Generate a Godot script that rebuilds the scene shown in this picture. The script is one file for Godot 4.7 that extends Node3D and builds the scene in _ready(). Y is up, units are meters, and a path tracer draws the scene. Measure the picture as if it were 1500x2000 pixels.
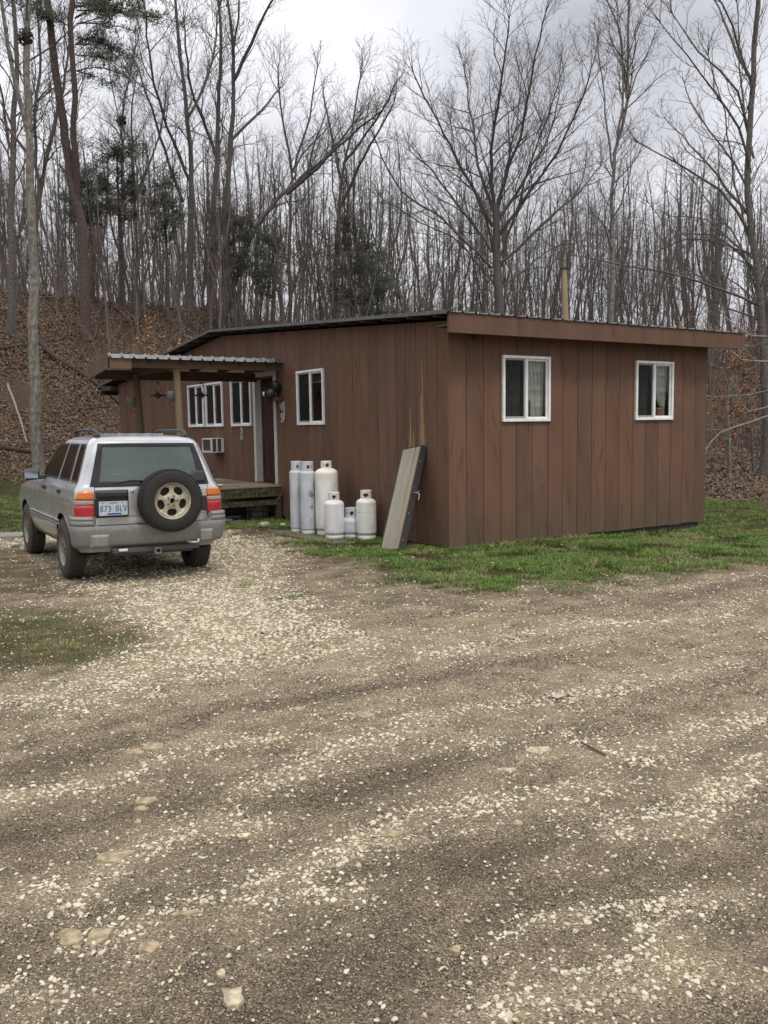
extends Node3D
# A brown board-sided cabin by a gravel lane in early-spring woods. Units are metres, y is up, the lane's eye point is the origin.

const HOUSE_AT := Vector3(0.8866, 0, -11.69)
const HOUSE_TURN := 0.57168
var ht := Transform3D(Basis(Vector3.UP, HOUSE_TURN), HOUSE_AT)
var mats := {}
var names := {}
var noise_a := FastNoiseLite.new()
var noise_b := FastNoiseLite.new()
var noise_c := FastNoiseLite.new()


# ---------------------------------------------------------------- mesh builder
class MB:
	var v := PackedVector3Array()
	var n := PackedVector3Array()
	var c := PackedColorArray()
	var uv := PackedVector2Array()
	var ix := PackedInt32Array()
	var tint := Color(1, 1, 1)
	var xf := Transform3D()

	func vert(p: Vector3, nn: Vector3, u := Vector2()) -> int:
		v.append(xf * p)
		n.append((xf.basis * nn).normalized())
		c.append(tint)
		uv.append(u)
		return v.size() - 1

	func tri_i(a: int, b: int, d: int) -> void:   # counterclockwise from outside
		ix.append(a)
		ix.append(d)
		ix.append(b)

	func quad_i(a: int, b: int, d: int, e: int) -> void:
		tri_i(a, b, d)
		tri_i(a, d, e)

	func tri(a: Vector3, b: Vector3, d: Vector3) -> void:
		var nn := (b - a).cross(d - a).normalized()
		tri_i(vert(a, nn), vert(b, nn), vert(d, nn))

	func quad(a: Vector3, b: Vector3, d: Vector3, e: Vector3) -> void:
		var nn := (d - a).cross(e - b).normalized()
		quad_i(vert(a, nn, Vector2(0, 0)), vert(b, nn, Vector2(1, 0)), vert(d, nn, Vector2(1, 1)), vert(e, nn, Vector2(0, 1)))

	func box(at: Vector3, size: Vector3, bev := 0.0, bas := Basis()) -> void:
		var h := size * 0.5
		var b := minf(bev, minf(h.x, minf(h.y, h.z)) * 0.9)
		var P := func(sx, sy, sz, k): # k: which axis is at full extent
			var q := Vector3(sx * (h.x - (0.0 if k == 0 else b)), sy * (h.y - (0.0 if k == 1 else b)), sz * (h.z - (0.0 if k == 2 else b)))
			return at + bas * q
		for s in [-1, 1]:
			fquad(P.call(s, -1, -s, 0), P.call(s, 1, -s, 0), P.call(s, 1, s, 0), P.call(s, -1, s, 0), bas * Vector3(s, 0, 0))
			fquad(P.call(-s, s, -1, 1), P.call(s, s, -1, 1), P.call(s, s, 1, 1), P.call(-s, s, 1, 1), bas * Vector3(0, s, 0))
			fquad(P.call(-1, -s, s, 2), P.call(-1, s, s, 2), P.call(1, s, s, 2), P.call(1, -s, s, 2), bas * Vector3(0, 0, s))
		if b <= 0.0:
			return
		for s in [-1, 1]:
			for t in [-1, 1]:
				fquad(P.call(s, t, -1, 0), P.call(s, t, 1, 0), P.call(s, t, 1, 1), P.call(s, t, -1, 1), bas * Vector3(s, t, 0))
				fquad(P.call(s, -1, t, 0), P.call(s, 1, t, 0), P.call(s, 1, t, 2), P.call(s, -1, t, 2), bas * Vector3(s, 0, t))
				fquad(P.call(-1, s, t, 1), P.call(1, s, t, 1), P.call(1, s, t, 2), P.call(-1, s, t, 2), bas * Vector3(0, s, t))
				for r in [-1, 1]:
					ftri(P.call(s, t, r, 0), P.call(s, t, r, 1), P.call(s, t, r, 2), bas * Vector3(s, t, r))

	func fquad(a: Vector3, b: Vector3, d: Vector3, e: Vector3, out: Vector3) -> void:
		if (d - a).cross(e - b).dot(out) < 0.0:
			quad(e, d, b, a)
		else:
			quad(a, b, d, e)

	func ftri(a: Vector3, b: Vector3, d: Vector3, out: Vector3) -> void:
		if (b - a).cross(d - a).dot(out) < 0.0:
			tri(d, b, a)
		else:
			tri(a, b, d)

	func tube(pts: Array, radii: Array, sides := 6, cap := true) -> void:
		var m := pts.size()
		var dir: Vector3 = (pts[1] - pts[0]).normalized()
		var side := dir.cross(Vector3.UP if absf(dir.y) < 0.9 else Vector3.RIGHT).normalized()
		var base := v.size()
		for i in m:
			var d: Vector3 = (pts[mini(i + 1, m - 1)] - pts[maxi(i - 1, 0)]).normalized()
			side = (side - d * side.dot(d)).normalized()
			var up := d.cross(side)
			for k in sides:
				var a := TAU * k / sides
				var o := side * cos(a) + up * sin(a)
				vert(pts[i] + o * float(radii[i]), o, Vector2(float(k) / sides, i))
		for i in m - 1:
			for k in sides:
				var k2 := (k + 1) % sides
				quad_i(base + i * sides + k, base + i * sides + k2, base + (i + 1) * sides + k2, base + (i + 1) * sides + k)
		if cap and radii[m - 1] > 0.012:
			var e: Vector3 = (pts[m - 1] - pts[m - 2]).normalized()
			var ce := vert(pts[m - 1], e)
			var st := v.size()
			for k in sides:
				var a2 := base + (m - 1) * sides + k
				v.append(v[a2])
				n.append((xf.basis * e).normalized())
				c.append(tint)
				uv.append(Vector2())
			for k in sides:
				tri_i(ce, st + k, st + (k + 1) % sides)
		if cap and radii[0] > 0.012:
			var e0: Vector3 = -(pts[1] - pts[0]).normalized()
			var c0 := vert(pts[0], e0)
			var s0 := v.size()
			for k in sides:
				v.append(v[base + k])
				n.append((xf.basis * e0).normalized())
				c.append(tint)
				uv.append(Vector2())
			for k in sides:
				tri_i(c0, s0 + (k + 1) % sides, s0 + k)

	# profile: array of Vector2(radius, height); turns round the y axis of bas
	func lathe(at: Vector3, prof: Array, seg := 24, bas := Basis(), smooth := true, arc := TAU, start := 0.0) -> void:
		var m := prof.size()
		var full := is_equal_approx(arc, TAU)
		if smooth:
			var base := v.size()
			for i in m:
				var d: Vector2 = prof[mini(i + 1, m - 1)] - prof[maxi(i - 1, 0)]
				var nn := Vector2(d.y, -d.x).normalized()
				for k in seg + 1:
					var a := start + arc * k / seg
					var r := Vector3(cos(a), 0, -sin(a))
					vert(at + bas * (r * prof[i].x + Vector3(0, prof[i].y, 0)), bas * (r * nn.x + Vector3(0, nn.y, 0)), Vector2(float(k) / seg, float(i) / m))
			for i in m - 1:
				for k in seg:
					var q := base + i * (seg + 1) + k
					quad_i(q, q + 1, q + seg + 2, q + seg + 1)
		else:
			for i in m - 1:
				lathe(at, [prof[i], prof[i + 1]], seg, bas, true, arc, start)

	# grid of points pts[row][col]; smooth normals; counterclockwise when rows go up and columns go right seen from outside
	func grid(pts: Array, flip := false, skip = null) -> void:
		var rows := pts.size()
		var cols: int = pts[0].size()
		var base := v.size()
		for i in rows:
			for j in cols:
				var dx: Vector3 = pts[i][mini(j + 1, cols - 1)] - pts[i][maxi(j - 1, 0)]
				var dy: Vector3 = pts[mini(i + 1, rows - 1)][j] - pts[maxi(i - 1, 0)][j]
				var nn := dx.cross(dy)
				if nn.length_squared() < 1e-16:
					nn = Vector3.UP
				nn = nn.normalized()
				vert(pts[i][j], -nn if flip else nn, Vector2(float(j) / (cols - 1), float(i) / (rows - 1)))
		for i in rows - 1:
			for j in cols - 1:
				if skip != null and skip.call(i, j):
					continue
				var q := base + i * cols + j
				if flip:
					quad_i(q + cols, q + cols + 1, q + 1, q)
				else:
					quad_i(q, q + 1, q + cols + 1, q + cols)

	# flat polygon (Vector2 x,y) pushed from z = 0 to z = -depth, counterclockwise seen from +z
	func prism(poly: PackedVector2Array, depth: float, t := Transform3D()) -> void:
		var old := xf
		xf = xf * t
		if Geometry2D.is_polygon_clockwise(poly):
			poly.reverse()
		var tris := Geometry2D.triangulate_polygon(poly)
		for k in range(0, tris.size(), 3):
			var a := poly[tris[k]]
			var b := poly[tris[k + 1]]
			var d := poly[tris[k + 2]]
			ftri(Vector3(a.x, a.y, 0), Vector3(b.x, b.y, 0), Vector3(d.x, d.y, 0), Vector3(0, 0, 1))
			ftri(Vector3(a.x, a.y, -depth), Vector3(b.x, b.y, -depth), Vector3(d.x, d.y, -depth), Vector3(0, 0, -1))
		for k in poly.size():
			var a2 := poly[k]
			var b2 := poly[(k + 1) % poly.size()]
			var o := Vector3(b2.y - a2.y, a2.x - b2.x, 0)
			fquad(Vector3(a2.x, a2.y, 0), Vector3(b2.x, b2.y, 0), Vector3(b2.x, b2.y, -depth), Vector3(a2.x, a2.y, -depth), o)
		xf = old

	func mesh() -> ArrayMesh:
		var a := []
		a.resize(Mesh.ARRAY_MAX)
		a[Mesh.ARRAY_VERTEX] = v
		a[Mesh.ARRAY_NORMAL] = n
		a[Mesh.ARRAY_COLOR] = c
		a[Mesh.ARRAY_TEX_UV] = uv
		a[Mesh.ARRAY_INDEX] = ix
		var m := ArrayMesh.new()
		m.add_surface_from_arrays(Mesh.PRIMITIVE_TRIANGLES, a)
		return m


# ---------------------------------------------------------------- naming
func numbered(called: String) -> String:
	var k: int = names.get(called, 0)
	names[called] = k + 1
	return called if k == 0 else "%s_%03d" % [called, k]

func tag(o: Node, label: String, category: String, group := "") -> Node:
	o.set_meta("label", label)
	o.set_meta("category", category)
	if group:
		o.set_meta("group", group)
	return o

func thing(called: String, label: String, category: String, t := Transform3D(), group := "") -> Node3D:
	var o := Node3D.new()
	o.name = numbered(called)
	add_child(o, true)
	o.transform = t
	tag(o, label, category, group)
	return o

func part(called: String, b, m: Material, parent: Node, t := Transform3D()) -> MeshInstance3D:
	var o := MeshInstance3D.new()
	var ms: Mesh = b.mesh() if b is MB else b
	o.mesh = ms
	o.material_override = m
	var key := "%d/%s" % [parent.get_instance_id(), called]
	var k: int = names.get(key, 0)
	names[key] = k + 1
	o.name = called if k == 0 else "%s_%03d" % [called, k]
	parent.add_child(o, true)
	o.transform = t
	return o

func single(called: String, b, m: Material, label: String, category: String, t := Transform3D(), group := "") -> MeshInstance3D:
	var o := MeshInstance3D.new()
	o.mesh = b.mesh() if b is MB else b
	o.material_override = m
	o.name = numbered(called)
	add_child(o, true)
	o.transform = t
	tag(o, label, category, group)
	return o

func structure(called: String, b, m: Material) -> MeshInstance3D:
	var o := MeshInstance3D.new()
	o.mesh = b.mesh() if b is MB else b
	o.material_override = m
	o.name = numbered(called)
	add_child(o, true)
	o.set_meta("kind", "structure")
	return o

func scatter(called: String, mesh: Mesh, m: Material, xs: Array, cols: Array, label: String, category: String, parent: Node = null) -> void:
	var mm := MultiMesh.new()
	mm.transform_format = MultiMesh.TRANSFORM_3D
	mm.use_colors = true
	mm.mesh = mesh
	mm.instance_count = xs.size()
	for i in xs.size():
		mm.set_instance_transform(i, xs[i])
		mm.set_instance_color(i, cols[i])
	var o := MultiMeshInstance3D.new()
	o.multimesh = mm
	o.material_override = m
	o.name = numbered(called) if parent == null else called
	(self if parent == null else parent).add_child(o, true)
	o.set_meta("kind", "stuff")
	if parent == null:
		tag(o, label, category)

func at(p: Vector3, turn := 0.0, s := 1.0) -> Transform3D:
	return Transform3D(Basis(Vector3.UP, turn).scaled(Vector3(s, s, s)), p)

func hl(x: float, y: float, z: float, turn := 0.0) -> Transform3D:   # a place given in the house's own axes
	return ht * Transform3D(Basis(Vector3.UP, turn), Vector3(x, y, z))


# ---------------------------------------------------------------- materials
func lin(r: float, g: float, b: float) -> Color:
	return Color(r, g, b).linear_to_srgb()

func plain(called: String, c: Color, rough := 0.8, metal := 0.0) -> StandardMaterial3D:
	if mats.has(called):
		return mats[called]
	var m := StandardMaterial3D.new()
	m.resource_name = called
	m.albedo_color = c
	m.roughness = rough
	m.metallic = metal
	mats[called] = m
	return m

# a grey multiplier texture: mean near 1 - depth / 2
func grain_tex(key: String, size: int, freq: float, octaves: int, lo: float, hi: float, type := FastNoiseLite.TYPE_SIMPLEX_SMOOTH, contrast := 1.0, sd := 1, w := 0) -> ImageTexture:
	if mats.has("tex" + key):
		return mats["tex" + key]
	var f := FastNoiseLite.new()
	f.seed = sd
	f.noise_type = type
	f.frequency = freq
	f.fractal_octaves = octaves
	f.fractal_type = FastNoiseLite.FRACTAL_FBM if octaves > 1 else FastNoiseLite.FRACTAL_NONE
	var im := f.get_seamless_image(w if w else size, size, false, false, 0.12)
	im.convert(Image.FORMAT_L8)
	var d := im.get_data()
	var lut := PackedByteArray()
	lut.resize(256)
	for i in 256:
		var t := clampf((i / 255.0 - 0.5) * contrast + 0.5, 0.0, 1.0)
		lut[i] = int(clampf(lerpf(lo, hi, t), 0.0, 1.0) * 255.0)
	for i in d.size():
		d[i] = lut[d[i]]
	var g := Image.create_from_data(im.get_width(), im.get_height(), false, Image.FORMAT_L8, d)
	g.convert(Image.FORMAT_RGB8)
	var t2 := ImageTexture.create_from_image(g)
	mats["tex" + key] = t2
	return t2

func bump_tex(key: String, size: int, freq: float, octaves: int, strength: float, type := FastNoiseLite.TYPE_SIMPLEX_SMOOTH) -> ImageTexture:
	if mats.has("bump" + key):
		return mats["bump" + key]
	var f := FastNoiseLite.new()
	f.seed = 5
	f.noise_type = type
	f.frequency = freq
	f.fractal_octaves = octaves
	var im := f.get_seamless_image(size, size, false, false, 0.12)
	im.convert(Image.FORMAT_L8)
	im.convert(Image.FORMAT_RGBA8)
	im.bump_map_to_normal_map(strength)
	var t := ImageTexture.create_from_image(im)
	mats["bump" + key] = t
	return t

func textured(called: String, c: Color, rough: float, tex: Texture2D, scale: Vector3, bump: Texture2D = null, bs := 1.0, world := false, offset := Vector3()) -> StandardMaterial3D:
	if mats.has(called):
		return mats[called]
	var m := plain(called, c, rough)
	m.albedo_texture = tex
	m.uv1_triplanar = true
	m.uv1_world_triplanar = world
	m.uv1_triplanar_sharpness = 4.0
	m.uv1_scale = scale
	m.uv1_offset = offset
	if bump:
		m.normal_enabled = true
		m.normal_texture = bump
		m.normal_scale = bs
	return m


# ---------------------------------------------------------------- terrain
func curve(t: float, xs: Array, ys: Array) -> float:
	if t <= xs[0]:
		return ys[0]
	for i in xs.size() - 1:
		if t <= xs[i + 1]:
			return lerpf(ys[i], ys[i + 1], (t - xs[i]) / (xs[i + 1] - xs[i]))
	return ys[-1]

func hill(x: float, z: float) -> float:
	var r := sqrt(x * x + z * z)
	var th := rad_to_deg(atan2(x, -z))
	if absf(th) > 110.0 or r < 15.0:
		return 0.0
	var foot := curve(th, [-60, -30, -20, -12, 0, 12, 25, 60], [22, 24.5, 25, 29, 38, 46, 50, 50])
	var hh := curve(th, [-60, -24, -12, 0, 12, 24, 60], [8, 7.4, 8.3, 8.6, 8, 6.5, 6])
	var w := curve(th, [-60, -24, -12, 0, 12, 24, 60], [17, 17, 22, 30, 33, 35, 35])
	var s := clampf((r - foot) / w, 0, 1)
	return hh * s * s * (3 - 2 * s) * clampf((110.0 - absf(th)) / 30.0, 0, 1)

func ground_y(x: float, z: float) -> float:
	var h := hill(x, z)
	var q := sqrt(x * x + z * z)
	h += noise_a.get_noise_2d(x * 0.9, z * 0.9) * (0.012 + 0.35 * clampf((q - 25.0) / 20.0, 0, 1))
	# the soil falls a little along the house's far right end and under the deck
	var l := ht.affine_inverse() * Vector3(x, 0, z)
	h -= 0.09 * smoothstep(0.5, 5.4, l.x) * (1.0 - smoothstep(2.0, 6.0, absf(l.z)))
	return h


# ---------------------------------------------------------------- ground
const LAWN := [-1.36, -11.96, -0.9, -11.0, -0.5, -10.1, -0.1, -9.4, 0.25, -8.95, 0.74, -8.5, 1.23, -8.42, 1.76, -8.55, 2.66, -9.0, 3.63, -9.45, 4.4, -9.9, 9.0, -12.9, 14.0, -15.7, 10.2, -18.1, 7.7, -20.6, 3, -26, -2, -22, -3.0, -16.0]
const LAWN_FAR := [-13, -25.6, -7.6, -24.8, -3.6, -22.5, -4.6, -16.0, -5.6, -14.6, -6.1, -14.3, -9, -15.6, -14, -18.5, -16, -23]
const PATCH := [-6, -8.9, -3.4, -8.3, -2.6, -8.0, -2.2, -7.5, -1.85, -7.15, -1.75, -6.75, -1.9, -6.3, -2.2, -6.0, -2.6, -5.8, -6, -5.3]
const DRIVE := [-2.2, -5.2, -2.3, -5.85, -1.98, -6.35, -1.9, -7.0, -2.6, -8.2, -3.1, -9.0, -4.5, -11.5, -5.9, -13.2, -6.1, -14.0, -3.0, -15.5, -2.3, -13.9, -1.75, -13.2, -1.15, -12.2, -1.2, -10.6, -1.15, -9.2, -0.75, -8.2, -0.15, -7.1, -0.6, -6.5, -1.1, -5.9, -1.8, -5.4]
const TRACKS := [
	[0.14, 1.0, -4.6, -2.6, -1.97, -4.26, -1.56, -4.60, -0.93, -5.0, -0.18, -5.46, 0.52, -5.9],
	[0.15, 1.0, -4.6, -1.7, -1.59, -3.39, -1.04, -3.71, -0.38, -3.9, 0.11, -4.19, 0.67, -4.52, 1.54, -5.12, 2.5, -5.56, 6, -7.6],
	[0.14, 0.9, -4, -1.2, -1.23, -2.59, -0.82, -2.86, -0.3, -3.05, 0.28, -3.22, 0.94, -3.45, 1.72, -3.77, 6, -6.2],
	[0.20, 0.95, -3, -1.0, -0.39, -2.33, 0.06, -2.61, 0.62, -2.95, 1.16, -3.19, 1.55, -3.39, 6, -5.8],
	[0.16, 0.7, -1.07, -7.03, -0.24, -7.45, 0.68, -7.7, 1.64, -7.86, 2.71, -8.25, 9, -11.6],
	[0.16, 0.45, 0.17, -6.05, 0.91, -6.14, 1.9, -6.37, 3.05, -6.79, 9, -9.9],
	[0.22, 0.8, -1.0, -8.5, -0.3, -8.5, 0.3, -8.3, 0.9, -8.0],
]
const PALES := [
	[0.09, 0.9, -1.81, -3.89, -1.38, -4.05, -0.98, -4.51, -0.58, -4.64],
	[0.10, 0.95, -1.3, -3.05, -1.14, -3.0, -0.98, -3.46, -0.69, -3.64, -0.6, -3.6],
	[0.12, 1.0, -0.75, -2.95, -0.32, -3.19, 0.09, -3.62, 0.57, -3.81, 0.94, -3.91],
	[0.10, 0.8, -1.04, -2.72, -0.83, -2.89, -0.4, -3.05, -0.11, -3.01],
	[0.07, 1.0, 0.18, -2.69, 0.32, -2.74, 0.51, -2.84, 0.79, -2.88, 1.27, -2.97],
	[0.11, 1.0, 0.35, -2.38, 0.68, -2.49, 0.95, -2.59, 0.9, -2.75],
	[0.16, 0.6, 0.39, -4.45, 0.96, -4.58, 1.29, -4.28, 1.84, -4.71, 2.2, -4.86, 4, -5.6],
	[0.12, 0.6, -2.0, -2.6, -1.2, -2.55, -1.0, -2.45],
	[0.25, 0.7, -2.4, -5.3, -1.6, -5.75, -0.9, -6.2, -0.2, -6.7],
	[0.22, 0.45, -0.2, -5.9, 0.6, -6.5, 1.6, -7.2, 3.0, -7.5],
	[0.2, 0.5, -0.6, -4.0, 0.2, -4.9, 1.2, -5.3, 2.4, -5.95],
	[0.15, 0.7, 0.75, -3.4, 1.3, -3.6, 1.9, -4.2],
]
var polys := {}

func poly_of(a: Array) -> PackedVector2Array:
	var p := PackedVector2Array()
	for i in range(0, a.size(), 2):
		p.append(Vector2(a[i], a[i + 1]))
	return p

# how far inside (positive) a polygon a point lies
func inside(key: String, p: Vector2) -> float:
	var g: PackedVector2Array = polys[key]
	var box: Rect2 = polys[key + "box"]
	if not box.has_point(p):
		return -1.0
	var d := 1e9
	for i in g.size():
		d = minf(d, p.distance_squared_to(Geometry2D.get_closest_point_to_segment(p, g[i], g[(i + 1) % g.size()])))
	d = sqrt(d)
	return d if Geometry2D.is_point_in_polygon(p, g) else -d

func along(lines: Array, p: Vector2) -> float:
	var best := 0.0
	for l in lines:
		var r: float = l[0]
		var d := 1e9
		for i in range(2, l.size() - 2, 2):
			var a := Vector2(l[i], l[i + 1])
			var b := Vector2(l[i + 2], l[i + 3])
			d = minf(d, p.distance_squared_to(Geometry2D.get_closest_point_to_segment(p, a, b)))
		best = maxf(best, float(l[1]) * exp(-d / (r * r)))
		best = maxf(best, 0.42 * float(l[1]) * exp(-d / (r * r * 5.0)) if lines == PALES else 0.0)
	return best

func setup_polys() -> void:
	for k in {"lawn": LAWN, "far": LAWN_FAR, "patch": PATCH, "drive": DRIVE}:
		pass
	var all := {"lawn": LAWN, "far": LAWN_FAR, "patch": PATCH, "drive": DRIVE}
	for k in all:
		var g := poly_of(all[k])
		polys[k] = g
		var r := Rect2(g[0], Vector2())
		for q in g:
			r = r.expand(q)
		polys[k + "box"] = r.grow(0.8)

# the cover worked out once on a fine grid, then looked up
const CX0 := -7.5
const CZ0 := -17.0
const CSTEP := 0.055
const CNX := 310
const CNZ := 285
var cover_map := PackedColorArray()

func fill_cover() -> void:
	cover_map.resize(CNX * CNZ)
	for j in CNZ:
		for i in CNX:
			var k := cover_at(CX0 + i * CSTEP, CZ0 + j * CSTEP)
			cover_map[j * CNX + i] = Color(k.x, k.y, k.z, k.w)

func cover(x: float, z: float) -> Vector4:
	var i := int((x - CX0) / CSTEP + 0.5)
	var j := int((z - CZ0) / CSTEP + 0.5)
	if i < 0 or j < 0 or i >= CNX or j >= CNZ:
		return cover_at(x, z)
	var c := cover_map[j * CNX + i]
	return Vector4(c.r, c.g, c.b, c.a)

# x: grass cover, y: pale stone cover, z: damp dark earth, w: leaf litter
func cover_at(x: float, z: float) -> Vector4:
	var p := Vector2(x, z)
	var s := x * 0.87 - z * 0.49
	var t := x * 0.49 + z * 0.87
	var ragged := noise_b.get_noise_2d(x * 3.0, z * 3.0) * 0.35 + noise_b.get_noise_2d(x * 11.0, z * 11.0) * 0.18
	var grass := 0.0
	grass = maxf(grass, smoothstep(-0.1, 1.05, inside("lawn", p) + ragged * 1.9))
	grass = maxf(grass, smoothstep(-0.2, 0.5, inside("far", p) + ragged))
	grass = maxf(grass, 0.42 * smoothstep(0.0, 0.9, inside("patch", p) + ragged * 1.6))
	var drive := smoothstep(-0.35, 0.45, inside("drive", p) + ragged * 1.2)
	var patchy := noise_a.get_noise_2d(x * 2.2 + 50.0, z * 2.2) * 0.5 + 0.5
	var stone := maxf(1.0 * drive * (0.6 + 0.75 * patchy), along(PALES, p) * (0.5 + 0.9 * patchy))
	var streak := noise_c.get_noise_2d(s * 0.5, t * 3.2)
	var damp := 0.0
	if r_near(p):
		damp = along(TRACKS, p + Vector2(0.10, 0.17) * noise_b.get_noise_2d(s * 1.1, t * 2.0)) * (0.7 + 0.9 * noise_b.get_noise_2d(s * 0.9, t * 5.0))
	damp *= 0.35 + 0.65 * smoothstep(-0.3, 0.25, noise_c.get_noise_2d(s * 0.9 + 4.0, t * 1.6))
	damp = clampf(damp + 0.6 * maxf(streak - 0.08, 0.0), 0, 1)
	var road := 1.0 - maxf(grass, 0.0)
	stone = maxf(stone, 0.34 * (1.0 - damp) * road * smoothstep(-0.2, 0.5, noise_c.get_noise_2d(s * 1.2 + 9.0, t * 3.0)))
	stone *= 1.0 - 0.8 * damp
	stone *= 1.0 - grass
	var leaf := 0.0
	var rr := p.length()
	if rr > 17.0 and inside("lawn", p) < 0.3 and inside("far", p) < 0.3:
		leaf = smoothstep(17.0, 21.0, rr)
	leaf = maxf(leaf, smoothstep(0.3, 1.5, hill(x, z)))
	if z > 0.0:
		leaf = 0.0
	grass *= 1.0 - leaf
	return Vector4(grass, clampf(stone * (1.0 - leaf), 0, 1), damp * (1.0 - grass) * (1.0 - leaf), leaf)

func r_near(p: Vector2) -> bool:
	return p.x > -5 and p.x < 9.5 and p.y > -12.5

func ground_color(x: float, z: float, k: Vector4) -> Color:
	var s := x * 0.87 - z * 0.49
	var t := x * 0.49 + z * 0.87
	var f := noise_b.get_noise_2d(x * 7.0, z * 7.0)
	var st := noise_c.get_noise_2d(s * 0.8 + 33.0, t * 6.0)
	var st2 := noise_c.get_noise_2d(s * 2.0 + 70.0, t * 22.0)
	var a := clampf(0.34 + 0.26 * st + 0.42 * st2 + 0.55 * f + 0.44 * clampf(-z - 3.0, 0.0, 3.0) / 3.0 - 0.22 * clampf(-z - 7.2, 0.0, 1.5), 0, 1)
	var base := Color(0.255, 0.203, 0.150).lerp(Color(0.68, 0.545, 0.375), a)
	base = base.lerp(Color(0.165, 0.130, 0.098), clampf(k.z * 0.5 + 0.3 * f * k.z, 0, 1))
	base = base.lerp(Color(0.66, 0.57, 0.385), clampf(k.y * 0.8, 0, 0.85))
	# trodden soil and thin dry grass left of the drive and along the lawn's rim
	var pi := inside("patch", Vector2(x, z))
	if pi > -0.6:
		base = base.lerp(Color(0.26, 0.215, 0.125).lerp(Color(0.165, 0.165, 0.07), clampf(0.5 + 1.4 * noise_b.get_noise_2d(x * 2.5, z * 2.5), 0, 1)), smoothstep(-0.15, 0.3, pi + 0.5 * f) * (1.0 - 0.8 * k.y))
	elif x < -1.9 and z < -5.0 and k.y < 0.4:
		base = base.lerp(Color(0.16, 0.118, 0.07), 0.75 * (1.0 - k.y / 0.4))
	var green := Color(0.055, 0.078, 0.022).lerp(Color(0.15, 0.115, 0.06), clampf(0.42 + 0.9 * noise_a.get_noise_2d(x * 1.3, z * 1.3) + 0.4 * f, 0, 1))
	base = base.lerp(green, clampf(k.x * 1.1, 0, 1))
	var litter := Color(0.092, 0.062, 0.042).lerp(Color(0.20, 0.142, 0.098), clampf(0.5 + 0.8 * f + 0.5 * noise_a.get_noise_2d(x * 2.0, z * 2.0), 0, 1))
	base = base.lerp(litter, k.w)
	return base

func steps(lo: float, hi: float, fine: float, far_lo: float, far_hi: float) -> PackedFloat32Array:
	var o := PackedFloat32Array()
	var left := []
	var q := lo
	var d := fine
	while q > far_lo:
		d *= 1.14
		q -= minf(d, 6.0)
		left.push_front(q)
	for e in left:
		o.append(e)
	q = lo
	while q < hi:
		o.append(q)
		q += fine
	d = fine
	while q < far_hi:
		o.append(q)
		d *= 1.14
		q += minf(d, 6.0)
	o.append(q)
	return o

func build_ground() -> void:
	fill_cover()
	var xs := steps(-5.6, 5.6, 0.055, -160.0, 160.0)
	var zs := steps(-11.5, -1.7, 0.055, -190.0, 60.0)
	var b := MB.new()
	var nx := xs.size()
	for z in zs:
		for x in xs:
			var k := cover(x, z)
			var y := ground_y(x, z)
			if r_near(Vector2(x, z)):
				y += noise_b.get_noise_2d(x * 9.0, z * 9.0) * 0.007 - 0.008 * k.z + 0.006 * k.y
			b.v.append(Vector3(x, y, z))
			b.c.append(ground_color(x, z, k))
			b.uv.append(Vector2())
	for i in zs.size():
		for j in nx:
			var dx := b.v[i * nx + mini(j + 1, nx - 1)] - b.v[i * nx + maxi(j - 1, 0)]
			var dz := b.v[mini(i + 1, zs.size() - 1) * nx + j] - b.v[maxi(i - 1, 0) * nx + j]
			b.n.append(dz.cross(dx).normalized())
	for i in zs.size() - 1:
		for j in nx - 1:
			var q := i * nx + j
			b.quad_i(q + nx, q + nx + 1, q + 1, q)
	var m := textured("earth", Color(1, 1, 1), 0.95, grit_tex(), Vector3(0.9, 0.9, 0.9), null, 1.0, true)
	m.vertex_color_use_as_albedo = true
	m.metallic_specular = 0.2
	structure("ground", b, m)

# packed grit: grains of one to six millimetres, light and dark, on speckled dust
func grit_tex() -> ImageTexture:
	var n := 1024
	var rng := RandomNumberGenerator.new()
	rng.seed = 6
	var f := PackedFloat32Array()
	f.resize(n * n)
	for i in n * n:
		f[i] = 0.62 + 0.20 * (rng.randf() + rng.randf() - 1.0)
	for k in 64000:
		var cx := rng.randi() % n
		var cy := rng.randi() % n
		var rx := 0.8 + 3.6 * pow(rng.randf(), 3.0)
		var ry := rx * rng.randf_range(0.6, 1.0)
		var v := 0.66 + 0.36 * (rng.randf() - 0.5) * 2.0
		var sk := rng.randf_range(-0.6, 0.6)
		var e := int(ceil(rx + 1.0))
		for dy in range(-e, e + 1):
			for dx in range(-e, e + 1):
				var u := (dx + sk * dy) / rx
				var w := dy / ry
				var q := u * u + w * w
				if q < 1.0:
					f[posmod(cy + dy, n) * n + posmod(cx + dx, n)] = v + 0.05 * (rng.randf() - 0.5)
	var d := PackedByteArray()
	d.resize(n * n)
	for i in n * n:
		d[i] = int(clampf(f[i], 0.2, 1.0) * 255.0)
	var im := Image.create_from_data(n, n, false, Image.FORMAT_L8, d)
	im.convert(Image.FORMAT_RGB8)
	return ImageTexture.create_from_image(im)

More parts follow.
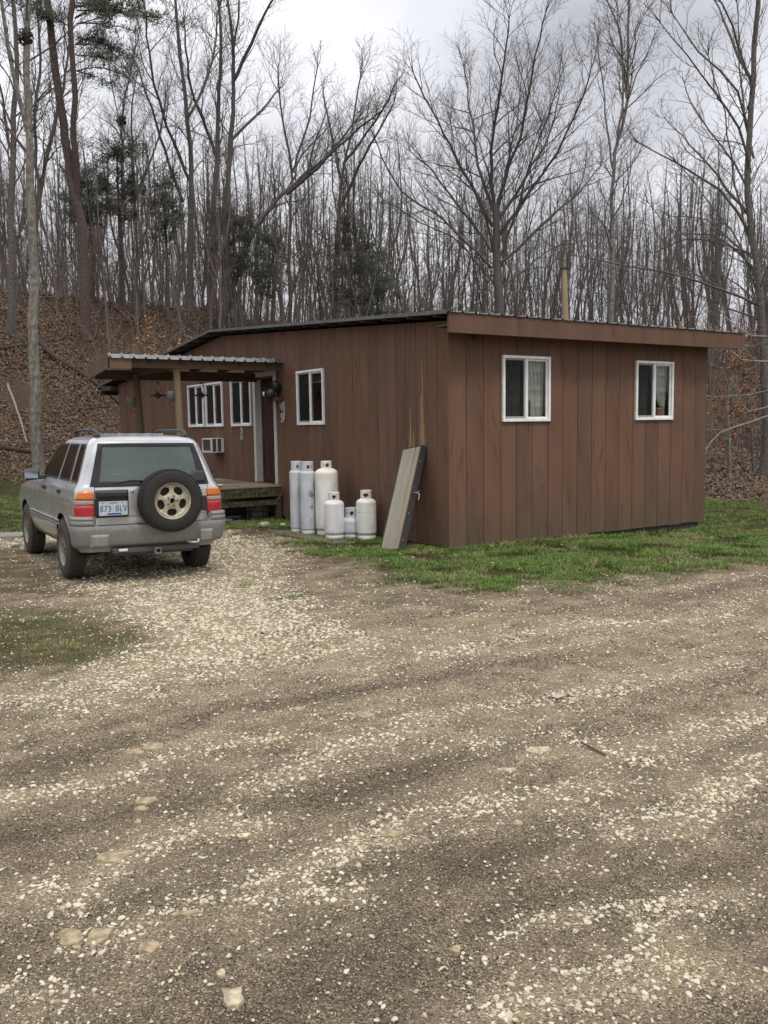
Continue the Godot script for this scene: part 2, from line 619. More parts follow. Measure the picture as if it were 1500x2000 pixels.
func rock_mesh(sd: int, flat: float, sub := 0) -> ArrayMesh:
	var rng := RandomNumberGenerator.new()
	rng.seed = sd
	var pts := []
	var g := (1.0 + sqrt(5.0)) / 2.0
	for p in [[-1, g, 0], [1, g, 0], [-1, -g, 0], [1, -g, 0], [0, -1, g], [0, 1, g], [0, -1, -g], [0, 1, -g], [g, 0, -1], [g, 0, 1], [-g, 0, -1], [-g, 0, 1]]:
		pts.append(Vector3(p[0], p[1], p[2]).normalized() * rng.randf_range(0.62, 1.2) * Vector3(1.0, flat, rng.randf_range(0.75, 0.95)))
	var b := MB.new()
	for f in [[0, 11, 5], [0, 5, 1], [0, 1, 7], [0, 7, 10], [0, 10, 11], [1, 5, 9], [5, 11, 4], [11, 10, 2], [10, 7, 6], [7, 1, 8], [3, 9, 4], [3, 4, 2], [3, 2, 6], [3, 6, 8], [3, 8, 9], [4, 9, 5], [2, 4, 11], [6, 2, 10], [8, 6, 7], [9, 8, 1]]:
		b.ftri(pts[f[0]], pts[f[1]], pts[f[2]], pts[f[0]] + pts[f[1]] + pts[f[2]])
	return b.mesh()

func build_gravel() -> void:
	var rng := RandomNumberGenerator.new()
	rng.seed = 77
	var sets := [[], [], [], [], []]
	var cols := [[], [], [], [], []]
	var m := textured("limestone_chips", Color(1, 1, 1), 0.9, grain_tex("chip", 256, 0.05, 3, 0.72, 1.0), Vector3(14, 14, 14))
	m.vertex_color_use_as_albedo = true
	# [x0, x1, z0, z1, tries, smallest, largest, skew]
	for zone in [[-2.8, 2.8, -3.6, -1.2, 150000, 0.0026, 0.0155, 3.0], [-4.4, 4.4, -6.2, -3.6, 200000, 0.003, 0.017, 2.6], [-6.0, 6.5, -9.5, -6.2, 150000, 0.007, 0.022, 2.0], [-7.5, 7.0, -16.0, -9.5, 80000, 0.010, 0.026, 1.6]]:
		for i in zone[4]:
			var x := rng.randf_range(zone[0], zone[1])
			var z := rng.randf_range(zone[2], zone[3])
			var roll := rng.randf()
			if absf(x) > 0.72 * absf(z) + 0.6:
				continue
			var k := cover(x, z)
			var dark := rng.randf() < 0.3
			var want := pow(k.y, 1.25) * 1.0 + 0.05
			if dark:
				want = 0.30 * (1.0 - k.x) * (1.0 - k.w)
			if roll > want * (1.0 - 0.9 * k.x):
				continue
			var s: float = lerpf(zone[5], zone[6], pow(rng.randf(), zone[7]))
			if k.y < 0.35:
				s *= 0.72
			if dark:
				s *= 0.8
			var j := rng.randi() % 5
			var bas := Basis.from_euler(Vector3(rng.randf_range(-0.5, 0.5), rng.randf() * TAU, rng.randf_range(-0.5, 0.5))).scaled(Vector3(s, s, s) * rng.randf_range(0.85, 1.2))
			sets[j].append(Transform3D(bas, Vector3(x, ground_y(x, z) + s * 0.10, z)))
			var v := rng.randf()
			var c := Color(0.84, 0.77, 0.60).lerp(Color(0.48, 0.42, 0.29), v * v)
			if dark:
				c = Color(0.12, 0.10, 0.078).lerp(Color(0.27, 0.22, 0.155), v)
			elif rng.randf() < 0.06:
				c = Color(0.42, 0.31, 0.17)
			cols[j].append(c)
	# fine grit close to the viewer
	for i in 200000:
		var z := -1.9 - 4.4 * pow(rng.randf(), 1.3)
		var x := rng.randf_range(-0.72, 0.72) * (absf(z) + 0.4)
		var s := lerpf(0.0014, 0.0046, pow(rng.randf(), 1.7)) * (1.0 + 0.25 * maxf(-z - 3.5, 0.0))
		var j := rng.randi() % 5
		sets[j].append(Transform3D(Basis.from_euler(Vector3(rng.randf() * 3.0, rng.randf() * TAU, 0)).scaled(Vector3(s, s, s)), Vector3(x, ground_y(x, z) + s * 0.1, z)))
		cols[j].append(Color(0.085, 0.068, 0.050).lerp(Color(0.60, 0.52, 0.38), pow(rng.randf(), 1.7)))
	for j in 5:
		scatter("gravel", rock_mesh(40 + j, 0.5), m, sets[j], cols[j], ["pale limestone gravel strewn over the lane and drive", "rounded pale gravel chips on the dirt lane", "angular pale gravel chips pressed in the lane", "small mixed gravel chips across the lane", "flat pale gravel chips along the lane"][j], "gravel")

func blade_tuft(sd: int, blades: int, spread: float, height: float, width: float, lean: float) -> ArrayMesh:
	var rng := RandomNumberGenerator.new()
	rng.seed = sd
	var b := MB.new()
	for i in blades:
		var a := rng.randf() * TAU
		var o := Vector3(cos(a), 0, sin(a)) * spread * sqrt(rng.randf())
		var d := Vector3(cos(a + rng.randf_range(-1, 1)), 0, sin(a + rng.randf_range(-1, 1)))
		var side := d.cross(Vector3.UP).normalized() * width * rng.randf_range(0.6, 1.2)
		var h := height * rng.randf_range(0.45, 1.15)
		var l := lean * rng.randf_range(0.2, 1.3)
		var p1 := o + Vector3(0, h * 0.6, 0) + d * h * l * 0.3
		var p2 := o + Vector3(0, h, 0) + d * h * l
		b.tint = Color(1, 1, 1) * rng.randf_range(0.75, 1.15)
		b.tint.a = 1.0
		b.quad(o - side, o + side, p1 + side * 0.7, p1 - side * 0.7)
		b.tri(p1 - side * 0.7, p1 + side * 0.7, p2)
	return b.mesh()

func build_grass() -> void:
	var rng := RandomNumberGenerator.new()
	rng.seed = 11
	var m := plain("grass_blades", Color(1, 1, 1), 0.75)
	m.vertex_color_use_as_albedo = true
	m.backlight = Color(0.25, 0.25, 0.25)
	var near := [[], []]
	var ncol := [[], []]
	var straw := []
	var scol := []
	for zone in [[-1.6, 8.5, -14.2, -8.0, 34000], [-7.5, -1.8, -9.2, -5.0, 11500], [2.0, 13.0, -21.0, -12.0, 16000], [-14.0, -3.8, -25.8, -13.8, 14000], [-3.4, -0.4, -16.5, -11.5, 6000], [-3.0, 1.4, -9.6, -5.5, 2600]]:
		for i in zone[4]:
			var x := rng.randf_range(zone[0], zone[1])
			var z := rng.randf_range(zone[2], zone[3])
			if absf(x) > 0.70 * absf(z) + 0.8:
				continue
			var l := ht.affine_inverse() * Vector3(x, 0, z)
			if l.x > 0.02 and l.x < 5.38 and l.z < -0.02 and l.z > -15.2:
				continue
			var k := cover(x, z)
			var clump := noise_b.get_noise_2d(x * 2.6 + 7.0, z * 2.6)
			var want := k.x * (0.55 + 1.3 * clump)
			if k.x < 0.2:
				want = maxf(want, 0.10 * smoothstep(0.25, 0.6, clump) * (1.0 - k.z) * (1.0 - k.w))
			# the soft rim under the deck and against the boards
			if (l.x > -0.5 and l.x < 0.0 and l.z < -1.2 and l.z > -5.0) or (l.x < 0.0 and l.x > -1.9 and l.z > -5.6 and l.z < -4.2):
				want = maxf(want, 0.7)
			if rng.randf() > want:
				continue
			var s := rng.randf_range(0.55, 1.25)
			var worn := x < -1.6 and z > -9.3
			if worn:
				s *= 0.6
			if l.z > 0.0 and l.z < 0.3 and l.x > 0 and l.x < 5.5:
				s *= 1.4
			var t := at(Vector3(x, ground_y(x, z) - 0.004, z), rng.randf() * TAU, s)
			var dry := clampf(noise_a.get_noise_2d(x * 2.0 + 20.0, z * 2.0) * 0.9 + rng.randf_range(-0.25, 0.45) + (0.5 if k.x < 0.45 else 0.0) + (0.35 if worn else 0.0), 0, 1)
			var c := Color(0.062, 0.150, 0.018).lerp(Color(0.15, 0.26, 0.032), rng.randf())
			c = c.lerp(Color(0.24, 0.20, 0.10), dry * 0.5)
			if rng.randf() < 0.13 + 0.25 * dry:
				straw.append(t)
				scol.append(Color(0.34, 0.27, 0.15) * rng.randf_range(0.7, 1.2))
			else:
				var j := rng.randi() % 2
				near[j].append(t)
				ncol[j].append(c)
	scatter("grass", blade_tuft(1, 22, 0.08, 0.048, 0.0028, 1.0), m, near[0], ncol[0], "short green lawn grass round the brown house", "grass")
	scatter("grass", blade_tuft(2, 18, 0.085, 0.056, 0.0032, 1.3), m, near[1], ncol[1], "longer green grass blades in the lawn", "grass")
	scatter("dry_grass", blade_tuft(3, 12, 0.07, 0.06, 0.0024, 1.8), m, straw, scol, "straw-coloured dead grass among the green", "grass")

func leaf_cluster(sd: int, count: int, spread: float, size: float) -> ArrayMesh:
	var rng := RandomNumberGenerator.new()
	rng.seed = sd
	var b := MB.new()
	for i in count:
		var o := Vector3(rng.randf_range(-1, 1) * spread, rng.randf() * size * 0.5, rng.randf_range(-1, 1) * spread)
		var bas := Basis.from_euler(Vector3(rng.randf_range(-0.9, 0.9), rng.randf() * TAU, rng.randf_range(-0.9, 0.9)))
		var s := size * rng.randf_range(0.6, 1.3)
		var shade := rng.randf()
		b.tint = Color(0.55, 0.5, 0.48).lerp(Color(1.35, 1.25, 1.15), shade * shade)
		var w := s * rng.randf_range(0.3, 0.5)
		var cu := s * rng.randf_range(0.1, 0.4)
		b.quad(o + bas * Vector3(-s * 0.9, cu, 0), o + bas * Vector3(0, 0, w), o + bas * Vector3(s, cu * 0.8, 0), o + bas * Vector3(0, cu * 0.3, -w))
	return b.mesh()

func build_litter() -> void:
	var rng := RandomNumberGenerator.new()
	rng.seed = 5
	var m := plain("dead_leaves", Color(1, 1, 1), 0.85)
	m.vertex_color_use_as_albedo = true
	m.backlight = Color(0.15, 0.12, 0.08)
	var xs := [[], []]
	var cs := [[], []]
	for i in 17000:
		var th := deg_to_rad(rng.randf_range(-29.0, 29.0))
		var r := lerpf(18.0, 62.0, pow(rng.randf(), 1.3))
		var p := Vector3(sin(th) * r, 0, -cos(th) * r)
		if cover(p.x, p.z).w < rng.randf():
			continue
		var l := ht.affine_inverse() * p
		if l.x > -0.1 and l.x < 5.6 and l.z < 0 and l.z > -16:
			continue
		p.y = ground_y(p.x, p.z) + 0.01
		var s := rng.randf_range(0.8, 1.35)
		var slope := Vector3(ground_y(p.x - 0.4, p.z) - ground_y(p.x + 0.4, p.z), 0.8, ground_y(p.x, p.z - 0.4) - ground_y(p.x, p.z + 0.4)).normalized()
		var bas := Basis(Quaternion(Vector3.UP, slope)) * Basis(Vector3.UP, rng.randf() * TAU)
		var j := rng.randi() % 2
		xs[j].append(Transform3D(bas.scaled(Vector3(s, s, s)), p))
		cs[j].append(Color(0.115, 0.080, 0.057).lerp(Color(0.235, 0.175, 0.125), rng.randf()))
	scatter("leaf_litter", leaf_cluster(3, 44, 0.45, 0.050), m, xs[0], cs[0], "brown fallen leaves covering the wooded slope", "fallen leaves")
	scatter("leaf_litter", leaf_cluster(4, 40, 0.48, 0.056), m, xs[1], cs[1], "curled tan fallen leaves under the trees", "fallen leaves")
	# a few blown onto the lawn and the lane's edge
	var lx := []
	var lc := []
	for i in 260:
		var x := rng.randf_range(-2.0, 8.0)
		var z := rng.randf_range(-13.5, -7.4)
		var k := cover(x, z)
		var l2 := ht.affine_inverse() * Vector3(x, 0, z)
		if l2.z < 0.1 and l2.x > -0.05:
			continue
		if rng.randf() > 0.25 + k.x * 0.5:
			continue
		lx.append(at(Vector3(x, ground_y(x, z) + 0.035 * k.x + 0.004, z), rng.randf() * TAU, rng.randf_range(0.5, 1.0)))
		lc.append(Color(0.24, 0.15, 0.08).lerp(Color(0.42, 0.31, 0.19), rng.randf()))
	scatter("blown_leaves", leaf_cluster(6, 1, 0.02, 0.034), m, lx, lc, "single dry leaves blown over the lawn", "fallen leaves")

func slab_rock(sd: int, w: float, d: float, h: float) -> ArrayMesh:
	var rng := RandomNumberGenerator.new()
	rng.seed = sd
	var b := MB.new()
	var nseg := 9
	var rows := []
	for q in [[1.03, -0.9], [1.0, 0.55], [0.95, 0.72], [0.5, 0.80], [0.0, 0.78]]:
		rows.append([q[0], q[1]])
	var rim := []
	for k in nseg:
		rim.append(rng.randf_range(0.58, 1.2))
	var pts := []
	for q in rows:
		var row := []
		for k in nseg + 1:
			var a := TAU * k / nseg
			var rr: float = rim[k % nseg] * q[0]
			row.append(Vector3(cos(a) * w * 0.5 * rr, h * (q[1] + rng.randf_range(-0.09, 0.09) * (0.0 if k == nseg else 1.0)), -sin(a) * d * 0.5 * rr))
		row[nseg] = row[0]
		pts.append(row)
	for i in pts.size() - 1:
		for k in nseg:
			b.ftri(pts[i][k], pts[i][k + 1], pts[i + 1][k + 1], Vector3(pts[i][k].x, h, pts[i][k].z))
			if i < pts.size() - 2:
				b.ftri(pts[i][k], pts[i + 1][k + 1], pts[i + 1][k], Vector3(pts[i][k].x, h, pts[i][k].z))
	return b.mesh()

func build_stones() -> void:
	var tan_m := textured("tan_sandstone", lin(0.42, 0.335, 0.215), 0.9, grain_tex("sandstone", 512, 0.012, 6, 0.74, 1.0, FastNoiseLite.TYPE_SIMPLEX_SMOOTH, 1.5), Vector3(3.5, 3.5, 3.5), bump_tex("grit", 1024, 0.11, 4, 3.5), 0.35)
	var pale_m := textured("pale_sandstone", lin(0.54, 0.465, 0.325), 0.9, grain_tex("sandstone", 512, 0.012, 6, 0.74, 1.0, FastNoiseLite.TYPE_SIMPLEX_SMOOTH, 1.5), Vector3(3.5, 3.5, 3.5), bump_tex("grit", 1024, 0.11, 4, 3.5), 0.35)
	var list := [
		[0.807, -4.393, 0.15, 0.10, 0.012, 0.3, 1, "broad cream flat stone in the lane beside the fallen stick"],
		[-0.129, -4.991, 0.11, 0.13, 0.014, 0.9, 0, "tan angular stone in the middle of the lane, facing the white cylinders"],
		[-1.256, -4.517, 0.13, 0.13, 0.022, 0.2, 0, "tan humped stone, right one of a close pair at the dark wheel track"],
		[-1.335, -4.44, 0.09, 0.12, 0.014, 1.2, 0, "small tan stone, left one of a close pair at the dark wheel track"],
		[-1.104, -3.317, 0.17, 0.12, 0.018, 0.5, 0, "long wedge-shaped tan stone half sunk in the lane"],
		[-1.074, -2.76, 0.075, 0.10, 0.016, 0.7, 0, "tan squarish stone next to the curved stone near the lane's front edge"],
		[-0.985, -2.767, 0.09, 0.10, 0.012, 2.2, 0, "tan curved stone with a dark hollow beside the squarish stone"],
		[-0.787, -2.702, 0.075, 0.085, 0.014, 0.1, 0, "tan blocky stone with a shallow top among white chips"],
		[-0.474, -2.45, 0.085, 0.095, 0.022, 0.4, 1, "round tan cobble with a notch, nearest the viewer"],
		[-0.53, -2.56, 0.045, 0.04, 0.018, 0.2, 1, "small round yellow pebble just behind the notched cobble"],
		[0.013, -3.479, 0.10, 0.07, 0.014, 0.1, 0, "oblong tan stone beside a bed of white chips"],
		[-1.118, -3.857, 0.10, 0.09, 0.012, 0.1, 0, "flat tan stone, upper of three behind the white chip bed"],
		[-1.118, -3.765, 0.08, 0.05, 0.012, 0.6, 0, "flat tan stone, middle of three behind the white chip bed"],
		[-1.09, -3.63, 0.045, 0.045, 0.012, 0.6, 0, "small tan stone, lowest of three beside the white chip bed"],
		[-0.545, -5.121, 0.14, 0.07, 0.010, 0.1, 0, "thin flat tan stone lying level in the dark track"],
		[0.588, -4.136, 0.10, 0.05, 0.010, 0.1, 1, "thin pale stone between the cream stone and the chip bed"],
		[0.213, -2.669, 0.05, 0.035, 0.026, 0.3, 0, "upright brown stone poking out of white chips"],
		[0.55, -3.55, 0.05, 0.04, 0.014, 0.3, 0, "rounded brown stone at the rim of the chip bed"],
		[-0.72, -2.9, 0.10, 0.03, 0.012, 0.25, 0, "narrow brown sliver stone between white chips"],
	]
	for i in list.size():
		var e: Array = list[i]
		single("stone", slab_rock(200 + i, e[2], e[3], minf(float(e[4]), 0.015) * 0.75), pale_m if e[6] == 1 else tan_m, e[7], "stone", at(Vector3(e[0], ground_y(e[0], e[1]) + 0.002, e[1]), e[5]), "flat stones in the lane")
	# kerb stones by the deck
	for e in [[-0.72, -4.35, 0.16, 0.09, "white jagged stone in the grass by the deck"], [-0.5, -4.1, 0.12, 0.07, "small white stone between deck post and cylinders"]]:
		var p: Vector3 = ht * Vector3(e[0], 0, e[1])
		single("stone", slab_rock(300 + int(e[2] * 100), e[2], e[2] * 0.7, e[3]), plain("white_stone", lin(0.5, 0.47, 0.40), 0.9), e[4], "stone", at(p, 0.6))
	var st := MB.new()
	st.tube([Vector3(1.02, 0.022, -4.45), Vector3(1.05, 0.02, -4.40), Vector3(1.11, 0.016, -4.28)], [0.005, 0.0065, 0.005], 6)
	single("stick", st, textured("dead_wood", lin(0.15, 0.105, 0.07), 0.9, grain_tex("sand", 256, 0.03, 4, 0.68, 1.0), Vector3(20, 20, 20)), "short brown stick lying on the lane", "stick")
	var bk := MB.new()
	var top := []
	for r in 2:
		var row := []
		for k in 9:
			var u := k / 8.0
			row.append(Vector3(0.16 * u - 0.08, 0.012 + 0.012 * sin(u * 5.0) + 0.004 * r, (0.018 + 0.016 * sin(u * 7.0 + 1.0)) * (r * 2 - 1)))
		top.append(row)
	bk.grid(top, true)
	single("bark_strip", bk, plain("pale_bark", lin(0.43, 0.38, 0.31), 0.9), "pale curled strip of bark lying on the lane", "bark", at(Vector3(1.11, ground_y(1.11, -5.27), -5.27), 0.5))
	# a crushed can at the drive's edge
	var can := MB.new()
	can.lathe(Vector3(), [Vector2(0.0, -0.058), Vector2(0.026, -0.058), Vector2(0.032, -0.05), Vector2(0.031, 0.0), Vector2(0.032, 0.05), Vector2(0.026, 0.058), Vector2(0.0, 0.056)], 14, Basis.from_euler(Vector3(0.2, 0.6, 1.45)))
	single("drink_can", can, plain("can_metal", Color(0.75, 0.76, 0.78), 0.35, 0.6), "silver drink can lying by the front wheel", "can", at(Vector3(-5.42, ground_y(-5.42, -12.65) + 0.034, -12.65)))
	# old concrete walk left of the car
	var wk := MB.new()
	wk.box(Vector3(0, 0.02, 0), Vector3(2.6, 0.08, 0.55), 0.01)
	var ws := structure("path", wk, textured("old_concrete", lin(0.33, 0.31, 0.27), 0.95, grain_tex("sand", 256, 0.03, 4, 0.68, 1.0), Vector3(3, 3, 3)))
	ws.transform = at(Vector3(-7.15, ground_y(-7.15, -13.9) - 0.02, -13.95), 0.12)


# ---------------------------------------------------------------- the brown cabin
const RIDGE_Z := -7.74
const EAVE_BACK := -16.4
const LONG := 15.3
const WIDE := 5.39

func roof_y(z: float) -> float:      # top of the roof along its end
	return 3.16 - 0.0674 * (z - 0.3) if z > RIDGE_Z else 3.702 + 0.085 * (z - RIDGE_Z)

func board_mat(i: int) -> StandardMaterial3D:
	var rng := RandomNumberGenerator.new()
	rng.seed = 900 + i
	var t := rng.randf_range(0.93, 1.07)
	var red := rng.randf_range(-0.035, 0.035)
	var m := textured("stained_board_%d" % i, lin(0.190 * t * (1 + red), 0.110 * t, 0.078 * t * (1 - red)), 0.75, board_tex(), Vector3(0.55, 0.35, 0.55), bump_tex("grain", 512, 0.02, 4, 2.0), 0.25, false, Vector3(rng.randf(), rng.randf(), rng.randf()))
	m.vertex_color_use_as_albedo = true
	m.metallic_specular = 0.3
	return m

# upright grain, darker knots with slanting dark flecks
func board_tex() -> ImageTexture:
	if mats.has("boardtex"):
		return mats["boardtex"]
	var size := 512
	var fine := FastNoiseLite.new()
	fine.seed = 8
	fine.frequency = 0.05
	fine.fractal_octaves = 3
	var soft := FastNoiseLite.new()
	soft.seed = 9
	soft.frequency = 0.008
	var bytes := PackedByteArray()
	bytes.resize(size * size * 3)
	var rng := RandomNumberGenerator.new()
	rng.seed = 31
	var knots := []
	for i in 15:
		knots.append([rng.randf() * size, rng.randf() * size, rng.randf_range(3.0, 7.0), rng.randf_range(-0.5, 0.5), rng.randf_range(0.25, 0.6), rng.randf_range(2.5, 6.0)])
	var field := PackedFloat32Array()
	field.resize(size * size)
	for k in knots:
		var rx: float = k[2]
		var ry: float = k[2] * k[5]
		for dy in range(-int(ry * 2), int(ry * 2)):
			for dx in range(-int(rx * 6), int(rx * 6)):
				var ex: float = (dx - k[3] * dy) / rx
				var ey: float = dy / ry
				var e := exp(-(ex * ex + ey * ey))
				var q := posmod(int(k[1]) + dy, size) * size + posmod(int(k[0]) + dx, size)
				field[q] = maxf(field[q], e * float(k[4]))
	for y in size:
		for x in size:
			var g := 0.5 + 0.5 * fine.get_noise_2d(x * 3.0, y * 0.09)
			var s := 0.5 + 0.5 * soft.get_noise_2d(x, y * 0.4)
			var v := clampf(0.74 + 0.12 * g + 0.16 * s - field[y * size + x] * 0.30, 0.2, 1.0)
			var q := (y * size + x) * 3
			bytes[q] = int(v * 255)
			bytes[q + 1] = int(v * 253)
			bytes[q + 2] = int(v * 250)
	var im := Image.create_from_data(size, size, false, Image.FORMAT_RGB8, bytes)
	var t := ImageTexture.create_from_image(im)
	mats["boardtex"] = t
	return t

# one upright board: runs from s0 to s1 along the wall, y0 up to the given tops, minus the openings [s0, s1, y0, y1]
func board(s0: float, s1: float, y0: float, t0: float, t1: float, holes: Array, soil: float) -> Array:
	var mid := (s0 + s1) * 0.5
	var cuts := [s0, s1]
	for h in holes:
		for q in [h[0], h[1]]:
			if q > s0 + 0.01 and q < s1 - 0.01:
				cuts.append(q)
	cuts.sort()
	var pieces := []
	var whole := false
	for i in cuts.size() - 1:
		var a: float = cuts[i]
		var e: float = cuts[i + 1]
		var spans := [[y0, 99.0]]
		for h in holes:
			if (a + e) * 0.5 > h[0] and (a + e) * 0.5 < h[1]:
				var out := []
				for sp in spans:
					if h[2] > sp[0]:
						out.append([sp[0], minf(sp[1], h[2])])
					if h[3] < sp[1]:
						out.append([maxf(sp[0], h[3]), sp[1]])
				spans = out
		if spans.size() == 1 and spans[0][1] > 90.0 and spans[0][0] <= y0:
			whole = true
		for sp in spans:
			var ta: float = minf(lerpf(t0, t1, (a - s0) / (s1 - s0)), sp[1])
			var te: float = minf(lerpf(t0, t1, (e - s0) / (s1 - s0)), sp[1])
			if ta - sp[0] < 0.02:
				continue
			var gap_a := 0.003 if a == s0 else 0.0
			var gap_e := 0.003 if e == s1 else 0.0
			pieces.append([a + gap_a - mid, e - gap_e - mid, sp[0], ta, te])
	# a board that an opening cuts right through is two boards, one above and one below
	var made := []
	for pass_n in (1 if whole else 2):
		var b := MB.new()
		for p in pieces:
			if whole or (p[2] <= y0) == (pass_n == 0):
				slab(b, p[0], p[1], p[2], p[3], p[4], 0.02, soil, y0)
		if b.v.size():
			made.append(b)
	return made

# a board piece with eased vertical edges and a splash of soil on its foot
func slab(b: MB, a: float, e: float, y0: float, ta: float, te: float, th: float, soil: float, foot: float) -> void:
	var ys := [0.0]
	for k in [0.12, 0.3, 0.55, 0.8]:
		if foot + k > y0 + 0.02 and foot + k < minf(ta, te) - 0.05:
			ys.append((foot + k - y0) / (ta - y0))
	ys.append(1.0)
	var ch := 0.005
	var prof := [Vector2(a, -th), Vector2(a, -ch), Vector2(a + ch, 0), Vector2(e - ch, 0), Vector2(e, -ch), Vector2(e, -th)]
	for i in ys.size() - 1:
		for k in 5:
			var p0: Vector2 = prof[k]
			var p1: Vector2 = prof[k + 1]
			var f0 := (p0.x - a) / (e - a)
			var f1 := (p1.x - a) / (e - a)
			var ya0 := lerpf(y0, lerpf(ta, te, f0), ys[i])
			var yb0 := lerpf(y0, lerpf(ta, te, f1), ys[i])
			var ya1 := lerpf(y0, lerpf(ta, te, f0), ys[i + 1])
			var yb1 := lerpf(y0, lerpf(ta, te, f1), ys[i + 1])
			var nn := Vector3(-(p1.y - p0.y), 0, (p1.x - p0.x)).normalized()
			var q := []
			for pp in [[p0, ya0], [p1, yb0], [p1, yb1], [p0, ya1]]:
				var d: float = pp[1] - foot
				var w := soil * (1.0 - smoothstep(0.10, 0.55, d)) * 0.9
				b.tint = Color(1, 1, 1).lerp(Color(0.80, 1.08, 1.05), w)
				q.append(b.vert(Vector3(pp[0].x, pp[1], pp[0].y), nn))
			b.quad_i(q[0], q[1], q[2], q[3])
	b.tint = Color(1, 1, 1)
	b.fquad(Vector3(a, y0, -th), Vector3(e, y0, -th), Vector3(e, y0, 0), Vector3(a, y0, 0), Vector3.DOWN)
	b.fquad(Vector3(a, ta, -th), Vector3(e, te, -th), Vector3(e, te, 0), Vector3(a, ta, 0), Vector3.UP)

# flat wall core behind the boards, with the openings left out
func core(b: MB, length: float, y0: float, holes: Array, top: Callable, th: float) -> void:
	var cuts := [0.0, length]
	for h in holes:
		cuts.append(h[0])
		cuts.append(h[1])
	for k in int(length / 1.5):
		cuts.append(k * 1.5 + 0.75)
	cuts.sort()
	for i in cuts.size() - 1:
		var a: float = cuts[i]
		var e: float = cuts[i + 1]
		if e - a < 0.001:
			continue
		var lo := y0
		for h in holes:
			if (a + e) * 0.5 > h[0] and (a + e) * 0.5 < h[1]:
				b.prism(PackedVector2Array([Vector2(a, lo), Vector2(e, lo), Vector2(e, h[2]), Vector2(a, h[2])]), th)
				lo = h[3]
		b.prism(PackedVector2Array([Vector2(a, lo), Vector2(e, lo), Vector2(e, top.call(e)), Vector2(a, top.call(a))]), th)

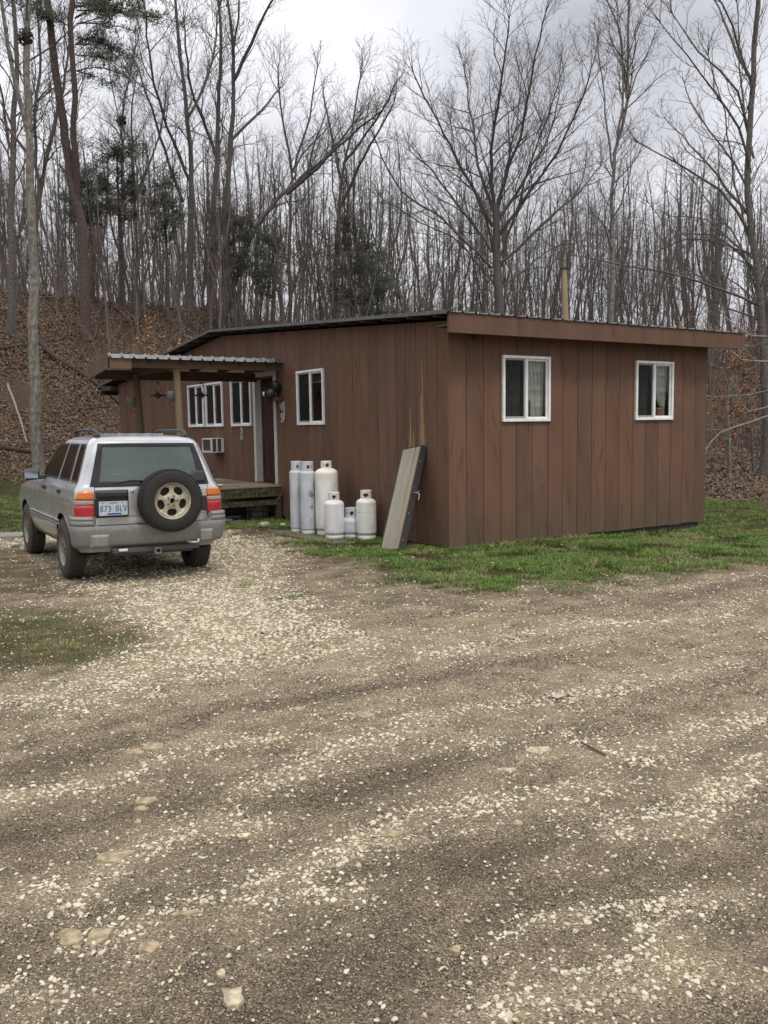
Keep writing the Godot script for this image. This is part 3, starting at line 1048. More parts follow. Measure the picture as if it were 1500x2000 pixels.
# a white sliding window filling s0..s1, y0..y1 in the plane z = 0 of its parent, seen from +z
func window(parent: Node3D, t: Transform3D, w: float, h: float, kind: int) -> void:
	var win := Node3D.new()
	win.name = "window" if not parent.has_node("window") else "window_%03d" % names.get("wincount", 1)
	names["wincount"] = int(names.get("wincount", 1)) + 1
	parent.add_child(win, true)
	win.transform = t
	var vinyl := textured("white_vinyl", lin(0.86, 0.86, 0.86), 0.4, grain_tex("vinyl", 128, 0.02, 2, 0.9, 1.0), Vector3(2, 2, 2))
	var grey := plain("screen_frame_grey", lin(0.30, 0.30, 0.32), 0.6)
	var glass := plain("window_glass", Color(0.05, 0.06, 0.06, 0.10), 0.03)
	glass.transparency = BaseMaterial3D.TRANSPARENCY_ALPHA
	var mesh := plain("insect_screen", Color(0.05, 0.05, 0.055, 0.5), 0.8)
	mesh.transparency = BaseMaterial3D.TRANSPARENCY_ALPHA
	var f := MB.new()
	var fw := 0.042
	for e in [[w / 2, fw / 2, w, fw], [w / 2, h - fw / 2, w, fw]]:
		f.box(Vector3(e[0], e[1], 0.006), Vector3(e[2], e[3], 0.05), 0.005)
	for e in [[fw / 2, h / 2], [w - fw / 2, h / 2]]:
		f.box(Vector3(e[0], e[1], 0.0055), Vector3(fw, h - 2 * fw, 0.049), 0.005)
	f.box(Vector3(w / 2, 0.03, -0.03), Vector3(w - 0.03, 0.05, 0.03), 0.004)
	part("frame", f, vinyl, win)
	var st := MB.new()
	st.box(Vector3(w * 0.5, h / 2, 0.0), Vector3(0.05, h - 2 * fw, 0.03), 0.004)
	for e in [[w * 0.75, fw + 0.013], [w * 0.75, h - fw - 0.013]]:
		st.box(Vector3(e[0], e[1], -0.012), Vector3(w * 0.5 - fw - 0.025, 0.026, 0.02), 0.003)
	st.box(Vector3(w - fw - 0.012, h / 2, -0.0125), Vector3(0.024, h - 2 * fw - 0.05, 0.019), 0.003)
	part("sash", st, vinyl, win)
	var sc := MB.new()
	var x0 := fw
	var x1 := w * 0.5 - 0.025
	for e in [[(x0 + x1) / 2, fw + 0.016, x1 - x0, 0.032], [(x0 + x1) / 2, h - fw - 0.012, x1 - x0, 0.02]]:
		sc.box(Vector3(e[0], e[1], -0.004), Vector3(e[2], e[3], 0.016), 0.002)
	for e in [[x0 + 0.009, 0.018], [x1 - 0.011, 0.022]]:
		sc.box(Vector3(e[0], h / 2 + 0.006, -0.0045), Vector3(e[1], h - 2 * fw - 0.056, 0.015), 0.002)
	part("screen_frame", sc, grey, win)
	var net := MB.new()
	net.box(Vector3((x0 + x1) / 2, h / 2, -0.006), Vector3(x1 - x0 - 0.03, h - 2 * fw - 0.05, 0.001))
	part("insect_screen", net, mesh, win)
	var p := MB.new()
	p.quad(Vector3(w * 0.5, fw, -0.014), Vector3(w - fw, fw, -0.014), Vector3(w - fw, h - fw, -0.014), Vector3(w * 0.5, h - fw, -0.014))
	part("pane", p, glass, win)
	var p2 := MB.new()
	p2.quad(Vector3(x0, fw, -0.024), Vector3(w * 0.5, fw, -0.024), Vector3(w * 0.5, h - fw, -0.024), Vector3(x0, h - fw, -0.024))
	part("pane", p2, glass, win)
	if kind == 0:
		return
	var cm := textured("thin_curtain", lin(0.56, 0.60, 0.50), 0.9, grain_tex("curtain", 256, 0.014, 2, 0.74, 1.0, FastNoiseLite.TYPE_SIMPLEX_SMOOTH, 1.2), Vector3(3, 2, 3))
	cm.backlight = Color(0.5, 0.5, 0.45)
	# gathered curtain cloth: kind 1 hangs nearly straight, kind 2 is drawn aside above a brown pot
	for half in 2:
		var c := MB.new()
		var rows := []
		var cw := w * 0.5 - 0.03
		for i in 19:
			var row := []
			var v := i / 18.0
			for j in 49:
				var u := j / 48.0
				var x := w * 0.5 * half + 0.03 + u * cw
				var y := 0.02 + v * (h - 0.05)
				if kind == 2 and half == 1:
					var pull := pow(1.0 - v, 2.2)
					x = lerpf(x, lerpf(w * 0.5 + 0.30, w - 0.04, u), clampf(pull * 1.6, 0, 1))
				if kind == 1 and half == 1:
					x = lerpf(x, lerpf(w * 0.5 + 0.14, w - 0.03, u), clampf((1.0 - v) * 1.2, 0, 1))
				var z := -0.13 + 0.022 * sin(u * 31.0 + 1.4 * half + 1.5 * v) + 0.012 * sin(u * 12.0 - v * 2.0)
				row.append(Vector3(x, y, z))
			rows.append(row)
		c.grid(rows)
		part("curtain", c, cm, win)
	if kind == 2:
		var pot := MB.new()
		pot.lathe(Vector3(w * 0.5 + 0.17, 0.045, -0.07), [Vector2(0.0, 0), Vector2(0.055, 0), Vector2(0.07, 0.12), Vector2(0.078, 0.12), Vector2(0.078, 0.15), Vector2(0.06, 0.15), Vector2(0.05, 0.13), Vector2(0.0, 0.13)], 18)
		part("plant_pot", pot, plain("pot_brown", lin(0.16, 0.09, 0.045), 0.8), win)
	if kind == 1:
		var bx := MB.new()
		bx.box(Vector3(w * 0.5 + 0.075, 0.17, -0.06), Vector3(0.09, 0.26, 0.05), 0.005)
		part("dark_box", bx, plain("dark_card", lin(0.012, 0.012, 0.013), 0.7), win)

func build_house() -> void:
	var house := thing("house", "long low brown cabin with upright stained boards, white windows and a metal roof", "house", ht)
	var front_holes := [[0.924, 1.823, 1.735, 2.659], [3.631, 4.513, 1.735, 2.659]]
	var side_holes := [[3.416, 4.383, 1.738, 2.673], [5.32, 6.15, 0.66, 2.62], [6.342, 7.324, 1.738, 2.673], [7.771, 8.718, 1.738, 2.673], [8.849, 9.782, 1.738, 2.673]]
	var raw := textured("wall_core", lin(0.07, 0.045, 0.03), 0.9, grain_tex("sand", 256, 0.03, 4, 0.68, 1.0), Vector3(2, 2, 2))
	# right-hand wall, faces +z
	var fw := MB.new()
	var top_front := func(_s): return 3.05
	var shifted := []
	for h in front_holes:
		shifted.append([h[0] - 0.025, h[1] - 0.025, h[2], h[3]])
	fw.xf = Transform3D(Basis(), Vector3(0.025, 0, 0))
	core(fw, WIDE - 0.05, 0.06, shifted, top_front, 0.08)
	var front := part("wall", fw, raw, house, Transform3D(Basis(), Vector3(0, 0, -0.022)))
	# left-hand wall, faces -x: its local x runs away from the corner... mirrored so that x grows towards the corner
	var side_t := Transform3D(Basis(Vector3.UP, -PI / 2), Vector3(0.022, 0, 0))     # local x = house z, local +z = house -x
	var flip := []
	for h in side_holes:
		flip.append([LONG - h[1], LONG - h[0], h[2], h[3]])
	var sw := MB.new()
	var top_side := func(s): return roof_y(s - LONG) - 0.11
	sw.xf = Transform3D(Basis(), Vector3(-LONG, 0, 0))
	core(sw, LONG - 0.11, 0.06, flip, top_side, 0.08)
	var side := part("wall", sw, raw, house, side_t)
	# the boards
	var rng := RandomNumberGenerator.new()
	rng.seed = 4
	for i in 18:
		var s0 := i * WIDE / 18.0
		var s1 := (i + 1) * WIDE / 18.0
		var foot := 0.035 + rng.randf_range(-0.008, 0.008) - 0.012 * s0 / WIDE
		for b in board(s0, s1, foot, 3.04, 3.04, front_holes, 1.0):
			part("board", b, board_mat(i % 9), front, Transform3D(Basis(), Vector3((s0 + s1) / 2, 0, 0.022 + rng.randf_range(-0.0015, 0.0015))))
	var widths := [0.265, 0.235, 0.26, 0.255, 0.255, 0.24, 0.25, 0.245]
	var s := 0.0
	var k := 0
	while s < LONG - 0.05:
		var w: float = widths[k % 8]
		var e := minf(s + w, LONG)
		# board from house z = -s to -e; along the wall's own x that is -e..-s
		var hs := []
		for h in side_holes:
			hs.append([-h[1], -h[0], h[2], h[3]])
		var foot2 := 0.035 + rng.randf_range(-0.008, 0.008) + (0.0 if s < 5 else 0.05)
		var proud := rng.randf_range(-0.0015, 0.0015)
		for b2 in board(-e, -s, foot2, roof_y(-e) - 0.10, roof_y(-s) - 0.10, hs, 0.7):
			var brd := part("board", b2, board_mat((k * 5 + 2) % 9), side, Transform3D(Basis(), Vector3(-(s + e) / 2, 0, 0.022 + proud)))
			if k == 1 or k == 2:
				brd.set_meta("label", "board with pale bare streaks where its stain has peeled")
		s = e
		k += 1
	# raw streaks where the stain has peeled, thin as paint, on two boards
	var pm := textured("bare_pine", lin(0.37, 0.245, 0.125), 0.8, board_tex(), Vector3(2.0, 0.35, 2.0))
	var pl := MB.new()
	for e in [[0.60, 1.30, 2.62, 0.055], [0.645, 1.30, 2.15, 0.040], [0.90, 1.28, 1.98, 0.044], [0.83, 1.28, 1.62, 0.050], [0.96, 1.28, 1.75, 0.014], [0.55, 1.28, 1.75, 0.016]]:
		var rows := []
		for i in 25:
			var v := i / 24.0
			var y := lerpf(e[1], e[2], v)
			var wd: float = e[3] * (1.0 - v * 0.85) * (0.75 + 0.5 * noise_b.get_noise_2d(y * 30.0, e[0] * 100.0))
			var cx: float = -e[0] + 0.012 * noise_b.get_noise_2d(y * 6.0, e[0] * 50.0)
			rows.append([Vector3(cx - wd, y, 0.0262), Vector3(cx + wd, y, 0.0262)])
		pl.grid(rows)
	part("bare_streaks", pl, pm, side)
	# the other two walls, seen only from elsewhere, and what lies inside
	var bk := MB.new()
	for e in [[Vector3(WIDE / 2, 1.42, -LONG + 0.05), Vector3(WIDE, 2.72, 0.1)], [Vector3(WIDE - 0.06, 1.5, -LONG / 2), Vector3(0.1, 3.0, LONG - 0.24)]]:
		bk.box(e[0], e[1])
	part("wall", bk, board_mat(2), house)
	var inn := MB.new()
	inn.box(Vector3(WIDE / 2, 0.6, -LONG / 2), Vector3(WIDE - 0.3, 0.06, LONG - 0.4))
	inn.box(Vector3(WIDE / 2, 1.7, -2.2), Vector3(WIDE - 0.35, 2.1, 0.06))
	inn.box(Vector3(2.0, 1.6, -LONG / 2 - 1.2), Vector3(0.06, 1.95, LONG - 4.0))
	part("inner_floor", inn, plain("inside", lin(0.10, 0.075, 0.05), 0.9), house)
	# concrete footing
	var ft := MB.new()
	ft.box(Vector3(WIDE / 2, -0.09, -LONG / 2), Vector3(WIDE - 0.12, 0.42, LONG - 0.12), 0.01)
	part("footing", ft, textured("footing_concrete", lin(0.085, 0.088, 0.082), 0.95, grain_tex("sand", 256, 0.03, 4, 0.68, 1.0), Vector3(3, 3, 3)), house)
	# windows
	for h in front_holes:
		window(front, Transform3D(Basis(), Vector3(h[0], h[2], 0.026)), h[1] - h[0], h[3] - h[2], 1 if h[0] < 2 else 2)
	for i in side_holes.size():
		if i == 1:
			continue
		var h: Array = side_holes[i]
		window(side, Transform3D(Basis(), Vector3(-h[1], h[2], 0.026)), h[1] - h[0], h[3] - h[2], 0)
	# roof
	var tin := textured("grey_roof_metal", lin(0.20, 0.205, 0.21), 0.45, grain_tex("tin", 256, 0.02, 3, 0.75, 1.0), Vector3(1.5, 1.5, 1.5))
	tin.metallic = 0.45
	var x_lo := -0.27
	var x_hi := 5.93
	var count := 7
	var pw := (x_hi - x_lo) / count
	var roof := Node3D.new()
	roof.name = "roof"
	house.add_child(roof, true)
	for slope in 2:
		var za := 0.34 if slope == 0 else RIDGE_Z
		var zb := RIDGE_Z if slope == 0 else EAVE_BACK
		for i in count:
			var b := MB.new()
			var lower := []
			var upper := []
			var n := 4
			for q in n:
				var px := x_lo + i * pw + q * pw / n
				for e in [[0.0, 0.0], [0.012, 0.02], [0.032, 0.02], [0.044, 0.0], [pw / n, 0.0]]:
					if q < n - 1 and e[0] > 0.1 * pw:
						continue
					lower.append(Vector2(px + e[0], e[1]))
			var ra := []
			var rb := []
			for q in lower:
				ra.append(Vector3(q.x, roof_y(za) + q.y - 0.012 + 0.003 * (i % 2), za))
				rb.append(Vector3(q.x, roof_y(zb) + q.y - 0.012 + 0.003 * (i % 2), zb))
			for q in ra.size() - 1:
				b.fquad(ra[q], ra[q + 1], rb[q + 1], rb[q], Vector3.UP)
				b.fquad(ra[q] - Vector3(0, 0.004, 0), ra[q + 1] - Vector3(0, 0.004, 0), rb[q + 1] - Vector3(0, 0.004, 0), rb[q] - Vector3(0, 0.004, 0), Vector3.DOWN)
				b.fquad(ra[q] - Vector3(0, 0.004, 0), ra[q + 1] - Vector3(0, 0.004, 0), ra[q + 1], ra[q], Vector3(0, 0, 1))
			b.fquad(ra[0] - Vector3(0, 0.02, 0), rb[0] - Vector3(0, 0.02, 0), rb[0], ra[0], Vector3.LEFT)
			part("roof_panel", b, tin, roof)
	var rim := MB.new()       # folded metal edge along the left end
	for q in [[0.33, RIDGE_Z], [RIDGE_Z, EAVE_BACK]]:
		var a := Vector3(x_lo - 0.006, roof_y(q[0]) + 0.012, q[0])
		var e := Vector3(x_lo - 0.006, roof_y(q[1]) + 0.012, q[1])
		rim.fquad(a, e, e - Vector3(0, 0.05, 0), a - Vector3(0, 0.05, 0), Vector3.LEFT)
		rim.fquad(a, e, e + Vector3(0.09, 0.004, 0), a + Vector3(0.09, 0.004, 0), Vector3.UP)
	part("edge_trim", rim, tin, roof)
	var wood := textured("roof_timber", lin(0.10, 0.068, 0.045), 0.85, board_tex(), Vector3(0.5, 0.5, 0.5))
	var z := 0.0
	while z > EAVE_BACK + 0.2:
		var b := MB.new()
		b.box(Vector3(1.0, roof_y(z) - 0.045, z), Vector3(2.46, 0.04, 0.09), 0.003)
		part("purlin", b, wood, roof)
		z -= 0.61
	var slope_len := Vector2(RIDGE_Z - 0.25, roof_y(RIDGE_Z) - roof_y(0.25)).length()
	var fm := board_mat(4)
	var fa := MB.new()
	fa.box(Vector3(2.83, 3.012, 0.30), Vector3(6.12, 0.258, 0.038), 0.004)
	part("fascia", fa, fm, roof)
	var so := MB.new()
	so.box(Vector3(2.83, 2.985, 0.14), Vector3(6.1, 0.02, 0.27))
	part("soffit", so, wood, roof)
	var bf := MB.new()
	bf.box(Vector3(2.83, roof_y(EAVE_BACK) - 0.15, EAVE_BACK + 0.1), Vector3(6.12, 0.22, 0.04), 0.004)
	bf.box(Vector3(2.83, roof_y(EAVE_BACK) - 0.1, EAVE_BACK + 0.6), Vector3(6.1, 0.1, 0.98))
	part("fascia", bf, wood, roof)
	# door
	var white := textured("door_casing_white", lin(0.60, 0.59, 0.55), 0.6, grain_tex("vinyl", 128, 0.02, 2, 0.9, 1.0), Vector3(2, 2, 2))
	var door := Node3D.new()
	door.name = "door"
	side.add_child(door, true)
	var cs := MB.new()
	for e in [[-6.175, 1.66, 0.10, 2.0], [-5.285, 1.66, 0.07, 2.0]]:
		cs.box(Vector3(e[0], e[1], 0.028), Vector3(e[2], e[3], 0.05), 0.004)
	cs.box(Vector3(-5.735, 2.705, 0.028), Vector3(1.0, 0.09, 0.05), 0.004)
	for e in [[-6.14, 1.65, 0.03, 1.98], [-5.33, 1.65, 0.03, 1.98]]:
		cs.box(Vector3(e[0], e[1], -0.06), Vector3(e[2], e[3], 0.13), 0.003)
	part("door_casing", cs, white, door)
	var dm := plain("maroon_door", lin(0.040, 0.009, 0.011), 0.45)
	var leaf := MB.new()
	leaf.box(Vector3(-5.735, 1.65, -0.10), Vector3(0.78, 1.96, 0.04), 0.003)
	for e in [[-0.19, 2.2, 0.26, 0.6], [0.19, 2.2, 0.26, 0.6], [-0.19, 1.15, 0.26, 0.72], [0.19, 1.15, 0.26, 0.72]]:
		for q in [[0, e[3] / 2, e[2], 0.018], [0, -e[3] / 2, e[2], 0.018]]:
			leaf.box(Vector3(-5.735 + e[0] + q[0], e[1] + q[1], -0.076), Vector3(q[2], q[3], 0.012), 0.004)
		for q in [-e[2] / 2, e[2] / 2]:
			leaf.box(Vector3(-5.735 + e[0] + q, e[1], -0.0765), Vector3(0.018, e[3] - 0.02, 0.011), 0.004)
	part("door_leaf", leaf, dm, door)
	var kn := MB.new()
	kn.lathe(Vector3(-5.44, 1.55, -0.08), [Vector2(0.012, 0), Vector2(0.012, 0.03), Vector2(0.028, 0.04), Vector2(0.03, 0.06), Vector2(0.0, 0.07)], 12, Basis(Vector3.RIGHT, PI / 2))
	part("door_knob", kn, plain("brass", Color(0.5, 0.4, 0.2), 0.35, 0.9), door)
	# small eave light under the front corner
	var lt := MB.new()
	lt.lathe(Vector3(0.42, 2.9, 0.06), [Vector2(0.0, -0.05), Vector2(0.035, -0.04), Vector2(0.045, 0.0), Vector2(0.03, 0.05), Vector2(0.0, 0.06)], 12)
	part("eave_light", lt, plain("black_plastic", lin(0.012, 0.012, 0.013), 0.5), house)
	build_canopy(wood)
	build_deck()
	build_wall_things(side_t)

func build_canopy(_w: Material) -> void:
	# the small roof over the door is its own lean-to carried by two posts
	var t := ht
	var cp := thing("door_canopy", "small porch roof with a scalloped metal edge over the cabin door", "porch roof", t)
	var timber := textured("canopy_timber", lin(0.155, 0.098, 0.058), 0.85, board_tex(), Vector3(0.6, 0.6, 0.6))
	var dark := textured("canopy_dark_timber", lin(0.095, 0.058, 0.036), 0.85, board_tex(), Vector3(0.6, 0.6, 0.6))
	var tin := textured("pale_canopy_metal", lin(0.25, 0.265, 0.285), 0.4, grain_tex("tin", 256, 0.02, 3, 0.75, 1.0), Vector3(1.5, 1.5, 1.5))
	tin.metallic = 0.35
	var y0 := 2.925
	var slope := 0.095
	var x0 := -3.12
	var x1 := 0.0
	var sheets := 4
	var pw := (x1 - x0) / sheets
	for i in sheets:
		var b := MB.new()
		var prof := []
		for q in 4:
			for e in [[0.0, 0.0], [0.014, 0.018], [0.034, 0.018], [0.048, 0.0]]:
				prof.append(Vector2(x0 + i * pw + q * pw / 4 + e[0], e[1]))
		prof.append(Vector2(x0 + (i + 1) * pw, 0.0))
		for q in prof.size() - 1:
			var a: Vector2 = prof[q]
			var c: Vector2 = prof[q + 1]
			var lo := slope * 1.2
			b.fquad(Vector3(a.x, y0 + a.y, -4.93), Vector3(c.x, y0 + c.y, -4.93), Vector3(c.x, y0 + c.y - lo, -6.13), Vector3(a.x, y0 + a.y - lo, -6.13), Vector3.UP)
			b.fquad(Vector3(a.x, y0 + a.y - 0.004, -4.93), Vector3(c.x, y0 + c.y - 0.004, -4.93), Vector3(c.x, y0 + c.y - lo - 0.004, -6.13), Vector3(a.x, y0 + a.y - lo - 0.004, -6.13), Vector3.DOWN)
			# the turned-down end of the sheet: its lower rim dips between the ribs
			b.fquad(Vector3(a.x, y0 + a.y, -4.93), Vector3(c.x, y0 + c.y, -4.93), Vector3(c.x, y0 + c.y * 0.8 - 0.066 + (0.0 if c.y < 0.01 else 0.012), -4.895), Vector3(a.x, y0 + a.y * 0.8 - 0.066 + (0.0 if a.y < 0.01 else 0.012), -4.895), Vector3(0, 0.3, 1))
		part("roof_panel", b, tin, cp)
	var b2 := MB.new()
	b2.box(Vector3(-2.92, 2.80, -4.945), Vector3(0.36, 0.22, 0.035), 0.004)
	part("fascia", b2, timber, cp)
	var b3 := MB.new()
	b3.prism(PackedVector2Array([Vector2(4.945, 2.915), Vector2(4.945, 2.68), Vector2(6.12, 2.68 - slope * 1.17), Vector2(6.12, 2.915 - slope * 1.17)]), 0.035, Transform3D(Basis(Vector3.UP, PI / 2), Vector3(-3.12, 0, 0)))
	part("fascia", b3, timber, cp)
	var b4 := MB.new()
	b4.box(Vector3(-1.36, 2.815, -5.06), Vector3(2.72, 0.19, 0.045), 0.004)
	part("beam", b4, timber, cp)
	var b5 := MB.new()
	var d := Vector3(-2.35, 2.70, -6.0) - Vector3(-1.92, 2.79, -5.12)
	b5.box((Vector3(-2.35, 2.70, -6.0) + Vector3(-1.92, 2.79, -5.12)) * 0.5, Vector3(0.05, 0.13, d.length()), 0.004, Basis.looking_at(d, Vector3.UP))
	part("beam", b5, timber, cp)
	var b6 := MB.new()
	b6.box(Vector3(-1.52, 2.66, -6.09), Vector3(3.04, 0.17, 0.04), 0.004)
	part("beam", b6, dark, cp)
	for i in 6:
		var b7 := MB.new()
		var x := -0.25 - i * 0.54
		b7.box(Vector3(x, 2.80, -5.52), Vector3(0.04, 0.12, 1.06), 0.003, Basis(Vector3.RIGHT, -atan(slope)))
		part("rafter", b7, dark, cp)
	var p1 := MB.new()
	p1.tube([Vector3(-1.86, 0.65, -5.12), Vector3(-1.89, 1.5, -5.12), Vector3(-1.91, 2.2, -5.12), Vector3(-1.925, 2.76, -5.12)], [0.072, 0.068, 0.064, 0.062], 12)
	part("post", p1, textured("weathered_pole", lin(0.235, 0.185, 0.115), 0.9, board_tex(), Vector3(1.5, 0.6, 1.5)), cp)
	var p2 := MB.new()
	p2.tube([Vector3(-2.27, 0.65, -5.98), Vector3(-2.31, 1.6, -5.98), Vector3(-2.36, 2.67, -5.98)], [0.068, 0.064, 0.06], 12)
	part("post", p2, textured("shaded_pole", lin(0.13, 0.095, 0.06), 0.9, board_tex(), Vector3(1.5, 0.6, 1.5)), cp)  # the far post's shade is put into its darker colour

func build_deck() -> void:
	var dk := thing("deck", "low grey timber deck with mossy rim boards in front of the cabin door", "deck", ht)
	var grey := textured("deck_grey", lin(0.215, 0.19, 0.15), 0.9, board_tex(), Vector3(0.8, 0.5, 0.8))
	var moss := textured("mossy_rim", lin(0.082, 0.078, 0.035), 0.95, grain_tex("moss", 256, 0.02, 4, 0.55, 1.0, FastNoiseLite.TYPE_SIMPLEX_SMOOTH, 1.8), Vector3(2, 2, 2))
	var x := -0.03
	while x > -2.55:
		var b := MB.new()
		b.box(Vector3(x - 0.068, 0.635, -6.55), Vector3(0.134, 0.03, 3.06), 0.004)
		part("deck_board", b, grey, dk)
		x -= 0.14
	for e in [[Vector3(-1.29, 0.535, -5.05), Vector3(2.54, 0.165, 0.04)], [Vector3(-1.29, 0.342, -5.09), Vector3(2.3, 0.10, 0.04)], [Vector3(-2.55, 0.535, -6.6), Vector3(0.04, 0.165, 3.0)]]:
		var b := MB.new()
		b.box(e[0], e[1], 0.004)
		part("rim_board", b, moss, dk)
	for e in [[-0.09, -5.09], [-2.46, -5.12], [-2.46, -7.9], [-1.2, -7.9]]:
		var b := MB.new()
		b.box(Vector3(e[0], 0.21, e[1]), Vector3(0.10, 0.46, 0.09), 0.004)
		part("deck_post", b, moss, dk)
	# things on and under the deck
	var mat := MB.new()
	mat.box(Vector3(0, 0.006, 0), Vector3(1.0, 0.012, 0.55), 0.003)
	single("doormat", mat, textured("coir", lin(0.30, 0.22, 0.12), 0.95, grain_tex("sand", 256, 0.03, 4, 0.68, 1.0), Vector3(8, 8, 8)), "tan coir mat on the deck boards", "doormat", hl(-1.25, 0.651, -5.62))
	var pp := MB.new()
	pp.prism(PackedVector2Array([Vector2(-0.05, -0.03), Vector2(0.04, -0.035), Vector2(0.06, 0.01), Vector2(0.0, 0.04), Vector2(-0.055, 0.02)]), 0.01, Transform3D(Basis(Vector3.RIGHT, -1.2), Vector3(0, 0.03, 0)))
	single("paper_scrap", pp, plain("scrap", lin(0.55, 0.42, 0.25), 0.8), "crumpled pale scrap on the mat beside the dog figure", "scrap", hl(-1.12, 0.665, -5.35))
	build_dog()
	var wb := MB.new()
	var w := 0.31
	for k in 6:
		var u := -w / 2 + w * k / 5.0
		wb.tube([Vector3(u * 0.86, 0, 0), Vector3(u, 0.235, 0.02)], [0.004, 0.004], 5)
		wb.tube([Vector3(u * 0.86, 0, -0.2), Vector3(u, 0.235, -0.22)], [0.004, 0.004], 5)
	for y in [0.01, 0.12, 0.20, 0.235]:
		var q: float = w / 2 * lerpf(0.86, 1.0, y / 0.235)
		wb.tube([Vector3(-q, y, 0), Vector3(q, y, 0.02), Vector3(q, y, -0.22), Vector3(-q, y, -0.2), Vector3(-q, y, 0)], [0.005, 0.005, 0.005, 0.005, 0.005], 5)
	single("wire_crate", wb, plain("white_wire", lin(0.42, 0.42, 0.40), 0.5), "white wire basket standing under the deck", "basket", hl(-0.36, 0.0, -5.3, 0.15))
	var pi := MB.new()
	pi.tube([Vector3(-0.35, 0.06, 0), Vector3(0.35, 0.05, 0.05)], [0.02, 0.02], 8)
	single("pipe", pi, plain("grey_pipe", lin(0.2, 0.22, 0.25), 0.5), "grey pipe lying in the dark under the deck", "pipe", hl(-1.05, 0.03, -5.5))
	var bl := MB.new()
	bl.box(Vector3(0, 0.05, 0), Vector3(0.4, 0.1, 0.2), 0.02)
	bl.box(Vector3(0.25, 0.03, 0.1), Vector3(0.3, 0.06, 0.2), 0.02)
	single("wood_offcut", bl, textured("offcut", lin(0.13, 0.115, 0.085), 0.9, board_tex(), Vector3(1, 1, 1)), "weathered timber offcut on the gravel under the deck edge", "timber", hl(-1.25, 0.0, -5.0, 0.3))
	var cord := MB.new()
	var pts := []
	var rad := []
	for q in [[-1.3, 0.668, -5.5], [-0.8, 0.664, -5.35], [-0.4, 0.664, -5.2], [-0.12, 0.664, -5.12], [0.0, 0.664, -5.03], [-0.035, 0.60, -5.0], [-0.07, 0.48, -5.005], [-0.14, 0.36, -5.03], [-0.2, 0.31, -5.05]]:
		pts.append(Vector3(q[0], q[1], q[2]))
		rad.append(0.005)
	cord.tube(pts, rad, 6)
	single("power_cord", cord, plain("orange_cord", lin(0.24, 0.13, 0.05), 0.6), "tan power cord trailing over the deck's corner", "cord", ht)

func blob(b: MB, c: Vector3, r: Vector3, bas := Basis(), seg := 14) -> void:
	var prof := []
	for i in seg / 2 + 1:
		var a := -PI / 2 + PI * i / (seg / 2)
		prof.append(Vector2(cos(a), sin(a)))
	b.lathe(c, prof, seg, bas * Basis.from_scale(r))

func build_dog() -> void:
	# a seated black dog figure: body, chest, neck and head run into one another along one smooth skin
	var bones := [
		[Vector3(0, 0.05, 0.05), Vector3(0, 0.09, 0.03), 0.062, 0.06], [Vector3(0, 0.09, 0.03), Vector3(0, 0.20, -0.02), 0.06, 0.045], [Vector3(0, 0.20, -0.02), Vector3(0, 0.255, -0.03), 0.042, 0.036],
		[Vector3(0, 0.275, -0.035), Vector3(0, 0.28, -0.04), 0.042, 0.042], [Vector3(0, 0.268, -0.05), Vector3(0, 0.26, -0.10), 0.03, 0.02],
		[Vector3(-0.03, 0.17, -0.045), Vector3(-0.028, 0.015, -0.06), 0.024, 0.018], [Vector3(0.03, 0.17, -0.045), Vector3(0.028, 0.015, -0.06), 0.024, 0.018],
		[Vector3(-0.028, 0.012, -0.06), Vector3(-0.028, 0.012, -0.085), 0.018, 0.015], [Vector3(0.028, 0.012, -0.06), Vector3(0.028, 0.012, -0.085), 0.018, 0.015],
		[Vector3(-0.055, 0.05, 0.05), Vector3(-0.062, 0.03, -0.01), 0.04, 0.026], [Vector3(0.055, 0.05, 0.05), Vector3(0.062, 0.03, -0.01), 0.04, 0.026],
		[Vector3(-0.062, 0.014, -0.01), Vector3(-0.062, 0.012, -0.05), 0.018, 0.014], [Vector3(0.062, 0.014, -0.01), Vector3(0.062, 0.012, -0.05), 0.018, 0.014],
		[Vector3(-0.042, 0.285, -0.03), Vector3(-0.052, 0.24, -0.03), 0.014, 0.012], [Vector3(0.042, 0.285, -0.03), Vector3(0.052, 0.24, -0.03), 0.014, 0.012],
		[Vector3(0, 0.03, 0.10), Vector3(0.05, 0.015, 0.16), 0.016, 0.01],
	]
	var b := net_skin(bones, Vector3(-0.12, -0.01, -0.14), Vector3(0.12, 0.34, 0.19), 0.0085, 0.018)
	single("dog_figure", b, plain("black_glaze", lin(0.009, 0.009, 0.010), 0.45), "seated black dog figure at the deck's edge", "dog statue", hl(-1.3, 0.651, -5.28, 0.5))

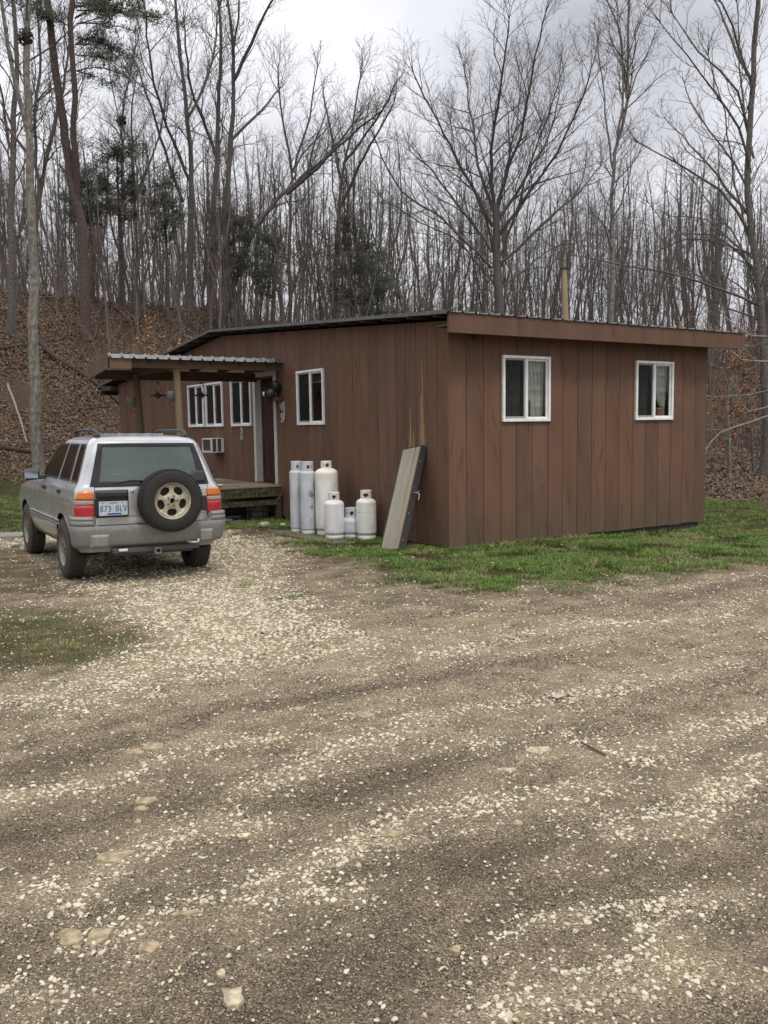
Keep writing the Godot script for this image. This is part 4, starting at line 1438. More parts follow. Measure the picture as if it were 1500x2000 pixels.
# surface nets over a smooth union of tapered capsules
func net_skin(bones: Array, lo: Vector3, hi: Vector3, cell: float, k: float) -> MB:
	var n := Vector3i(((hi - lo) / cell).ceil()) + Vector3i.ONE
	var f := PackedFloat32Array()
	f.resize(n.x * n.y * n.z)
	for z in n.z:
		for y in n.y:
			for x in n.x:
				var p := lo + Vector3(x, y, z) * cell
				var d := 1e3
				for q in bones:
					var ab: Vector3 = q[1] - q[0]
					var h := clampf((p - q[0]).dot(ab) / ab.length_squared(), 0, 1)
					var e: float = (p - q[0] - ab * h).length() - lerpf(q[2], q[3], h)
					var m := maxf(k - absf(d - e), 0.0) / k
					d = minf(d, e) - m * m * k * 0.25
				f[(z * n.y + y) * n.x + x] = d
	var b := MB.new()
	var id := {}
	for z in n.z - 1:
		for y in n.y - 1:
			for x in n.x - 1:
				var s := Vector3()
				var c := 0
				var v := []
				for q in 8:
					v.append(f[((z + (q >> 2)) * n.y + y + ((q >> 1) & 1)) * n.x + x + (q & 1)])
				for e in [[0, 1], [2, 3], [4, 5], [6, 7], [0, 2], [1, 3], [4, 6], [5, 7], [0, 4], [1, 5], [2, 6], [3, 7]]:
					if (v[e[0]] < 0) != (v[e[1]] < 0):
						var t: float = v[e[0]] / (v[e[0]] - v[e[1]])
						s += Vector3(e[0] & 1, (e[0] >> 1) & 1, e[0] >> 2).lerp(Vector3(e[1] & 1, (e[1] >> 1) & 1, e[1] >> 2), t)
						c += 1
				if c:
					var g := Vector3(v[1] + v[3] + v[5] + v[7] - v[0] - v[2] - v[4] - v[6], v[2] + v[3] + v[6] + v[7] - v[0] - v[1] - v[4] - v[5], v[4] + v[5] + v[6] + v[7] - v[0] - v[1] - v[2] - v[3])
					id[Vector3i(x, y, z)] = b.vert(lo + (Vector3(x, y, z) + s / c) * cell, g)
	for q in id:
		for ax in 3:
			var st := Vector3i()
			st[ax] = 1
			var i0: int = (q.z * n.y + q.y) * n.x + q.x
			var i1: int = ((q.z + st.z) * n.y + q.y + st.y) * n.x + q.x + st.x
			if (f[i0] < 0) == (f[i1] < 0):
				continue
			var u := Vector3i()
			u[(ax + 1) % 3] = 1
			var w := Vector3i()
			w[(ax + 2) % 3] = 1
			if not (id.has(q - u) and id.has(q - w) and id.has(q - u - w)):
				continue
			if f[i0] < 0:
				b.quad_i(id[q - u - w], id[q - w], id[q], id[q - u])
			else:
				b.quad_i(id[q - u - w], id[q - u], id[q], id[q - w])
	return b

func build_wall_things(_side: Transform3D) -> void:
	# window air conditioner through the wall
	var ac := thing("air_conditioner", "white window air conditioner sticking out of the cabin's board wall", "air conditioner", ht * Transform3D(Basis(Vector3.UP, -PI / 2), Vector3(0, 1.2, -7.79)))
	var wh := plain("appliance_white", lin(0.52, 0.51, 0.47), 0.5)
	var c := MB.new()
	for e in [[Vector3(-0.25, 0.008, 0.15), Vector3(0.5, 0.016, 0.30)], [Vector3(-0.25, 0.292, 0.15), Vector3(0.5, 0.016, 0.30)], [Vector3(-0.009, 0.15, 0.277), Vector3(0.018, 0.268, 0.045)], [Vector3(-0.491, 0.15, 0.277), Vector3(0.018, 0.268, 0.045)], [Vector3(-0.009, 0.15, 0.03), Vector3(0.018, 0.268, 0.06)], [Vector3(-0.491, 0.15, 0.03), Vector3(0.018, 0.268, 0.06)], [Vector3(-0.009, 0.15, 0.155), Vector3(0.018, 0.268, 0.03)]]:
		c.box(e[0], e[1], 0.003)
	for e in [[-0.25, 0.026, 0.464, 0.02], [-0.25, 0.274, 0.464, 0.02]]:
		c.box(Vector3(e[0], e[1], 0.289), Vector3(e[2], e[3], 0.018), 0.003)
	part("cabinet", c, wh, ac)
	var g := MB.new()
	g.box(Vector3(-0.25, 0.15, 0.14), Vector3(0.47, 0.26, 0.25))
	part("coil", g, plain("coil_dark", lin(0.045, 0.045, 0.045), 0.8), ac)
	for k in 12:
		var s := MB.new()
		s.box(Vector3(-0.25, 0.045 + k * 0.019, 0.272), Vector3(0.462, 0.006, 0.01), 0.001)
		part("grille_slat", s, plain("grille_grey", lin(0.16, 0.16, 0.15), 0.6), ac)
	# thermometer strip
	var th := thing("thermometer", "narrow white thermometer plate on the boards left of the door", "thermometer", ht * Transform3D(Basis(Vector3.UP, -PI / 2), Vector3(-0.005, 1.48, -6.86)))
	var p := MB.new()
	p.box(Vector3(0, 0.11, 0), Vector3(0.09, 0.24, 0.012), 0.003)
	part("plate", p, plain("plate_white", lin(0.50, 0.49, 0.45), 0.6), th)
	var tb := MB.new()
	tb.box(Vector3(0, 0.13, 0.008), Vector3(0.012, 0.17, 0.006), 0.002)
	tb.box(Vector3(-0.022, 0.16, 0.0075), Vector3(0.03, 0.04, 0.004))
	tb.box(Vector3(0.02, 0.09, 0.0075), Vector3(0.03, 0.05, 0.004))
	part("scale", tb, plain("scale_dark", lin(0.05, 0.045, 0.05), 0.6), th)
	var rb := MB.new()
	blob(rb, Vector3(0, 0.035, 0.009), Vector3(0.016, 0.02, 0.008))
	part("bulb", rb, plain("dull_red", lin(0.25, 0.06, 0.05), 0.4), th)
	# letter ornament: pale green hanging letters
	var sg := thing("letter_ornament", "pale green hanging ornament of a leafy bow and a letter S beside the door", "ornament", ht * Transform3D(Basis(Vector3.UP, -PI / 2), Vector3(-0.02, 1.80, -5.0)))
	var gr := plain("verdigris", lin(0.32, 0.40, 0.30), 0.6)
	var bow := MB.new()
	bow.tube([Vector3(-0.06, 0.38, 0), Vector3(-0.03, 0.30, 0.01), Vector3(0.0, 0.22, 0), Vector3(0.01, 0.34, 0.01), Vector3(0.05, 0.36, 0), Vector3(0.05, 0.24, 0.01), Vector3(0.07, 0.20, 0)], [0.008, 0.012, 0.012, 0.01, 0.012, 0.012, 0.008], 6)
	bow.tube([Vector3(0.08, 0.38, -0.005), Vector3(0.11, 0.22, -0.005), Vector3(0.09, 0.05, -0.005)], [0.012, 0.016, 0.012], 6)
	part("bow", bow, gr, sg)
	var tm := TextMesh.new()
	var fnt := SystemFont.new()
	fnt.font_names = PackedStringArray(["Droid Serif"])
	fnt.font_weight = 700
	tm.font = fnt
	tm.text = "S"
	tm.font_size = 32
	tm.pixel_size = 0.0072
	tm.depth = 0.015
	part("letter", tm, plain("pale_letter", lin(0.45, 0.50, 0.40), 0.6), sg, Transform3D(Basis(), Vector3(0.03, 0.07, 0.0)))
	# black lamp by the door with a round clear lens
	var lp := thing("wall_lamp", "black bracketed porch lamp with a round pale lens beside the door top", "lamp", ht * Transform3D(Basis(Vector3.UP, -PI / 2), Vector3(0, 2.33, -5.03)))
	var bk := plain("black_plastic", lin(0.012, 0.012, 0.013), 0.5)
	var a := MB.new()
	a.box(Vector3(0.04, -0.12, 0.09), Vector3(0.16, 0.06, 0.16), 0.008)
	part("bracket", a, plain("red_cedar", lin(0.085, 0.03, 0.022), 0.8), lp)
	var h := MB.new()
	h.lathe(Vector3(-0.10, -0.02, 0.17), [Vector2(0.0, -0.12), Vector2(0.09, -0.11), Vector2(0.13, -0.04), Vector2(0.12, 0.05), Vector2(0.05, 0.12), Vector2(0.0, 0.13)], 18, Basis(Vector3.UP, 0.5) * Basis(Vector3.RIGHT, PI / 2))
	h.lathe(Vector3(-0.02, 0.12, 0.10), [Vector2(0.0, -0.1), Vector2(0.07, -0.09), Vector2(0.09, 0.0), Vector2(0.06, 0.09), Vector2(0.0, 0.1)], 14, Basis(Vector3.RIGHT, 0.6))
	h.tube([Vector3(0.0, -0.1, 0.1), Vector3(0.0, 0.0, 0.1), Vector3(-0.05, 0.05, 0.12)], [0.02, 0.02, 0.02], 8)
	h.tube([Vector3(-0.1, -0.03, 0.2), Vector3(-0.27, -0.03, 0.22)], [0.03, 0.012], 8)
	part("shade", h, bk, lp)
	var ln := MB.new()
	blob(ln, Vector3(-0.13, -0.02, 0.29), Vector3(0.04, 0.045, 0.02))
	part("lens", ln, plain("lens_pale", lin(0.62, 0.62, 0.6), 0.2), lp)
	# two hanging plane ornaments under the canopy
	for e in [[-2.05, 2.29, -5.75, 2.62, "black aeroplane-shaped ornament hung by the far porch post"], [-1.25, 2.30, -5.75, 2.62, "black aeroplane-shaped ornament hung before the pair of windows"]]:
		var o := thing("hanging_ornament", e[4], "ornament", hl(e[0], e[1], e[2], -0.35), "hanging aeroplane ornaments")
		var body := MB.new()
		body.lathe(Vector3(0, 0, 0.02), [Vector2(0.0, -0.17), Vector2(0.018, -0.16), Vector2(0.04, -0.02), Vector2(0.05, 0.08), Vector2(0.05, 0.13), Vector2(0.0, 0.14)], 12, Basis(Vector3.RIGHT, PI / 2))
		body.box(Vector3(0, 0.055, -0.12), Vector3(0.008, 0.07, 0.06), 0.003)
		part("body", body, bk, o)
		var wing := MB.new()
		wing.box(Vector3(0, 0.0, 0.05), Vector3(0.28, 0.028, 0.085), 0.01)
		part("wing", wing, bk, o)
		var pr := MB.new()
		pr.box(Vector3(0, 0, 0.175), Vector3(0.02, 0.15, 0.008), 0.003)
		part("propeller", pr, bk, o)
		var st := MB.new()
		st.tube([Vector3(-0.05, 0.0, 0.05), Vector3(-0.012, e[3] - e[1] - 0.1, 0)], [0.004, 0.004], 5)
		st.tube([Vector3(0.085, 0.0, 0.05), Vector3(0.02, e[3] - e[1] - 0.1, 0)], [0.004, 0.004], 5)
		st.box(Vector3(0.003, e[3] - e[1] - 0.1, 0), Vector3(0.06, 0.025, 0.02), 0.004)
		st.tube([Vector3(0.0, e[3] - e[1] - 0.1, 0), Vector3(0, e[3] - e[1] + 0.04, 0)], [0.004, 0.004], 5)
		part("string", st, plain("brown_string", lin(0.09, 0.045, 0.03), 0.8), o)
	# bucket lanterns on scrolled brackets
	for e in [[-2.03, 2.27, -5.17, "grey bucket lantern on a scrolled bracket by the near porch post"], [-2.45, 2.20, -6.02, "grey bucket lantern on a scrolled bracket by the far porch post"]]:
		var o := thing("lantern", e[3], "lantern", hl(e[0], e[1], e[2], -0.2), "bucket lanterns on the porch posts")
		var bu := MB.new()
		bu.lathe(Vector3(), [Vector2(0.0, -0.075), Vector2(0.07, -0.072), Vector2(0.076, 0.05), Vector2(0.066, 0.075), Vector2(0.0, 0.08)], 18)
		part("bucket", bu, plain("galvanised", lin(0.115, 0.12, 0.115), 0.55), o)
		var br := MB.new()
		br.tube([Vector3(0, -0.075, 0), Vector3(-0.03, -0.14, 0), Vector3(0.0, -0.19, 0), Vector3(0.06, -0.19, 0), Vector3(0.115, -0.23, 0)], [0.005, 0.006, 0.006, 0.006, 0.005], 6)
		br.box(Vector3(0.085, -0.11, 0), Vector3(0.035, 0.09, 0.03), 0.006)
		br.tube([Vector3(0.0, -0.06, 0), Vector3(0.085, -0.11, 0)], [0.006, 0.006], 6)
		part("bracket", br, bk, o)

func build_cylinders() -> void:
	var chalk := textured("white_cylinder_paint", lin(0.84, 0.84, 0.79), 0.4, grain_tex("paint", 256, 0.015, 4, 0.90, 1.0), Vector3(0.9, 0.5, 0.9))
	var bluish := textured("grey_cylinder_paint", lin(0.60, 0.63, 0.68), 0.4, grain_tex("paint", 256, 0.015, 4, 0.90, 1.0), Vector3(0.9, 0.5, 0.9))
	var cool := textured("cool_white_paint", lin(0.83, 0.84, 0.86), 0.4, grain_tex("paint", 256, 0.015, 4, 0.90, 1.0), Vector3(0.9, 0.5, 0.9))
	var dark := plain("valve_dark", lin(0.05, 0.04, 0.035), 0.6)
	var brass := plain("valve_brass", Color(0.45, 0.36, 0.2), 0.4, 0.8)
	var scuff := plain("scuff_grey", lin(0.16, 0.165, 0.17), 0.8)
	# x, z in house axes, radius, shoulder height, top height, paint, collar kind, label
	var list := [
		[-0.70, -3.13, 0.117, 1.025, 1.145, bluish, 0, "tall grey-blue gas cylinder at the deck end of the row", 0.5, [[4.72, 0.50, 0.25, 0.68], [1.58, 0.50, 0.25, 0.68]]],
		[-0.665, -2.825, 0.122, 1.025, 1.145, bluish, 0, "tall grey-blue gas cylinder with dark scuffs, second from the deck", 0.35, [[4.62, 0.50, 0.25, 0.68], [1.48, 0.50, 0.25, 0.68]]],
		[-0.47, -2.56, 0.182, 1.06, 1.155, chalk, 1, "tall wide white gas cylinder with two round collar holes", 0.2, [[3.62, 0.30, 0.25, 0.80], [4.42, 0.33, 0.25, 0.80], [0.9, 0.4, 0.25, 0.8]]],
		[-0.62, -2.07, 0.152, 0.60, 0.70, cool, 0, "middle-height white gas cylinder with black scratches near its foot", 0.3, [[4.34, 0.50, 0.28, 0.74], [1.2, 0.5, 0.28, 0.74]]],
		[-0.36, -2.0, 0.155, 0.335, 0.455, bluish, 1, "squat grey gas cylinder between two white ones", 0.5, [[3.45, 0.22, 0.28, 0.7], [4.42, 0.5, 0.28, 0.72], [1.2, 0.5, 0.28, 0.72]]],
		[-0.25, -1.745, 0.152, 0.625, 0.73, chalk, 2, "middle-height white gas cylinder with a dotted rust seam, standing apart", 0.6, [[4.22, 0.60, 0.28, 0.74], [1.1, 0.5, 0.28, 0.74]]],
	]
	for e in list:
		var r: float = e[2]
		var sh: float = e[3]
		var p: Vector3 = ht * Vector3(e[0], 0, e[1])
		p.y = ground_y(p.x, p.z) + 0.012
		var o := thing("gas_cylinder", e[7], "gas cylinder", Transform3D(Basis(Vector3.UP, HOUSE_TURN), p), "gas cylinders along the wall")
		var tall := sh > 0.8
		var dome := r * 0.62
		var b := MB.new()
		var prof := []
		var foot := 0.035
		for i in 8:
			var a := -PI / 2 + PI / 2 * i / 7.0
			prof.append(Vector2(cos(a) * r, foot + dome * 0.8 + sin(a) * dome * 0.8))
		# weld seams stand a little proud
		for y in ([foot + 0.15, sh - 0.14] if tall else ([foot + 0.17, sh * 0.66] if sh > 0.5 else [sh * 0.45, sh * 0.72])):
			prof.append_array([Vector2(r, y - 0.006), Vector2(r + 0.0025, y), Vector2(r, y + 0.006)])
		for i in 10:
			var a := PI / 2 * i / 9.0
			prof.append(Vector2(cos(a) * r, sh - dome * 0.85 + sin(a) * dome * 0.85))
		b.lathe(Vector3(), prof, 40)
		part("tank", b, e[5], o)
		var fr := MB.new()
		fr.lathe(Vector3(), [Vector2(r * 0.9, 0.0), Vector2(r * 0.92, 0.004), Vector2(r * 0.93, 0.06 if tall else 0.045), Vector2(r * 0.85, 0.075 if tall else 0.055)], 36)
		fr.lathe(Vector3(), [Vector2(r * 0.82, 0.07), Vector2(r * 0.88, 0.0), Vector2(r * 0.9, 0.0)], 36)
		part("foot_ring", fr, chalk if tall else e[5], o)
		# collar: an open ring wall with hand holes
		var col := MB.new()
		var cr := r * (0.47 if tall and r > 0.15 else (0.76 if tall else (0.62 if sh < 0.4 else 0.55)))
		var y0 := sh - dome * 0.10 - 0.02
		var y1: float = e[4]
		var rows := 18
		var cols := 120
		for side in 2:
			var rr := cr - 0.004 * side
			var pts := []
			for i in rows + 1:
				var row := []
				for j in cols + 1:
					var a := TAU * j / cols
					row.append(Vector3(cos(a) * rr, lerpf(y0, y1, float(i) / rows), -sin(a) * rr))
				pts.append(row)
			var skip := func(i, j):
				var a: float = TAU * (j + 0.5) / cols
				var v: float = (i + 0.5) / rows
				for h in e[9]:
					var da: float = absf(wrapf(a - h[0], -PI, PI)) / float(h[1])
					var dv: float = absf(v - (h[2] + h[3]) / 2) / ((h[3] - h[2]) / 2)
					if (e[6] == 0 and maxf(da, dv) < 1.0) or (e[6] != 0 and pow(da, 2.6) + pow(dv, 2.6) < 1.0):
						return true
				return false
			col.grid(pts, side == 1, skip)
		col.lathe(Vector3(), [Vector2(cr, y1 - 0.006), Vector2(cr + 0.004, y1), Vector2(cr - 0.004, y1 + 0.005), Vector2(cr - 0.008, y1 - 0.004)], 36)
		part("collar", col, e[5], o)
		var va := MB.new()
		va.tube([Vector3(0, sh - 0.02, 0), Vector3(0, sh + 0.05, 0)], [0.018, 0.016], 10)
		va.tube([Vector3(-0.03, sh + 0.035, 0), Vector3(0.035, sh + 0.035, 0)], [0.013, 0.013], 8)
		part("valve", va, brass, o)
		var kn := MB.new()
		kn.lathe(Vector3(0, sh + 0.05, 0), [Vector2(0.0, 0), Vector2(0.028, 0.002), Vector2(0.03, 0.018), Vector2(0.0, 0.022)], 14)
		part("valve_knob", kn, dark, o)
		# scuffs and scratches of rubbed-off paint lie on the skin
		var marks := []
		if e[7].contains("dark scuffs"):
			marks = [[0.15, 0.62, 0.10, 0.05], [0.1, 0.45, 0.14, 0.018], [0.05, 0.22, 0.10, 0.012], [-0.05, 0.68, 0.05, 0.03]]
		elif e[7].contains("deck end"):
			marks = [[0.2, 0.60, 0.12, 0.012], [-1.25, 0.8, 0.05, 0.008]]
		elif e[7].contains("two round"):
			marks = [[-0.15, 0.52, 0.05, 0.03], [-0.45, 0.42, 0.05, 0.008]]
		elif e[7].contains("scratches"):
			marks = [[-0.95, 0.10, 0.07, 0.006], [-0.6, 0.10, 0.07, 0.006]]
		elif e[7].contains("dotted"):
			for q in 9:
				marks.append([-1.6 + q * 0.27 + 0.1 * sin(q * 3.0), 0.415, 0.012 + 0.006 * (q % 3), 0.009])
		if marks.size():
			var mk := MB.new()
			for q in marks:
				var rows2 := []
				for i in 25:
					var v := i / 24.0
					var y := float(q[1]) + (v - 0.5) * 2.0 * float(q[2]) * 0.5
					var wd: float = q[3] / r * sin(PI * clampf(v, 0.03, 0.97)) * clampf(0.7 + 2.2 * noise_b.get_noise_2d(y * 170.0, q[0] * 40.0), 0.08, 1.6)
					var wl: float = wd * clampf(0.8 + 2.4 * noise_b.get_noise_2d(y * 120.0, 11.0 + q[0] * 9.0), 0.1, 1.8)
					var row := []
					for j in 5:
						var a := -0.65 - PI / 2 + 0.55 + float(q[0]) + (j / 4.0 - 0.5) * 2.0 * (wl if j < 2 else wd) + 0.05 * noise_b.get_noise_2d(y * 30.0, 7.0)
						row.append(Vector3(cos(a) * (r + 0.0018), y, -sin(a) * (r + 0.0018)))
					rows2.append(row)
				mk.grid(rows2)
			part("scuff", mk, scuff, o)
	# plank they stand beside
	var pk := MB.new()
	pk.box(Vector3(0, 0.012, 0), Vector3(0.28, 0.035, 1.95), 0.006)
	var pos: Vector3 = ht * Vector3(-0.90, 0, -2.45)
	single("ground_plank", pk, textured("grey_plank", lin(0.145, 0.13, 0.105), 0.95, board_tex(), Vector3(1, 0.6, 1)), "weathered grey plank lying flat before the gas cylinders", "plank", Transform3D(Basis(Vector3.UP, HOUSE_TURN + 0.06), Vector3(pos.x, ground_y(pos.x, pos.z), pos.z)))

func build_ramp() -> void:
	# a loading ramp of two grey boards in a dark steel frame, leaning on the wall
	var foot := Vector3(-0.645, -0.01, -0.50)
	var top := Vector3(-0.075, 1.41, -0.74)
	var up := (top - foot).normalized()
	var right := Vector3(0, 0, 1)
	right = (right - up * right.dot(up)).normalized()
	var out := right.cross(up).normalized()
	if out.x > 0:
		out = -out
		right = -right
	# own axes: x across, y along its length, z out from the face
	var t := ht * Transform3D(Basis(right, up, right.cross(up)), foot)
	var o := thing("loading_ramp", "grey plank ramp in a dark steel frame leaning against the cabin wall", "ramp", t)
	var wood := textured("ramp_board", lin(0.42, 0.39, 0.335), 0.9, board_tex(), Vector3(0.9, 0.5, 0.9))
	var wood2 := textured("ramp_board_tan", lin(0.40, 0.345, 0.26), 0.9, board_tex(), Vector3(0.9, 0.5, 0.9))
	var steel := textured("ramp_steel", lin(0.040, 0.036, 0.032), 0.6, grain_tex("paint", 256, 0.015, 4, 0.90, 1.0), Vector3(3, 3, 3))
	var L := 1.535
	var a := MB.new()
	a.box(Vector3(-0.062, L / 2, 0.0), Vector3(0.285, L - 0.03, 0.035), 0.004)
	var p1 := part("plank", a, wood, o)
	var b := MB.new()
	b.box(Vector3(0.149, L / 2, -0.002), Vector3(0.107, L - 0.03, 0.035), 0.004)
	part("plank", b, wood2, o)
	for e in [[-0.22, 0.022], [0.217, 0.022]]:
		var c := MB.new()
		c.box(Vector3(e[0], L / 2, -0.028), Vector3(e[1], L, 0.105), 0.003)
		part("side_rail", c, steel, o)
		for k in 4:
			var bo := MB.new()
			bo.lathe(Vector3(e[0] + (0.011 if e[0] > 0 else -0.011), 0.16 + k * 0.38, -0.01), [Vector2(0.009, 0), Vector2(0.008, 0.005), Vector2(0.0, 0.007)], 8, Basis(Vector3.BACK, -PI / 2 if e[0] > 0 else PI / 2))
			part("bolt", bo, plain("bolt_zinc", Color(0.6, 0.6, 0.58), 0.45, 0.7), o)
	for y in [0.02, L - 0.005]:
		var c := MB.new()
		c.box(Vector3(-0.0015, y, -0.0285), Vector3(0.412, 0.02, 0.100), 0.003)
		part("end_rail", c, steel, o)
	var h := MB.new()
	h.tube([Vector3(-0.231, 0.86, -0.02), Vector3(-0.33, 0.86, -0.02), Vector3(-0.35, 0.90, -0.02), Vector3(-0.31, 0.90, -0.02)], [0.008, 0.008, 0.008, 0.008], 6)
	part("latch", h, plain("rust", lin(0.10, 0.045, 0.025), 0.9), o)
	var ch := MB.new()
	ch.tube([Vector3(0.228, 0.84, -0.01), Vector3(0.30, 0.835, -0.02), Vector3(0.32, 0.82, -0.05), Vector3(0.315, 0.74, -0.06)], [0.007, 0.008, 0.012, 0.009], 6)
	ch.tube([Vector3(0.28, 0.835, -0.02), Vector3(0.335, 0.86, -0.04)], [0.006, 0.008], 6)
	part("chain_hook", ch, plain("bolt_zinc", Color(0.6, 0.6, 0.58), 0.45, 0.7), o)


# ---------------------------------------------------------------- the car
# own axes: x to its right, y up, z backwards; origin on the ground under the middle of the rear axle
const CAR_Y := [0.36, 0.42, 0.55, 0.70, 0.84, 0.95, 1.03, 1.075, 1.10, 1.14, 1.30, 1.45, 1.54, 1.585, 1.615, 1.635, 1.648]
const CAR_W := [0.76, 0.795, 0.825, 0.838, 0.842, 0.838, 0.825, 0.805, 0.785, 0.768, 0.715, 0.665, 0.632, 0.600, 0.545, 0.44, 0.25]
const CAR_R := [0.70, 0.72, 0.745, 0.76, 0.768, 0.772, 0.770, 0.762, 0.752, 0.742, 0.705, 0.665, 0.635, 0.605, 0.56, 0.46, 0.28]
const CAR_F := [-3.20, -3.25, -3.27, -3.26, -3.18, -2.95, -2.35, -1.95, -1.85, -1.78, -1.48, -1.20, -1.02, -0.90, -0.78, -0.62, -0.40]
const CAR_K := [0.10, 0.10, 0.11, 0.11, 0.11, 0.11, 0.11, 0.11, 0.11, 0.11, 0.12, 0.13, 0.14, 0.15, 0.17, 0.19, 0.15]

# a point on the body's skin at height y; u = metres along the outline from the tail's middle, negative to the left
func skin(u: float, y: float, out := 0.0) -> Vector3:
	var w := curve(y, CAR_Y, CAR_W)
	var zr := curve(y, CAR_Y, CAR_R)
	var k := curve(y, CAR_Y, CAR_K)
	var s := signf(u)
	var a := absf(u)
	var flat := w - k
	var arc := k * PI / 2
	var p: Vector3
	var n: Vector3
	if a < flat:
		p = Vector3(a, 0, zr)
		n = Vector3(0, 0, 1)
	elif a < flat + arc:
		var t := (a - flat) / k
		n = Vector3(sin(t), 0, cos(t))
		p = Vector3(flat, 0, zr - k) + n * k
	else:
		p = Vector3(w, 0, zr - k - (a - flat - arc))
		n = Vector3(1, 0, 0)
	p.z -= 0.045 * pow(minf(absf(p.x) / w, 1.0), 2) * clampf(1.0 + (p.z - zr) / 0.4, 0, 1)
	p += n * out
	return Vector3(p.x * s if s != 0 else p.x, y, p.z)

# outline length at which the side reaches the lengthwise place z
func u_at(z: float, y: float) -> float:
	var w := curve(y, CAR_Y, CAR_W)
	var zr := curve(y, CAR_Y, CAR_R)
	var k := curve(y, CAR_Y, CAR_K)
	return (w - k) + k * PI / 2 + (zr - k - z)

# sheet laid on the skin: left and right edges given by callables of y that return u
func sheet(b: MB, y0: float, y1: float, ua: Callable, ub: Callable, out: float, nu := 8, ny := 8) -> void:
	var rows := []
	for i in ny + 1:
		var y := lerpf(y0, y1, float(i) / ny)
		var row := []
		for j in nu + 1:
			row.append(skin(lerpf(ua.call(y), ub.call(y), float(j) / nu), y, out))
		rows.append(row)
	b.grid(rows)

# a raised slab on the skin with a rim that goes back to it
func pad(b: MB, y0: float, y1: float, ua: Callable, ub: Callable, out: float, ease := 0.012, nu := 10, ny := 8, back := 0.0) -> void:
	var rows := []
	var vs := [0.0, 0.0]
	for i in ny + 1:
		vs.insert(vs.size() - 1, float(i) / ny)
	var us := [0.0]
	for j in nu + 1:
		us.append(float(j) / nu)
	us.append(1.0)
	vs = [0.0]
	for i in ny + 1:
		vs.append(float(i) / ny)
	vs.append(1.0)
	for i in vs.size():
		var edge_v: bool = i == 0 or i == vs.size() - 1
		var y := lerpf(y0 + (0.0 if edge_v else ease * 0.5), y1 - (0.0 if edge_v else ease * 0.5), vs[i])
		var row := []
		for j in us.size():
			var edge_u: bool = j == 0 or j == us.size() - 1
			var e: float = 0.0 if edge_u else ease * 0.5
			var a: float = ua.call(y)
			var c: float = ub.call(y)
			row.append(skin(lerpf(a + e * signf(c - a), c - e * signf(c - a), us[j]), y, back if (edge_u or edge_v) else out))
		rows.append(row)
	b.grid(rows)

# side windows and the rear glass as regions of (side, y, z or x)
func side_glass(k: int, y: float) -> Vector2:    # z from (front) .. z to (rear) at this height
	var t := clampf((y - 1.13) / 0.40, 0, 1)
	if k == 0:
		return Vector2(lerpf(-1.52, -0.92, t), lerpf(-0.46, -0.42, t))
	if k == 1:
		return Vector2(lerpf(-0.36, -0.33, t), lerpf(0.20, 0.12, t))
	return Vector2(lerpf(0.30, 0.24, t), lerpf(0.60, 0.47, t))

func rear_half(y: float) -> float:
	return lerpf(0.66, 0.535, clampf((y - 1.09) / 0.45, 0, 1))

